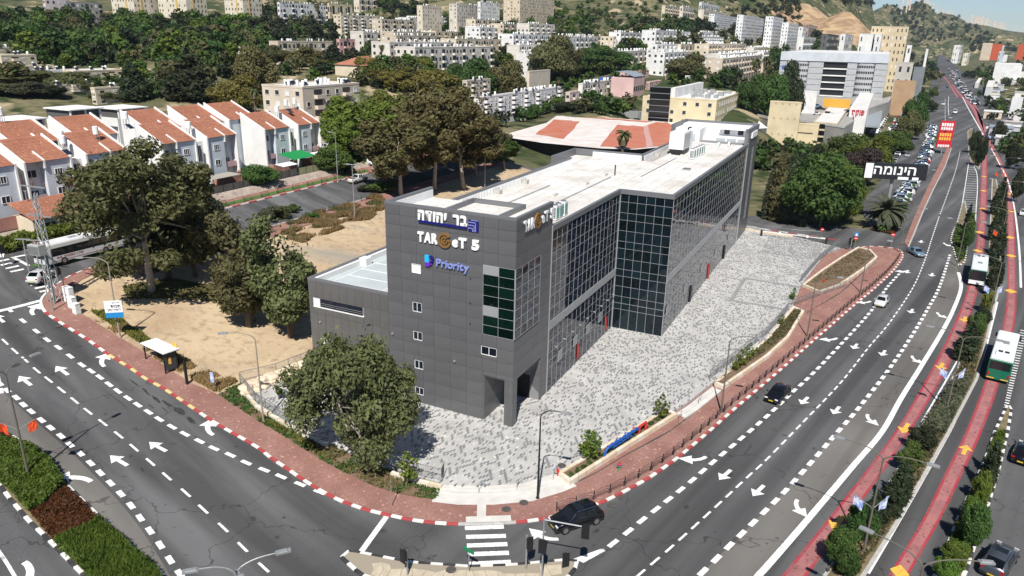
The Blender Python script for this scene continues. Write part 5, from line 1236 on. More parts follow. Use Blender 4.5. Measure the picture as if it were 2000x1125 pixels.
# ---- red and white painted roof market
def market():
    t = thing('market_hall', 'low hall with red metal roof partly painted white', 'building', (0,0,0), 0); z = 10.5
    def P(px, py, zz): d = ray(px, py); k = (zz-CH)/d[2]; return (d[0]*k, d[1]*k, zz)
    wr_ = M('whitewashed_metal', (.72,.68,.63), .6, (.6,.52,.47), .25, coord='World'); rd_ = M('faded_red_metal', (.46,.135,.072), .6, (.48,.2,.13), .18, coord='World', detail=8)
    def poly(px, dz, m_, nm):
        q = MB(); q._add([P(*a, z+dz) for a in px], [tuple(range(len(px)))]); me = q.mesh(nm, m_)
        for f_ in me.polygons:
            if f_.normal.z < 0: f_.flip()
        part(nm, me, None, t)
    OUT = [(975,266),(1030,250),(1067,240),(1087,226),(1140,227),(1205,231),(1282,237),(1303,238),(1336,255),(1315,285),(1240,292),(1175,290),(1060,279)]
    poly(OUT, 0, wr_, 'roof'); rj = random.Random(3)
    def rag(px, n=5):                                   # ragged brush edges of the white coat
        out = []
        for i in range(len(px)):
            a, b = px[i], px[(i+1) % len(px)]
            for k in range(n): f = k/n; out.append((a[0]+(b[0]-a[0])*f+(rj.uniform(-2,2) if k else 0), a[1]+(b[1]-a[1])*f+(rj.uniform(-.8,.8) if k else 0)))
        return out
    poly(rag([(1082,233),(1133,237),(1101,271),(1046,262)]), .04, rd_, 'red_bay'); poly(rag([(1206,243),(1256,247),(1283,238),(1303,239),(1334,255),(1312,284),(1240,290),(1172,286)]), .04, rd_, 'red_bay'); poly(rag([(1140,228),(1205,232),(1275,237),(1262,239),(1200,234),(1140,230)]), .04, rd_, 'red_ridge'); poly(rag([(1257,246),(1266,246),(1275,286),(1262,288)], 3), .06, M('pink_seam', (.5,.3,.27), .7), 'pale_seam')
    FOOT.append([P(*a, z)[:2] for a in OUT])
    q = MB(); q.prism([P(*a, z-.6)[:2] for a in OUT], 0, z-.6); me = q.mesh('wall', M('shed_wall_shadow_tone', (.05,.045,.04), .9)); bm = bmesh.new(); bm.from_mesh(me); bmesh.ops.recalc_face_normals(bm, faces=bm.faces); bm.to_mesh(me); bm.free(); part('wall', me, None, t)  # near-black wall colour holds the shadow gap below the eaves
    t2 = thing('market_hall', 'wide hall with bright white metal roof behind the red one', 'building', (0,0,0), 0)
    q = MB(); q._add([P(1265,243,9.0), P(1340,262,8.0), P(1500,250,8.2), P(1478,232,9.0), P(1400,220,10.5), P(1300,216,11.0)], [(0,1,2,3,4,5)]); me = q.mesh('roof', M('white_metal_roof', (.8,.79,.77), .5, (.7,.69,.66), .3))
    for f_ in me.polygons:
        if f_.normal.z < 0: f_.flip()
    part('roof', me, None, t2); q = MB(); q.prism([P(*a, 8.0)[:2] for a in ((1268,244),(1340,262),(1498,250),(1478,233),(1400,222),(1302,218))], 0, 7.8); me = q.mesh('wall', wall(white)); bm = bmesh.new(); bm.from_mesh(me); bmesh.ops.recalc_face_normals(bm, faces=bm.faces); bm.to_mesh(me); bm.free(); part('wall', me, None, t2); FOOT.append([P(*a, 8.0)[:2] for a in ((1265,243),(1340,262),(1500,250),(1400,214),(1300,214))])
    rr = random.Random(9)
    q = MB()
    for i in range(16): a = P(1140+i*8+rr.uniform(-3,3), 222+rr.uniform(-4,5), 10.5); q.box(a[0]-1.5,a[0]+1.5,a[1]-1,a[1]+1,8,10.2+rr.uniform(0,1.2))
    part('roof_ducts', q, galv, t2, kind='stuff')
market()
def hip_house(px, py, Lx, Ly, h, rise, label, D=None):
    p = G(px, py) if D is None else Vector((*atd(px, py, D)[:2], 0)); p.z = Ts(p.x, p.y)
    t = thing('tiled_house', label, 'house', p, R(90)-AZ); q = MB(); q.box(0,Lx,0,Ly,-4,h); part('wall', q, wall(cream), t)
    k = min(Lx, Ly)/2; q = MB(); o = .5; v_ = [(-o,-o,h),(Lx+o,-o,h),(Lx+o,Ly+o,h),(-o,Ly+o,h)]+([(Lx/2-(Lx/2-k), Ly/2, h+rise),(Lx/2+(Lx/2-k), Ly/2, h+rise)] if Lx >= Ly else [(Lx/2, k, h+rise),(Lx/2, Ly-k, h+rise)])
    fs = [(0,1,5,4),(1,2,5),(2,3,4,5),(3,0,4)] if Lx >= Ly else [(0,1,4),(1,2,5,4),(2,3,5),(3,0,4,5)]
    q._add(v_, fs+[(3,2,1,0)]); part('roof', q, tile_red, t)
    for i in range(3):
        w_ = MB(); w_.box(Lx*(.2+.28*i),Lx*(.2+.28*i)+1.2,-.06,.02,h*.45,h*.75); part('window', w_, winm, t)
    FOOT.append([W(0,0)[:2]]*3); return t
hip_house(712,186,20,14,5,3.2,'low house with wide orange tiled hip roof behind the palms', D=300); hip_house(590,152,10,9,3.2,2.0,'small hipped red tile house on the beige block skyline', D=250)
# ============================================================ TERRACED HOUSES WITH RED TILES
house_white = M('house_white', (.76,.755,.74), .85, (.68,.67,.65), .6, bump=.08); house_white_shade = M('house_white_shaded', (.60,.65,.70), .85, (.54,.58,.62), .6)  # second wall tone: shade on the street-facing fronts painted as bluish grey
terr_pink = M('terrace_pink', (.38,.2,.17), .85, (.33,.17,.14), 1)
def slope_roof(q, x0, x1, y0, z0, y1, z1, th=.16): q._add([(x0,y0,z0),(x1,y0,z0),(x1,y1,z1),(x0,y1,z1),(x0,y0,z0+th),(x1,y0,z0+th),(x1,y1,z1+th),(x0,y1,z1+th)], [(0,3,2,1),(4,5,6,7),(0,1,5,4),(1,2,6,5),(2,3,7,6),(3,0,4,7)])
def tiled_roof(par, x0, x1, y0, z0, y1, z1):
    """sloping roof built from overlapping tile courses"""
    n = int(math.hypot(y1-y0, z1-z0)/.34); q = MB(); rr = random.Random(int(x1*13))
    for i in range(n):
        a, b = i/n, (i+1)/n+.012; j = rr.uniform(-.012,.012)
        slope_roof(q, x0, x1, y0+(y1-y0)*a, z0+(z1-z0)*a+.05+j, y0+(y1-y0)*b, z0+(z1-z0)*b+.015+j, .05)
    part('roof', q, tile_red, par)
def window_on(par, x, y, z, w_, h_, m_=winm, bars=1):
    f = MB(); t_ = .07
    for (a0,a1,b0,b1) in ((x-w_/2-t_,x+w_/2+t_,z-t_,z),(x-w_/2-t_,x+w_/2+t_,z+h_,z+h_+t_),(x-w_/2-t_,x-w_/2,z,z+h_),(x+w_/2,x+w_/2+t_,z,z+h_)): f.box(a0,a1,y-.09,y+.02,b0,b1)
    for i in range(bars): xx = x-w_/2+w_*(i+1)/(bars+1); f.box(xx-.03,xx+.03,y-.08,y,z,z+h_)
    o = part('window', f, win_white, par); g_ = MB(); g_.box(x-w_/2,x+w_/2,y-.04,y+.01,z,z+h_); part('pane', g_, m_, o)
def row_house(u0, w_, vf, eave, ridge, dep, label, mirror=False, stair=False, front=True, back_open=False):
    z = Ts(*W(u0+w_/2, vf)[:2]); t = thing('terraced_house', label, 'house', W(u0, vf, z), ROTU, 'white terraced houses with red tiled roofs')
    FOOT.append(UVP((u0-1,vf-1),(u0+w_+1,vf-1),(u0+w_+1,vf+dep+3),(u0-1,vf+dep+3)))
    E_, Rg = eave-z, ridge-z; rc = 1.3; xa = w_*.42; q = MB()
    def body(x0, x1, y0):
        e = E_+(Rg-E_)*(y0/dep); n = len(q.v); q._add([(x0,y0,-3),(x1,y0,-3),(x1,dep,-3),(x0,dep,-3),(x0,y0,e),(x1,y0,e),(x1,dep,Rg),(x0,dep,Rg)], [(0,3,2,1),(4,5,6,7),(0,1,5,4),(1,2,6,5),(2,3,7,6),(3,0,4,7)])
    xs = (0, xa) if not mirror else (w_-xa, w_)
    body(xs[0]+.01, xs[1]-.01, rc); part('wall', q, house_white, t)
    q = MB(); body(*( (xa, w_-.01) if not mirror else (.01, w_-xa)), 0); part('front_bay', q, house_white_shade, t)
    tiled_roof(t, 0, w_, -.25, E_-.1, dep, Rg)
    for x in (-.28, w_):                              # white gable walls standing above the tiles
        q = MB(); q._add([(x,-.3,0),(x+.28,-.3,0),(x+.28,dep,0),(x,dep,0),(x,-.3,E_+.1),(x+.28,-.3,E_+.1),(x+.28,dep,Rg+.42),(x,dep,Rg+.42)], [(0,3,2,1),(4,5,6,7),(0,1,5,4),(1,2,6,5),(2,3,7,6),(3,0,4,7)]); part('gable_wall', q, house_white, t)
    q = MB(); x = xs[1]-.2 if not mirror else xs[0]-.05; q._add([(x,-.3,E_-1.2),(x+.25,-.3,E_-1.2),(x+.25,2.2,E_-1.2),(x,2.2,E_-1.2),(x,-.3,E_+.08),(x+.25,-.3,E_+.08),(x+.25,2.2,E_+1.25),(x,2.2,E_+1.25)], [(0,3,2,1),(4,5,6,7),(0,1,5,4),(1,2,6,5),(2,3,7,6),(3,0,4,7)]); part('stub_wall', q, house_white, t)
    xb = (xa+w_)/2 if not mirror else (w_-xa)/2; xr_ = (xs[0]+xs[1])/2
    if front:
        for zz in (E_-2.5, E_-5.4): window_on(t, xb, 0, zz, 1.15, .95, bars=2 if zz > 4 else 1)
        window_on(t, xr_, rc, E_-2.6, 1.5, 1.1, shutm if mirror else winm); window_on(t, xr_, rc, E_-5.6, 1.2, 1.0)
        q = MB(); q.box(xs[0]+.2,xs[1]-.2,rc-1.15,rc-.02,E_-6.2,E_-6.05); q.box(xs[0]+.2,xs[1]-.2,rc-1.15,rc-1.05,E_-6.05,E_-5.2); part('balcony', q, M('balcony_pink', (.6,.4,.39), .8), t)
        q = MB(); q.box(.2,w_-.2,-1.6,-1.4,0,1.9); q.box(.2,.4,-1.4,-.05,0,1.9); q.box(w_-.4,w_-.2,-1.4,-.05,0,1.9); part('terrace_wall', q, terr_pink, t)
    if stair:
        q = MB(); q.box(w_+.3,w_+2.9,.9,dep,-2,E_-.6); st = part('stair_tower', q, house_white, t); window_on(st, w_+1.6, .9, E_-4.4, 1.1, 3.0, winm, 1); window_on(st, w_+1.6, .9, E_-7.6, .9, 1.6, winm, 1)
    return t
for k, (u0, mir, st, lab) in enumerate(((-4.5,False,False,'tiled house cut off by the left photo edge'),(4.1,False,True,'front tiled house behind the electricity pylon'),(14.0,True,False,'front tiled house left of the big eucalyptus crown'),(28.5,False,True,'front tiled house peeking right over the big eucalyptus'),(38.5,True,False,'front tiled house with pink terrace wall left of the gap'),(53.5,False,True,'front tiled house above the green awning'),(63.5,True,False,'last tiled house on the right beside the parked van'))):
    row_house(u0, 7.0, 84, 20.4, 23.2, 6.2, lab, mir, st)
for k, (u0, lab) in enumerate(((-5,'rear tiled house at the left photo edge'),(7,'rear tiled house with white chimneys above the pylon'),(17.5,'rear tiled house with tank behind the big eucalyptus'),(31,'rear tiled house between the two front gaps'),(41.5,'rear tiled house left of the farthest one'),(50.5,'farthest rear tiled house below the conifers'))):
    row_house(u0, 7.2, 90.6, 22.2, 25.0, 6.5, lab, k % 2 == 1, False, front=False)
for k, (u0, v0_, lab) in enumerate(((-6,104,'grey carport roof house behind at far left'),(5,106,'pale house with grey sloped roof behind the tiled rows'),(16,107,'white flat canopy house behind the tiled rows'),(28,108,'white low house with blinds behind the tiled rows'),(38,108,'white parapet house behind the tiled rows, rightmost'))):
    z = Ts(*W(u0, v0_)[:2]); t = thing('white_house', lab, 'house', W(u0, v0_, z), ROTU); FOOT.append(UVP((u0-1,v0_-1),(u0+10,v0_-1),(u0+10,v0_+9),(u0-1,v0_+9)))
    q = MB(); kz = [0,.9,-.5,.4,-.2][k]; q.box(0,6.5,0,7,-2,10.2+kz); part('wall', q, house_white, t); q = MB(); q.box(-.3,6.8,-.9,7,11.9+kz,12.1+kz); part('canopy_roof', q, roofgrey if k < 2 else house_white, t); q = MB(); q.box(.2,6.3,.1,6.9,10.2+kz,11.9+kz); part('upper_room', q, M('shaded_room', (.1,.1,.1), .8), t)  # dark grey of the upper room stands in for shade under the canopy
    for i in range(3):
        q = MB(); q.box(i*3.0,i*3.0+.3,-.6,-.3,10.2+kz,11.9+kz); part('post', q, house_white, t)
def roof_tank(u_, v_, z_, label, panel=True):
    t = thing('water_tank', label, 'water tank', W(u_, v_, z_), ROTU); q = MB(); q.lathe([(.42,.5),(.45,.6),(.45,1.75),(.3,1.85)], 12); part('drum', q, tank_m, t)
    q = MB()
    for sx in (-.3,.3):
        for sy in (-.3,.3): q.box(sx-.03,sx+.03,sy-.03,sy+.03,-1.2,.55)
    part('stand', q, galv, t)
    if panel: q = MB(); q._add([(-1.2,-2.4,-.9),(-.2,-2.4,-.9),(-.2,-1.0,-.2),(-1.2,-1.0,-.2)], [(0,1,2,3)]); part('solar_panel', q, solar_m, t)
for k, (u_, v_, z_, l_) in enumerate(((12.2,86.5,21.6,'white drum tank on a stand between the first pair of tiled houses'),(13.0,88,22.2,'second white drum behind the first pair of tiled houses'),(18.5,87.2,22.4,'white tank on the tiles left of the big eucalyptus top'),(26.5,90,24,'white tank on the tiled roof in the middle'),(36.8,86.5,21.6,'white drum between the middle tiled houses'),(61.8,88,22.6,'white tank on the last pair of tiled houses, left one'),(66.2,89.4,23.6,'white tank on the last pair of tiled houses, middle one'),(69.2,89.6,23.7,'white tank on the last pair of tiled houses, right one'),(9.5,97,25.6,'white chimney-like tank at the rear left roof'))): roof_tank(u_, v_, z_, l_, k % 3 == 0)
# yard things in front of the houses
def awning(u0, u1, v0_, v1, z0, z1, col, label, posts=True):
    zb = Ts(*W((u0+u1)/2, (v0_+v1)/2)[:2]); t = thing('awning', label, 'awning', W(u0, v0_, zb), ROTU); L, Dp = u1-u0, v1-v0_
    q = MB(); n = 6; vs = []
    for i in range(n+1):
        for j in range(n+1): vs.append((L*i/n, Dp*j/n, z0+(z1-z0)*j/n-.18*math.sin(math.pi*i/n)*math.sin(math.pi*j/n)))
    q._add(vs, [(i*(n+1)+j, (i+1)*(n+1)+j, (i+1)*(n+1)+j+1, i*(n+1)+j+1) for i in range(n) for j in range(n)]); part('fabric', q, M('fabric_%s' % label[:12].replace(' ','_'), col, .9), t)
    for x, y, zz in ((.1,.1,z0),(L-.1,.1,z0),(.1,Dp-.1,z1),(L-.1,Dp-.1,z1)):
        p_ = MB(); p_.tube([(x,y,0),(x,y,zz)], .05, 6); part('post', p_, galv, t)
awning(56.0,63.2,79.0,83.4,3.3,4.2,(.01,.22,.06),'bright green shade awning in front of the tiled houses'); awning(64,70.5,79.5,83,2.6,3.2,(.76,.75,.73),'white shade canopy right of the green awning'); awning(52.0,56.5,78.2,80.6,2.7,3.0,(.7,.74,.72),'white and teal shade sail below the green awning'); awning(34.5,41.5,79.0,82.5,2.6,2.7,(.33,.31,.27),'grey flat carport roof left of the green awning'); awning(9.5,14,81.8,83.9,5.2,6.0,(.42,.12,.06),'orange awning on the front of the pylon house')
q0 = thing('garden_house', 'low cream house with red tiled lean-to roof behind the pylon', 'house', W(0.5,78.2,Ts(*W(4,79)[:2])), ROTU); q = MB(); q.box(0,11,.4,5,-2,2.5); part('wall', q, wall(cream), q0); tiled_roof(q0, -.4, 11.4, -.3, 2.4, 5.2, 4.3); window_on(q0, 2.5, .4, 1.0, 1.6, .6)
t = thing('sunshade', 'small red parasol in the yard right of the green awning', 'parasol', W(66.8,78.9,Ts(*W(66,79)[:2])), 0); q = MB(); q.lathe([(1.3,2.0),(.7,2.35),(.05,2.6)], 10); part('canopy', q, M('parasol_red', (.45,.02,.03), .8), t); q = MB(); q.tube([(0,0,0),(0,0,2.5)], .04, 6); part('pole', q, galv, t)
def yard_fence(u0, u1, v_, h, m_, label):
    z = Ts(*W((u0+u1)/2, v_)[:2]); t = thing('yard_fence', label, 'fence', W(u0, v_, z), ROTU); n = max(1, int((u1-u0)/2.2)); L = (u1-u0)/n
    for i in range(n):
        q = MB(); q.box(i*L+.05,(i+1)*L-.05,-.03,.03,.2,h); part('panel', q, m_, t); q = MB(); q.box(i*L-.05,i*L+.05,-.06,.06,-1,h+.12); part('post', q, black_metal, t)
olive_cloth = M('fence_cloth_olive', (.28,.29,.17), .9, (.34,.34,.2), .8); dark_cloth = M('fence_cloth_dark', (.09,.085,.08), .9, (.13,.12,.11), .8)
yard_fence(56,74,77.9,2.1,olive_cloth,'olive cloth fence above the stone bank'); yard_fence(46,55.5,77.9,2.2,dark_cloth,'dark cloth fence left of the olive one'); yard_fence(33,45.5,77.9,1.9,dark_cloth,'dark slatted fence below the carport roof')
# ============================================================ VEGETATION
def foliage(name, c1, c2, hue=.03, trans=.38):
    m = bpy.data.materials.new(name); m.use_nodes = True; t = m.node_tree; t.nodes.clear(); out = node(t, 'ShaderNodeOutputMaterial')
    tc = node(t, 'ShaderNodeTexCoord'); oi = node(t, 'ShaderNodeObjectInfo'); geo = node(t, 'ShaderNodeNewGeometry')
    c = mixc(t, noise(t, tc.outputs['Object'], .55, 3, .35, .65), c1, c2)
    c = mixc(t, noise(t, geo.outputs['Position'], 3.0, 2, .3, .8), c, tuple(x*1.35 for x in c2))
    hs = node(t, 'ShaderNodeHueSaturation'); t.links.new(c, hs.inputs['Color'])
    a = node(t, 'ShaderNodeMapRange'); a.inputs['To Min'].default_value = .5-hue; a.inputs['To Max'].default_value = .5+hue; t.links.new(oi.outputs['Random'], a.inputs['Value']); t.links.new(a.outputs[0], hs.inputs['Hue'])
    b = node(t, 'ShaderNodeMapRange'); b.inputs['To Min'].default_value = .75; b.inputs['To Max'].default_value = 1.25; mu = node(t, 'ShaderNodeMath', operation='FRACT'); m7 = node(t, 'ShaderNodeMath', operation='MULTIPLY'); m7.inputs[1].default_value = 7.3; t.links.new(oi.outputs['Random'], m7.inputs[0]); t.links.new(m7.outputs[0], mu.inputs[0]); t.links.new(mu.outputs[0], b.inputs['Value']); t.links.new(b.outputs[0], hs.inputs['Value'])
    d = node(t, 'ShaderNodeBsdfPrincipled'); d.inputs['Roughness'].default_value = .6; d.inputs['Specular IOR Level'].default_value = .25; tr = node(t, 'ShaderNodeBsdfTranslucent'); mx = node(t, 'ShaderNodeMixShader'); mx.inputs[0].default_value = trans
    t.links.new(hs.outputs[0], d.inputs['Base Color']); t.links.new(hs.outputs[0], tr.inputs['Color']); t.links.new(d.outputs[0], mx.inputs[1]); t.links.new(tr.outputs[0], mx.inputs[2]); t.links.new(mx.outputs[0], out.inputs[0]); return m
LF = dict(euc=foliage('leaf_eucalyptus', (.062,.075,.030), (.145,.155,.062), .02), olive=foliage('leaf_olive', (.062,.066,.026), (.125,.122,.05)), brown=foliage('leaf_brownish', (.080,.074,.028), (.15,.135,.054), .015),
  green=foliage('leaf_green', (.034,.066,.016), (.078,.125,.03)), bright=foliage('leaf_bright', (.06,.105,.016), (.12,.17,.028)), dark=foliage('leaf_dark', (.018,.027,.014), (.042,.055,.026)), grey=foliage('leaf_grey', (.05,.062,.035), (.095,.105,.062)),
  palm=foliage('leaf_palm', (.04,.06,.02), (.10,.115,.045)), skirt=foliage('palm_skirt', (.16,.12,.07), (.24,.19,.12)), plum=foliage('leaf_plum', (.045,.03,.03), (.08,.055,.05)), yellow=foliage('leaf_yellow', (.10,.11,.02), (.18,.17,.04)), rust=foliage('leaf_rust', (.07,.03,.012), (.13,.055,.02)), dry=foliage('leaf_dry_grass', (.20,.15,.06), (.32,.24,.11)), lav=foliage('leaf_lavender', (.12,.10,.13), (.2,.17,.22)))
bark_pale = M('bark_pale', (.42,.38,.33), .9, (.28,.24,.2), 2.5, bump=.4); bark = M('bark', (.16,.12,.085), .95, (.1,.075,.05), 3, bump=.5)
def leaves(centres, radii, n, size, seed, aspect=1.8, droop=0.0, shell=.55):
    r = np.random.RandomState(seed); C_ = np.array(centres, float); Rd = np.array(radii, float)
    if Rd.ndim == 1: Rd = np.repeat(Rd[:, None], 3, 1)
    wgt = (Rd.prod(1))**.67; idx = r.choice(len(C_), n, p=wgt/wgt.sum())
    d = r.normal(size=(n, 3)); d /= np.linalg.norm(d, axis=1)[:, None]; rad = shell+(1-shell)*r.rand(n)**.7
    P = C_[idx]+d*Rd[idx]*rad[:, None]
    nrm = d+r.normal(size=(n, 3))*.65+np.array([0,0,.35]); nrm /= np.linalg.norm(nrm, axis=1)[:, None]
    t1 = np.cross(nrm, r.normal(size=(n, 3))); t1 /= np.linalg.norm(t1, axis=1)[:, None]
    if droop: t1 = t1+np.array([0,0,-droop]); t1 /= np.linalg.norm(t1, axis=1)[:, None]
    t2 = np.cross(nrm, t1); t2 /= np.linalg.norm(t2, axis=1)[:, None]
    s = size*(.6+.8*r.rand(n)); a = t1*(s*aspect/2)[:, None]; b = t2*(s/2)[:, None]
    return np.stack([P-a, P+b*.9-a*.1, P+a, P-b*.9-a*.1], 1).reshape(-1, 3)
def leaf_mesh(name, arrs, mat):
    V_ = np.concatenate(arrs); n = len(V_)//4; me = bpy.data.meshes.new(name); me.vertices.add(len(V_)); me.vertices.foreach_set('co', V_.astype(np.float32).ravel())
    me.loops.add(4*n); me.loops.foreach_set('vertex_index', np.arange(4*n, dtype=np.int32)); me.polygons.add(n); me.polygons.foreach_set('loop_start', np.arange(0, 4*n, 4, dtype=np.int32))
    me.update(calc_edges=True); me.validate(); me.materials.append(mat); return me
def clumps(n, H, W_, base, seed, flat=.75, cr=(.13,.2), top=.92, gap=0.0, lobes=0):
    r = random.Random(seed); C_, Rr = [], []; S = []
    while len(S) < lobes:                        # a few big limbs' worth of foliage give the crown its uneven outline
        x, y, z = r.uniform(-1,1), r.uniform(-1,1), r.uniform(-.9,1); d = math.sqrt(x*x+y*y+z*z)
        if .45 < d < .85 and all((x-a)**2+(y-b)**2+(z-c)**2 > .16 for a, b, c, _ in S): S.append((x, y, z, r.uniform(.26,.42)))
    while len(C_) < n:
        if S:
            a, b, c, q = S[len(C_) % len(S)]; x, y, z = a+r.gauss(0,.5)*q, b+r.gauss(0,.5)*q, c+r.gauss(0,.5)*q
        else:
            x, y, z = r.uniform(-1,1), r.uniform(-1,1), r.uniform(-1,1)
            if gap and r.random() < gap and math.sin(x*4+seed)*math.cos(z*5+seed*2) > .35: continue
        d = math.sqrt(x*x+y*y+z*z)
        if d > 1 or d < .3: continue
        zc = base+(1-base)*.5*(1+z); C_.append((x*W_/2*.86, y*W_/2*.86, zc*H*top)); q = r.uniform(*cr)*W_; Rr.append((q, q, q*flat))
    return C_, Rr
def trunk_mesh(H, C_, r0, seed, mat, lean=.1, stems=1, fork=.35, nb=9):
    mb = MB(); r = random.Random(seed)
    for s in range(stems):
        ang = r.uniform(0, 6.28); lx, ly = math.cos(ang)*lean*H*(1 if stems == 1 else 1.6), math.sin(ang)*lean*H*(1 if stems == 1 else 1.6)
        top = Vector((lx, ly, H*.72)); f = Vector((lx*.45+r.uniform(-.2,.2), ly*.45+r.uniform(-.2,.2), H*fork)); b0 = Vector((0 if stems == 1 else math.cos(ang)*.3, 0 if stems == 1 else math.sin(ang)*.3, -.4))
        mb.tube([b0, b0*.6+f*.35+Vector((0,0,.2)), f, (f+top)/2+Vector((r.uniform(-.4,.4), r.uniform(-.4,.4), 0)), top], [r0*1.25, r0, r0*.75, r0*.5, r0*.18], 8)
        for c in r.sample(C_, min(nb//stems+1, len(C_))):
            c = Vector(c); st = b0.lerp(f, .9) if r.random() < .5 else f.lerp(top, r.uniform(.1,.7)); m_ = st.lerp(c, .5)+Vector((r.uniform(-.5,.5), r.uniform(-.5,.5), r.uniform(-.2,.5)))
            mb.tube([st, m_, c], [r0*.42, r0*.26, r0*.08], 6)
    me = mb.mesh('trunk', mat); me.shade_smooth(); return me
PROTO = {}
def proto(key, H, W_, base, nc, nl, size, mat, seed, bk=bark, cr=(.13,.2), flat=.75, stems=1, r0=.22, fork=.35, lean=.06, gap=0., aspect=1.8, droop=0., nb=9, shell=.45, fill=.04, lobes=0):
    C_, Rr = clumps(nc, H, W_, base, seed, flat, cr, gap=gap, lobes=lobes)
    arr = [leaves(C_, Rr, int(nl*(1-fill)), size, seed, aspect, droop, shell)]
    if fill: arr.append(leaves([(0,0,H*(base+.45*(1-base)))], [(W_*.36, W_*.36, H*(1-base)*.4)], int(nl*fill), size*1.1, seed+1, aspect, 0, .2))
    A = np.concatenate(arr); hi = np.percentile(A, 99.3, axis=0); lo = np.percentile(A, .7, axis=0); k = np.array([W_/(hi[0]-lo[0]), W_/(hi[1]-lo[1]), H/hi[2]]); o = np.array([(hi[0]+lo[0])/2, (hi[1]+lo[1])/2, 0])
    A = (A-o)*k; C_ = [tuple((np.array(c)-o)*k) for c in C_]
    PROTO[key] = (leaf_mesh('crown', [A], LF[mat]), trunk_mesh(H, C_, r0, seed, bk, lean, stems, fork, nb), H, W_)
proto('euc_a', 12, 11.5, .10, 60, 24000, .20, 'euc', 11, bark_pale, (.075,.135), .85, stems=4, r0=.16, fork=.3, lean=.12, gap=.5, droop=.35, nb=20, lobes=9)
proto('euc_b', 17, 15, .16, 64, 21000, .24, 'euc', 12, bark_pale, (.065,.125), .75, stems=1, r0=.42, fork=.42, lean=.05, gap=.75, droop=.3, nb=16, lobes=12)
proto('euc_c', 11, 7.5, .16, 40, 11500, .21, 'olive', 13, bark, (.09,.17), .9, stems=2, r0=.2, fork=.3, lean=.06, gap=.5, droop=.4, nb=9, lobes=7)
proto('brown_a', 15, 9, .16, 44, 14000, .28, 'brown', 14, bark_pale, (.085,.155), .9, r0=.28, fork=.4, lean=.06, gap=.5, droop=.4, nb=10, lobes=9)
proto('round_a', 9, 9, .12, 44, 11000, .30, 'green', 15, bark, (.13,.2), .8, gap=.2, lobes=9); proto('round_b', 8, 10, .10, 48, 12000, .30, 'green', 16, bark, (.12,.19), .7, gap=.3, lobes=10)
proto('far_a', 9, 8.5, .08, 18, 900, .95, 'green', 17, bark, (.15,.24), .8, nb=3, aspect=1.4); proto('far_b', 8, 9.5, .08, 20, 950, .95, 'olive', 18, bark, (.14,.22), .75, nb=3, aspect=1.4); proto('far_c', 10, 8, .06, 16, 900, .95, 'bright', 19, bark, (.16,.25), .85, nb=3, aspect=1.4)
def conifer(key, H, W_, n, size, seed, mat='dark', tiers=11):
    r = random.Random(seed); C_, Rr = [], []
    for i in range(tiers):
        f = i/(tiers-1); z = H*(.1+.86*f); w_ = W_/2*(1-f)**.8+.25; k = max(1, int(7*(1-f)+1))
        for j in range(k):
            a = 6.28*j/k+r.uniform(-.4,.4); rr = w_*r.uniform(.45,.8); C_.append((math.cos(a)*rr, math.sin(a)*rr, z+r.uniform(-.4,.4))); q = w_*.42+.25; Rr.append((q, q, q*.6+.3))
    PROTO[key] = (leaf_mesh('crown', [leaves(C_, Rr, n, size, seed, 2.2, .25, .4)], LF[mat]), trunk_mesh(H, C_, .2, seed, bark, .0, 1, .4, 4), H, W_)
conifer('conifer_a', 14, 9, 6000, .5, 21); conifer('conifer_far', 12, 7.5, 1400, .9, 22)
def cypress(key, H, W_, n, size, seed, mat='dark'):
    C_ = [(0,0,H*(.06+.9*i/9)) for i in range(10)]; Rr = [(max(.12, W_/2*math.sin(math.pi*min(.98, .28+.70*i/9))), )*2+(H*.075,) for i in range(10)]
    PROTO[key] = (leaf_mesh('crown', [leaves(C_, Rr, n, size, seed, 2.6, -.9, .7)], LF[mat]), trunk_mesh(H*.9, C_, .1, seed, bark, 0, 1, .4, 2), H, W_)
cypress('cypress', 9, 2.2, 2600, .3, 31); cypress('cypress_small', 4.2, .95, 900, .2, 32, 'dark'); cypress('cypress_far', 10, 2.2, 500, .7, 33)
def palm(key, H, fr, n, seed, mat='palm', r0=.22, skirt=True, up=.5, bend=26):
    r = random.Random(seed); q = MB(); sk = MB()
    def frond(q_, a, e0, L, w_, nseg=5):
        p = Vector((0,0,H)); e = e0; d2 = Vector((math.cos(a), math.sin(a), 0)); side = Vector((-math.sin(a), math.cos(a), 0)); prev = None
        for s in range(nseg+1):
            f = s/nseg; ww = w_*math.sin(math.pi*(.12+.8*f))*.5
            cur = (p+side*ww-Vector((0,0,ww*.5)), p.copy(), p-side*ww-Vector((0,0,ww*.5)))
            if prev: q_._add([prev[0], prev[1], cur[1], cur[0]], [(0,1,2,3)]); q_._add([prev[1], prev[2], cur[2], cur[1]], [(0,1,2,3)])
            prev = cur; p = p+(d2*math.cos(e)+Vector((0,0,math.sin(e))))*(L/nseg); e -= R(bend)
    for i in range(n): frond(q, r.uniform(0,6.28), r.uniform(-.4, 1.25)*up*2, fr*r.uniform(.8,1.1), fr*.26)
    me = q.mesh('crown', LF[mat]); tr = MB(); tr.tube([(0,0,-.3),(0,0,H*.5),(0,0,H)], [r0*1.2, r0*.9, r0*.8], 8)
    if skirt: sk_ = MB(); sk_.lathe([(r0*1.2,H-2.6),(.75,H-2.2),(.95,H-1.0),(.5,H-.05)], 9); PROTO[key] = (me, tr.mesh('trunk', bark), H+fr*.5, fr*2, sk_.mesh('dead_frond_skirt', LF['skirt']))
    else: PROTO[key] = (me, tr.mesh('trunk', bark), H+fr*.5, fr*2)
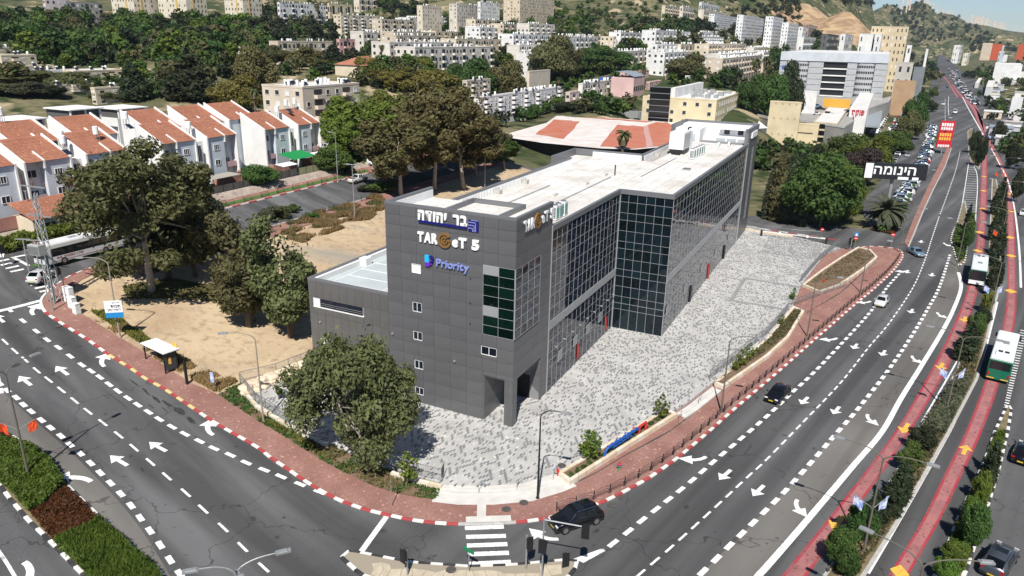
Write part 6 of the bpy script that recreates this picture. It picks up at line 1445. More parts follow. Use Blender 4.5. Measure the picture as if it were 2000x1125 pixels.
palm('palm_fan', 9, 2.2, 38, 41, up=.55); palm('palm_date', 3.2, 3.6, 60, 42, 'grey', .3, False, .55, 17); palm('palm_low', 2.2, 2.6, 36, 43, 'palm', .25, False, .6)
def bush(key, H, W_, n, size, seed, mat):
    C_, Rr = clumps(12, H, W_, .1, seed, .8, (.18,.28)); PROTO[key] = (leaf_mesh('crown', [leaves(C_, Rr, n, size, seed, 1.6)], LF[mat]), trunk_mesh(H, C_, .05, seed, bark, .02, 2, .3, 5), H, W_)
bush('bush_a', 2.2, 2.8, 2200, .2, 51, 'green'); bush('bush_small', .8, 1.0, 420, .14, 52, 'green'); bush('sapling', 3.2, 1.6, 220, .22, 53, 'bright')
def plant_at(p, kind, label, h=None, w=None, mat=None, group=None, name='tree', rz=None, cat='tree'):
    pr = PROTO[kind]; sz = (h/pr[2]) if h else 1.0; sw = (w/pr[3]) if w else sz
    t = thing(name, label, cat, p, rnd.uniform(0,6.28) if rz is None else rz, group); t.scale = (sw, sw, sz)
    o = link('crown', pr[0], t)
    if mat: setmat(o, LF[mat])
    link('trunk', pr[1], t)
    if len(pr) > 4: link('dead_frond_skirt', pr[4], t)
    return t
def plant(px, py, kind, label, ytop=None, wpx=None, mat=None, group=None, name='tree', D=None, rz=None, cat='tree'):
    p = G(px, py) if D is None else Vector((*atd(px, py, D)[:2], 0))
    if D is not None: p.z = Ts(p.x, p.y)
    h = height_at(p, ytop) if ytop is not None else None; w = wpx*depth(p)/F if wpx else None
    return plant_at(p, kind, label, h, w, mat, group, name, rz, cat)
# ---- named near trees
plant(704,905,'euc_a','bushy eucalyptus in front of the grey building corner',655,232,name='eucalyptus_tree',rz=.6)
plant(297,571,'euc_b','biggest eucalyptus with pale forked trunk on the dirt lot',280,235,name='eucalyptus_tree',rz=2.4)
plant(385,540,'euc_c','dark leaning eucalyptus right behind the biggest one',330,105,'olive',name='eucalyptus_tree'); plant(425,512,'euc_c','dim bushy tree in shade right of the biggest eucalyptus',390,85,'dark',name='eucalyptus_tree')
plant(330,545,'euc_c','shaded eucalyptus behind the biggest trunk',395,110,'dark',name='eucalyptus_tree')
plant(482,641,'euc_c','olive eucalyptus on the lot, left of the pair by the grey wing',430,118,'olive',name='eucalyptus_tree'); plant(570,662,'euc_c','olive eucalyptus on the lot nearest the low grey wing',428,118,'euc',name='eucalyptus_tree',rz=1.1)
plant(500,628,'euc_c','thin trunked eucalyptus between the lot pair',480,60,'olive',name='eucalyptus_tree')
for k, a in enumerate(((783,384,232,125,'brown'),(848,372,178,120,'brown'),(905,370,190,130,'brown'),(760,345,262,70,'brown'),(930,345,235,80,'olive'),(870,330,175,90,'brown'),(700,310,195,120,'bright'),(765,285,182,110,'yellow'),(660,325,235,60,'bright'),(815,300,190,100,'olive'),(960,318,250,70,'olive'),(985,330,275,60,'green'))):
    plant(a[0], a[1], 'brown_a', ['leaning rusty eucalyptus left of the street trees, in front','tallest rusty eucalyptus above the tower roof','rusty eucalyptus with white trunk right of the tallest','small rusty eucalyptus left end of the street group','olive eucalyptus right end of the street group','rusty eucalyptus behind the tallest one','light green tree behind the yellow grass, left','yellow green tree between the light green ones','low bright green street tree by the white lamp post','olive tree behind the rusty street group','dusty olive tree beside the red roofed hall','green tree at the left corner of the red roofed hall'][k], a[2], a[3], a[4], name='eucalyptus_tree' if k < 6 else 'street_tree')
for k, a in enumerate(((520,432,402,34,'grey'),(545,425,398,42,'olive'),(568,412,400,34,'green'),(745,372,352,62,'green'),(715,372,360,40,'dark'),(500,345,325,50,'green'),(610,430,412,28,'green'))):
    plant(a[0], a[1], 'bush_a', ['grey green bush at the street end of the lot','olive bush beside the grey green one','round dark green bush by the hoop barriers','wide dark bush behind the dry grass','low dark shrub left of the wide bush','leafy bush in front of the green awning yard','small green bush in the dry grass'][k], a[2], a[3], a[4], name='shrub', cat='shrub')
plant(505,365,'round_a','leafy green tree in the yard left of the green awning',322,62,'green'); plant(650,338,'round_a','dark yard tree at the last tiled house',288,66,'green')
# right side: cypresses, big green trees, palms
for k, a in enumerate(((1512,432,290,30),(1533,436,322,24),(1566,442,345,24),(1496,428,330,20))): plant(a[0], a[1], 'cypress', ['tallest','second','third','shortest'][k]+' grey green cypress beside the far end of the office', a[2], a[3], 'grey' if k else 'olive', name='cypress_tree')
for k, a in enumerate(((1600,446,312,120,'green'),(1638,434,322,72,'bright'),(1560,430,335,80,'green'),(1620,400,300,90,'green'),(1672,360,292,75,'plum'),(1700,345,268,70,'bright'),(1655,330,262,70,'green'),(1610,330,270,60,'green'),(1735,300,256,50,'green'),(1582,352,285,50,'dark'),(1530,400,310,60,'dark'))):
    plant(a[0], a[1], 'round_b' if k % 2 else 'round_a', ['big green tree beside the access lane, front','bright green tree at the access lane corner','green tree behind the cypresses','green tree behind the front pair of access trees','plum coloured tree behind the black billboard','bright tree above the black billboard','green tree left of the plum one','green tree below the cream stone block','green tree at the parking lot edge','dark tree below the cream stone block','dark tree behind the cypress row'][k], a[2], a[3], a[4])
for k, a in enumerate(((1783,248,184,44,'green'),(1776,272,218,46,'olive'),(1790,215,172,30,'dark'),(1817,218,196,22,'dark'),(1822,190,170,16,'green'),(1758,300,262,40,'green'),(1742,290,265,34,'olive'))):
    plant(a[0], a[1], 'round_b', ['round green tree between the parking rows','olive tree in front of the round parking tree','dark tree at the far end of the parking strip','dark round tree beside the far main road','small tree by the far road bend','parking strip tree behind the billboard, right','parking strip tree behind the billboard, left'][k], a[2], a[3], a[4])
plant(1728,448,'palm_date','wide feathery palm at the access lane corner',388,100,name='palm_tree',D=None); plant(1215,305,'palm_fan','fan palm in front of the red and white roof',252,48,name='palm_tree',D=205)
plant(1834,168,'palm_fan','palm in the far road island',142,22,name='palm_tree')
for k, a in enumerate(((535,262,168,'palm left of the beige block'),(573,262,170,'palm before the corner of the beige block'),(626,290,184,'palm right of the tiled houses'),(790,172,120,'tall palm by the ochre low block, left one'),(818,176,122,'tall palm by the ochre low block, right one'),(500,235,172,'palm left of the first beige block palm'),(747,128,86,'slim palm before the upper white row'),(700,152,124,'short palm beside the orange tiled house'),(868,138,114,'palm at the end of the white rows'),(886,142,114,'second palm at the end of the white rows'),(622,48,5,'palm at the white hilltop block'),(570,55,27,'grey palm left of the white hilltop block'),(70,82,38,'palm in the left hillside wood'),(88,112,78,'lower palm in the left hillside wood'),(330,112,82,'pale palm right in the hillside wood'),(425,165,130,'fan palm beside the cream block'),(742,152,132,'small palm left of the ochre block'),(1255,178,130,'palm beside the white pilotis block'),(1470,185,112,'palm by the long low white block, left'),(1490,180,108,'palm by the long low white block, right'),(1440,190,150,'palm before the long low white block'),(1190,212,180,'palm before the pink school'),(1240,215,186,'second palm before the pink school'),(1090,188,150,'palm among the trees by the white annex'),(1512,205,165,'palm left of the grey office'),(955,172,140,'palm behind the cream apartment block'))):
    D_ = {0:215,1:212,2:205}.get(k); plant(a[0], a[1], 'palm_fan', a[3], a[2], None, name='palm_tree', D=D_)
# conifers on the left
for k, a in enumerate(((265,196,112,66,235,'round dark conifer above the tiled roofs'),(376,206,88,95,240,'biggest dark conifer above the tiled roofs'),(345,170,100,70,300,'dark conifer behind the biggest one'),(395,150,62,60,340,'tall dark conifer rising from the hillside wood'),(690,150,88,50,330,'dark conifer left of the orange tiled house'),(655,150,80,45,345,'dark conifer beside the pink block'),(708,150,95,38,330,'dark conifer nearest the orange tiled house'),(520,85,22,60,480,'dark hilltop conifer left of the white block'),(548,88,30,50,490,'second dark hilltop conifer'))):
    plant(a[0], a[1], 'conifer_a', a[5], a[2], a[3], name='conifer_tree', D=a[4])
for k, a in enumerate(((75,190,138,160,250,'olive','drooping olive tree behind the left tiled roofs'),(140,192,142,80,245,'olive','right half of the olive grove behind the tiled roofs'),(20,192,150,90,255,'dark','dark olive tree at the far left edge'),(462,215,150,90,235,'yellow','yellow green tree right of the dark conifers'),(500,215,95,70,260,'brown','brownish tree above the last tiled house'),(590,128,92,75,330,'brown','rust brown round tree before the beige terrace'),(640,140,118,60,320,'yellow','yellow green tree below the rust brown one'),(540,150,90,60,330,'olive','olive tree at the beige terrace corner'),(850,200,140,100,290,'yellow','yellow green tree before the white apartment rows'),(930,165,118,100,330,'green','dense dark green tree right of the white rows'),(985,160,122,70,330,'brown','brown tree beside the dense green one'),(1075,135,72,80,430,'olive','tall dusty tree above the school'),(1110,150,90,50,430,'olive','dusty tree right of the tall one'),(1340,150,108,75,400,'olive','round olive tree left of the long white block'),(1190,140,95,80,440,'green','green tree left of the white pilotis block'),(1540,175,125,60,330,'dark','dark tree left of the grey office'),(12,213,163,85,225,'olive','olive tree right behind the far left tiled roofs'),(58,213,160,90,226,'grey','grey olive tree behind the left white canopies'),(100,211,168,70,228,'dark','dark tree behind the left white canopies'),(205,212,172,50,230,'olive','small olive tree beside the tall narrow cream block'),(1035,262,205,45,300,'green','green tree at the left end of the white long block'),(1010,262,205,40,300,'yellow','yellow green tree by the long white block'),(1100,258,200,50,305,'dark','dark tree below the white three storey block'),(1150,256,198,50,310,'olive','olive tree before the white three storey block'),(1190,250,190,45,315,'dark','dark tree before the pink school'),(1470,200,150,55,320,'green','green tree right of the cream office'),(1500,215,150,60,320,'green','tree between cream office and grey office'))):
    plant(a[0], a[1], 'round_b' if k % 2 else 'round_a', a[6], a[2], a[3], a[5], D=a[4])
# ---- hillside woods: scattered singles, kept out of houses
LOW = {}
for _k, _H, _W, _s in (('a',9,8.5,81),('b',8,9.5,82),('c',10,8,83)):
    _C, _R = clumps(12, _H, _W, .05, _s, .8, (.18,.28)); LOW[_k] = (leaves(_C, _R, 170, 1.5, _s, 1.3), _H)
WOOD = {}; NIND = [0]; LAB = {}
COLW = dict(green='green', olive='olive', dark='dark', bright='light green', grey='grey', brown='brown', yellow='yellow green')
def scatter(poly, n, kinds, label, group, hr=(6,10), seed=1, name='hillside_tree', skip=True, cat='tree', single=1.0):
    r = random.Random(seed); x0, x1 = min(p[0] for p in poly), max(p[0] for p in poly); y0, y1 = min(p[1] for p in poly), max(p[1] for p in poly); c = 0; tries = 0
    while c < n and tries < n*6:
        tries += 1; px, py = r.uniform(x0,x1), r.uniform(y0,y1)
        if not in_poly(px, py, poly): continue
        p = G(px, py)
        if skip and any(in_poly(p.x, p.y, f) for f in FOOT): continue
        k, m_ = r.choice(kinds); h = r.uniform(*hr); c += 1
        if NIND[0] < 290 and r.random() < single:
            NIND[0] += 1; o = plant_at(p, k, label, h, h*r.uniform(.85,1.2) if 'cyp' not in k and 'palm' not in k else None, m_, group, name, None, cat); LAB.setdefault(COLW[m_]+' '+label, []).append((px, o))
        else:
            A, H0 = LOW[r.choice('abc')]; a = r.uniform(0,6.28); s_ = h/H0; cs, sn = math.cos(a)*s_*1.1, math.sin(a)*s_*1.1
            WOOD.setdefault(m_, []).append(np.stack([A[:,0]*cs-A[:,1]*sn+p.x, A[:,0]*sn+A[:,1]*cs+p.y, A[:,2]*s_+p.z], 1))
mix = [('far_a','green'),('far_a','green'),('far_b','olive'),('far_c','bright'),('far_a','dark'),('far_b','green'),('far_c','green')]
mixd = [('far_a','dark'),('conifer_far','dark'),('far_b','olive'),('far_a','green'),('conifer_far','dark')]
scatter([(-10,48),(200,42),(520,55),(525,120),(440,125),(330,125),(240,122),(110,128),(-10,105)], 230, mix, 'tree of the dense wood on the left hillside', 'left hillside wood', (7,12), 1, single=.55)
scatter([(0,140),(520,118),(520,150),(300,190),(0,185)], 20, mix, 'garden tree between the cream blocks on the left', 'garden trees among the cream blocks', (5,8), 2)
scatter([(500,15),(660,20),(660,85),(520,95)], 45, mixd, 'tree around the white hilltop block', 'dark trees at the hilltop block', (7,12), 3, single=.25)
scatter([(740,5),(830,0),(830,65),(760,75),(745,60)], 34, mixd, 'tree left of the slim cream tower', 'trees beside the slim tower', (7,11), 4, single=.25)
scatter([(850,40),(1090,30),(1110,110),(860,80)], 40, mix, 'tree between the tower blocks', 'trees between the towers', (6,10), 5, single=.25)
scatter([(1060,40),(1140,10),(1180,70),(1110,85)], 30, mix, 'tree on the slope left of the bare scrub', 'trees left of the scrub', (6,9), 6, single=.0)
scatter([(1140,-20),(1300,-20),(1300,75),(1150,78)], 90, [('far_b','olive'),('far_a','green'),('far_b','dark')], 'low round bush dotted on the dry scrub hillside', 'scrub hillside bushes', (3,5.5), 7, 'scrub_bush', cat='bush', single=0)
scatter([(1240,55),(1420,50),(1430,95),(1260,100)], 60, mixd, 'pine of the grove above the white pilotis block', 'dark pine grove', (9,14), 8, single=.25)
scatter([(900,95),(1250,95),(1260,140),(1100,150),(900,120)], 60, mix, 'tree on the middle slope above the school', 'middle slope trees', (5,9), 9)
scatter([(700,140),(900,135),(960,190),(760,185)], 26, mix+[('brown_a','yellow')], 'tree in the valley behind the rusty eucalyptus', 'valley trees', (6,9), 10)
scatter([(1290,130),(1540,95),(1540,180),(1440,190),(1300,140)], 50, mix, 'tree between the low white blocks', 'trees among the low white blocks', (5,9), 11)
scatter([(960,250),(1080,228),(1240,222),(1260,212),(1100,205),(1000,235)], 16, mix, 'tree between the long white block and the red roof hall', 'trees by the red roof hall', (5,8), 12)
scatter([(1420,-40),(1560,-30),(1570,45),(1420,50)], 110, [('far_b','olive'),('far_a','dark'),('far_b','dark')], 'dark scrub tree on the slope left of the quarry', 'slope scrub left of the quarry', (6,10), 13, cat='tree', single=.0)
scatter([(1570,-10),(1800,-10),(1900,50),(1960,80),(1800,90),(1745,80),(1740,15),(1600,5)], 300, [('far_b','olive'),('far_a','dark'),('far_b','grey')], 'grey green scrub tree on the far ridge slope', 'far ridge scrub', (8,13), 14, cat='tree', single=0)
scatter([(1745,112),(1826,108),(1822,165),(1815,172),(1748,178)], 40, mixd, 'tree left of the far main road', 'dark trees beside the far road', (10,15), 15, single=.4)
scatter([(1880,150),(1960,110),(2010,110),(2010,175),(1920,165)], 46, mixd, 'tree right of the far junction', 'trees right of the junction', (7,11), 16)
scatter([(1850,85),(2010,88),(2010,100),(1850,100)], 40, mixd, 'tree belt far right along the plain', 'far right tree belt', (8,13), 17, single=0)
scatter([(1440,300),(1500,290),(1600,300),(1680,300),(1690,330),(1600,340),(1450,330)], 20, mix, 'tree between the office end and the cream stone blocks', 'trees behind the office end', (5,8), 18)
scatter([(640,330),(760,300),(760,320),(690,340)], 6, mix, 'small tree beside the back street', 'back street small trees', (4,6), 19)
scatter([(500,60),(900,80),(1100,90),(1300,100),(1540,100),(1540,185),(1260,165),(1000,190),(760,180),(520,150)], 170, mix, 'tree among the blocks', 'x', (4,7), 31, single=0)
scatter([(-10,120),(520,110),(520,170),(300,192),(-10,188)], 36, mix, 'tree among the cream blocks', 'x', (4,7), 32, single=0)
scatter([(560,10),(1100,0),(1420,20),(1420,100),(1000,90),(560,80)], 130, mix, 'slope tree', 'x', (4,7), 33, single=0)
scatter([(1420,40),(1600,60),(1600,110),(1430,110)], 90, mixd, 'tree', 'x', (7,11), 34, single=0)
scatter([(1880,140),(2010,120),(2010,330),(1960,300),(1930,220)], 60, mix, 'tree', 'x', (4,8), 35, single=0)
if WOOD:
    ks = sorted(WOOD); arrs = [np.concatenate(WOOD[k]) for k in ks]; me = leaf_mesh('hillside_wood', arrs, LF[ks[0]]); mi = []
    for i, k in enumerate(ks):
        if i: me.materials.append(LF[k])
        mi += [i]*(len(arrs[i])//4)
    me.polygons.foreach_set('material_index', mi); o = link('hillside_wood', me); o['kind'] = 'stuff'; o['label'] = 'far scrub and woods covering the hills'
# ---- hedges, verges, dry grass (uncountable)
def stuff_leaves(name, pts, n, size, seed, mat, label, hgt=(.2,.9), aspect=2.4, up=0.0, parent=None, patch=0):
    """n leaf faces spread over polygon pts (world xy), up to hgt above the ground"""
    r = np.random.RandomState(seed); xs = [p[0] for p in pts]; ys = [p[1] for p in pts]; P = []
    Q = np.array(pts, float); got = 0
    while got < n:
        X = r.uniform(min(xs), max(xs), 20000); Y = r.uniform(min(ys), max(ys), 20000); ins = np.zeros(len(X), bool); j = len(Q)-1
        for i in range(len(Q)):
            c = ((Q[i,1] > Y) != (Q[j,1] > Y)) & (X < (Q[j,0]-Q[i,0])*(Y-Q[i,1])/(Q[j,1]-Q[i,1]+1e-12)+Q[i,0]); ins ^= c; j = i
        if patch: ins &= np.sin(X*.55+seed)*np.cos(Y*.48)+.5*np.sin(X*1.7-Y*1.3) > patch-1+r.rand(len(X))*.8
        X, Y = X[ins], Y[ins]; hm = hgt[0]+(hgt[1]-hgt[0])*(.5+.5*np.sin(X*1.3+seed)*np.cos(Y*1.1)); P.append(np.stack([X, Y, T(X, Y)+.1+hm*np.sqrt(r.rand(len(X)))], 1)); got += len(X)
    P = np.concatenate(P)[:n]
    P = np.array(P); nn = len(P); nr = r.normal(size=(nn,3))+np.array([0,0,.6]); nr /= np.linalg.norm(nr, axis=1)[:,None]; t1 = np.cross(nr, r.normal(size=(nn,3)))
    if up: t1 = t1*.4+np.array([0,0,up])
    t1 /= np.linalg.norm(t1, axis=1)[:,None]; t2 = np.cross(nr, t1); t2 /= np.linalg.norm(t2, axis=1)[:,None]; s = size*(.6+.8*r.rand(nn)); a = t1*(s*aspect/2)[:,None]; b = t2*(s/2)[:,None]
    me = leaf_mesh(name, [np.stack([P-a, P+b, P+a, P-b], 1).reshape(-1,3)], LF[mat]); o = link(name, me, parent)
    if label: o['label'] = label
    o['kind'] = 'stuff'; return o
stuff_leaves('hedge', PX((-20,862),(30,868),(70,882),(108,920),(128,950),(90,985),(55,1003),(17,960),(-20,930)), 16000, .17, 61, 'bright', 'bright green trimmed hedge in the left median', (.5,1.0)); stuff_leaves('ground_cover', PX((60,1003),(130,955),(195,1018),(150,1050),(110,1062)), 7000, .16, 62, 'rust', 'brown red ground cover in the left median', (.1,.5)); stuff_leaves('grass_clump', PX((110,1065),(150,1050),(198,1022),(253,1075),(313,1128),(320,1148),(190,1148),(165,1118)), 15000, .15, 63, 'bright', 'long green grass in the left median', (.3,.8), 4.5, .8); stuff_leaves('ground_cover', PX((-20,835),(28,862),(35,872),(-20,862)), 2500, .16, 64, 'rust', 'reddish plants at the median top', (.1,.4))
stuff_leaves('dry_grass', PX((545,462),(600,428),(660,405),(735,385),(752,388),(752,408),(720,432),(650,455),(590,476)), 22000, .16, 65, 'dry', 'tall dry yellow grass along the back street', (.15,.75), 5, .8, patch=.75); stuff_leaves('dry_grass', PX((560,440),(640,408),(750,384),(752,400),(690,425),(600,455)), 9000, .16, 66, 'olive', 'green weeds mixed in the dry grass', (.1,.7), 3, .5, patch=.9)
stuff_leaves('weeds', PX((165,616),(240,662),(300,700),(420,768),(465,748),(380,715),(280,660),(190,600)), 4200, .12, 67, 'dry', 'dry weeds along the pavement edge of the lot', (.05,.4), 5, .7, patch=.9); stuff_leaves('weeds', PX((180,612),(290,682),(330,700),(300,670),(220,615)), 2600, .18, 68, 'yellow', 'yellow green weeds behind the pavement', (.1,.55), 3, .6)
stuff_leaves('undergrowth', PX((240,560),(330,545),(420,560),(430,590),(330,585),(250,585)), 4200, .2, 69, 'brown', 'dry leaf litter under the biggest eucalyptus', (.02,.2), 2.5)
stuff_leaves('hedge', UVP((-6,74.8),(14,74.8),(30,75.2),(30,77.4),(14,77.6),(-8,78)), 9000, .26, 70, 'bright', 'bright hedge along the far side of the bus street', (1.0,1.9)); stuff_leaves('bed_plants', VERGE, 2600, .15, 71, 'green', 'low green plants in the bed along the corner pavement', (.03,.35), patch=.7); stuff_leaves('bed_plants', VERGE, 1500, .14, 93, 'brown', 'dry brown plants in the corner bed', (.02,.3), patch=.6); stuff_leaves('bed_plants', PX((500,818),(560,850),(640,900),(620,880),(540,832)), 1300, .16, 72, 'yellow', 'yellow flowering plants in the corner bed', (.1,.5))
M2P = PX((1934,450),(1930,562),(1905,648),(1857,747),(1788,845),(1763,905),(1692,1013),(1612,1124),(1672,1124),(1745,1023),(1795,936),(1845,850),(1900,740),(1940,590),(1950,450)); stuff_leaves('median_plants', M2P, 8500, .17, 73, 'olive', 'low olive plants in the middle median', (.05,.6)); stuff_leaves('median_plants', PX((1860,747),(1800,845),(1845,850),(1900,740)), 5500, .2, 74, 'grey', 'grey lavender bushes in the middle median', (.3,.9)); stuff_leaves('median_plants', PX((1945,850),(1915,928),(1880,998),(1832,1122),(1880,1122),(1918,1013),(1944,926),(1962,850)), 7000, .18, 75, 'bright', 'green bushes in the right median', (.2,1.0)); stuff_leaves('median_plants', PX((1868,442),(1860,470),(1872,515),(1884,505),(1890,448)), 3600, .2, 76, 'green', 'shrubs in the short left median', (.2,.9)); stuff_leaves('median_plants', PX((1893,306),(1910,326),(1914,300),(1900,256)), 2500, .3, 77, 'dark', 'dark shrubs in the far median', (.6,2.0))
stuff_leaves('roadside_shrubs', PX((1735,455),(1765,420),(1790,360),(1815,300),(1832,270),(1815,262),(1800,300),(1775,350),(1740,410),(1712,455)), 9000, .3, 78, 'green', 'green shrubs between the parking strip and the road', (.4,1.4)); stuff_leaves('roadside_shrubs', PX((1700,450),(1745,460),(1765,425),(1740,420)), 3500, .22, 79, 'rust', 'red brown ground cover around the corner palm', (.1,.6))
# ---- median trees and cypresses
for k, (x, y, yt, w_, kd, m_) in enumerate(((1755,985,905,34,'cypress_small','dark'),(1742,1008,905,32,'cypress_small','dark'),(1728,1015,945,28,'cypress_small','dark'),(1718,1022,950,28,'cypress_small','dark'),(1700,1030,962,30,'cypress_small','dark'),(1672,1060,985,50,'round_a','green'),(1640,1110,1035,56,'round_a','green'),(1650,1130,1080,40,'round_a','green'),(1795,880,832,46,'round_a','dark'),(1775,925,868,40,'round_a','green'),(1880,705,640,34,'cypress_small','dark'),(1890,690,630,30,'cypress_small','dark'),(1900,665,612,30,'round_a','green'),(1915,640,600,26,'round_a','dark'),(1922,610,570,22,'round_a','yellow'),(1930,575,520,20,'cypress_small','dark'),(1944,560,500,18,'cypress_small','dark'),(1935,520,470,20,'cypress_small','dark'),(1948,500,440,20,'cypress_small','dark'),(1938,470,410,18,'cypress_small','dark'),(1950,450,395,18,'cypress_small','dark'),(1942,420,360,18,'cypress_small','dark'),(1952,400,348,18,'cypress_small','dark'),(1886,450,400,12,'cypress_small','dark'),(1890,470,418,16,'cypress_small','green'),(1882,490,440,20,'round_a','green'),(1925,960,868,24,'cypress_small','dark'),(1932,930,862,22,'cypress_small','dark'),(1910,985,925,30,'round_a','bright'),(1893,1030,975,34,'round_a','bright'),(1890,1075,985,46,'round_a','green'),(1862,1105,1060,44,'round_a','bright'),(1840,1140,1090,40,'round_a','bright'),(1983,395,330,24,'round_a','dark'),(1973,330,280,26,'round_a','dark'),(1948,275,238,22,'round_a','dark'),(1902,300,258,20,'round_a','dark'),(1910,325,270,18,'round_a','dark'))):
    plant(x, y, kd, ('slim dark cypress' if 'cyp' in kd else 'round clipped tree')+' in the bus lane median, '+['nearest','second','third','fourth','fifth','sixth','seventh','eighth','ninth','tenth','eleventh','twelfth','thirteenth','fourteenth','fifteenth','sixteenth','seventeenth','eighteenth','nineteenth','twentieth'][k % 20]+(' of the lower run' if k < 20 else ' of the upper and right run'), yt, w_, m_, 'median planting', name='median_cypress' if 'cyp' in kd else 'median_tree')
for k, (x, y, yt) in enumerate(((1148,902,835),(1152,905,845),(1158,898,840),(1290,822,768),(1445,720,680),(1438,730,690),(1462,705,668),(1548,590,560),(1525,640,612),(795,950,880),(545,780,740),(1665,480,460))): plant(x, y, 'sapling', 'thin staked sapling in a planter, number %s from the corner' % ['one','two','three','four','five','six','seven','eight','nine','ten','eleven','twelve'][k], yt, None, None, 'planter saplings', name='sapling')
for k in range(16):
    a = np.array((1110,941)); b = np.array((1300,816)); p = a+(b-a)*(k+.5)/16; LAB.setdefault('small clipped shrub in the corner planter', []).append((p[0], plant(p[0], p[1], 'bush_small', 'small clipped shrub', None, 13, None, 'corner planter shrubs', name='planter_shrub', cat='shrub')))
# ============================================================ STREET WALLS, PLANTERS, RAILINGS
gap_base = sheet('terrace_base', PX((1096,940),(1113,949),(1163,925),(1225,888),(1311,841),(1400,772),(1497,700),(1537,665),(1575,612),(1640,573),(1690,528),(1712,507),(1705,497),(1672,488),(1642,486),(1606,500),(1561,560),(1541,607),(1496,664),(1388,752),(1345,790),(1318,806),(1296,806),(1092,926)), .125, brick_red)
def planter(px, h, label, thick=.38):
    P = [Vector((*G2(*p), 0)) for p in px]; n = len(P); area = sum(P[i].x*P[(i+1)%n].y-P[(i+1)%n].x*P[i].y for i in range(n))
    if area < 0: P = P[::-1]
    t = thing('planter', label, 'planter', (0,0,0)); inner = []
    for i in range(n):
        a, b, c = P[i-1], P[i], P[(i+1)%n]; d1 = (b-a).normalized(); d2 = (c-b).normalized(); nn = Vector((-d1.y-d2.y, d1.x+d2.x, 0)); k = max(.4, 1+d1.dot(d2)); inner.append(b+nn*(thick/k))
    for i in range(n):
        a, b, c, d = P[i], P[(i+1)%n], inner[(i+1)%n], inner[i]; L = (b-a).length; m_ = max(1, int(L/1.2))
        for j in range(m_):                               # stone blocks with open joints and a paler cap
            f0, f1 = j/m_+.006/max(L,.1)*3, (j+1)/m_-.006/max(L,.1)*3; q = MB(); pts = [a.lerp(b,f0), a.lerp(b,f1), d.lerp(c,f1), d.lerp(c,f0)]; q.prism([(p.x,p.y) for p in pts], -.1, h+rnd.uniform(0,.012)); part('stone_block', q, stone_cream if j % 3 else stone_cap, t)
    q = MB(); q.prism([(p.x,p.y) for p in inner], -.1, h-.12); part('soil', q, soil, t); return t
planter(((1088,933),(1113,951),(1322,817),(1300,806)), .62, 'long cream stone planter at the plaza corner with blue pipes')
planter(((1393,755),(1413,763),(1500,702),(1540,665),(1570,614),(1548,604),(1500,664)), .62, 'long cream stone planter halfway along the plaza')
planter(((1566,561),(1604,532),(1640,508),(1675,487),(1700,493),(1713,507),(1690,528),(1660,549),(1640,562),(1600,576)), .6, 'bent cream stone planter at the far plaza end')
stuff_leaves('planter_plants', PX((1400,752),(1500,690),(1540,655),(1562,615),(1550,612),(1500,670)), 3000, .15, 91, 'olive', 'dry olive plants in the middle planter', (.45,.85)); stuff_leaves('planter_plants', PX((1575,560),(1640,515),(1675,492),(1705,505),(1655,545)), 1800, .15, 92, 'brown', 'brown dry plants in the far planter', (.45,.75))
def rail(px, h, label, m_=steel_grey, ps=2.0, bars=14, dz=.1, name='railing', zf=None, lower=.12):
    P = [G(*p) for p in px]; t = thing(name, label, 'railing', (0,0,0)); zz = zf or (lambda x, y: Ts(x, y)+dz)
    for a, b in zip(P[:-1], P[1:]):
        L = (b-a).length; n = max(1, int(round(L/ps)))
        for i in range(n):
            p, q_ = a.lerp(b, i/n), a.lerp(b, (i+1)/n); p.z = zz(p.x, p.y); q_.z = zz(q_.x, q_.y); up = Vector((0,0,1)); mb = MB(); d = (q_-p)
            mb.tube([p+up*h, q_+up*h], .035, 5); mb.tube([p+up*lower, q_+up*lower], .025, 5)
            for k in range(1, bars): c = p+d*(k/bars); mb.obox(c+up*(h+lower)/2, d.normalized()*.009, Vector((-d.y, d.x, 0)).normalized()*.009, up*(h-lower)/2)
            part('bar_panel', mb, m_, t); mb = MB(); mb.obox(p+up*h/2, (.035,0,0), (0,.035,0), up*(h/2+.03)); part('post', mb, m_, t)
    return t
PZ = lambda x, y: zplaza(x, y)
rail(((1385,748),(1440,705),(1497,660),(1540,610)), 1.15, 'grey bar railing along the middle of the plaza edge', zf=lambda x, y: .62)
rail(((1545,600),(1600,580),(1652,562)), 1.0, 'grey railing beside the brick ramp', zf=lambda x, y: .3)
rail(((1562,556),(1600,512),(1640,478)), 1.1, 'grey railing at the upper plaza ramp', zf=lambda x, y: .5)
rail(((612,706),(540,735),(470,752)), 1.1, 'grey railing on the boulder wall left of the grey wing', dz=.5); rail(((470,752),(500,790),(560,828),(600,848)), 1.1, 'grey railing above the corner bed', dz=.35); rail(((765,922),(815,938),(862,950),(868,935)), 1.15, 'grey railing at the plaza corner by the steps', zf=lambda x, y: .7)
for k, L in enumerate((((470,760),(500,798),(560,836),(640,876)),((765,930),(815,946),(863,957)))):
    P = [G(*p) for p in L]; t = thing('low_wall', ['cream stone wall under the railing along the corner bed','cream stone wall at the plaza corner by the steps'][k], 'wall', (0,0,0))
    for a, b in zip(P[:-1], P[1:]):
        n = max(1, int((b-a).length/1.1))
        for i in range(n): p, q_ = a.lerp(b,i/n), a.lerp(b,(i+.985)/n); d = (q_-p); d.z = 0; mb = MB(); mb.obox(((p.x+q_.x)/2,(p.y+q_.y)/2,(p.z+q_.z)/2+.2), d/2, Vector((-d.y,d.x,0)).normalized()*.18, (0,0,.32+rnd.uniform(0,.02))); part('stone_block', mb, stone_cream if i % 2 else stone_cap, t)
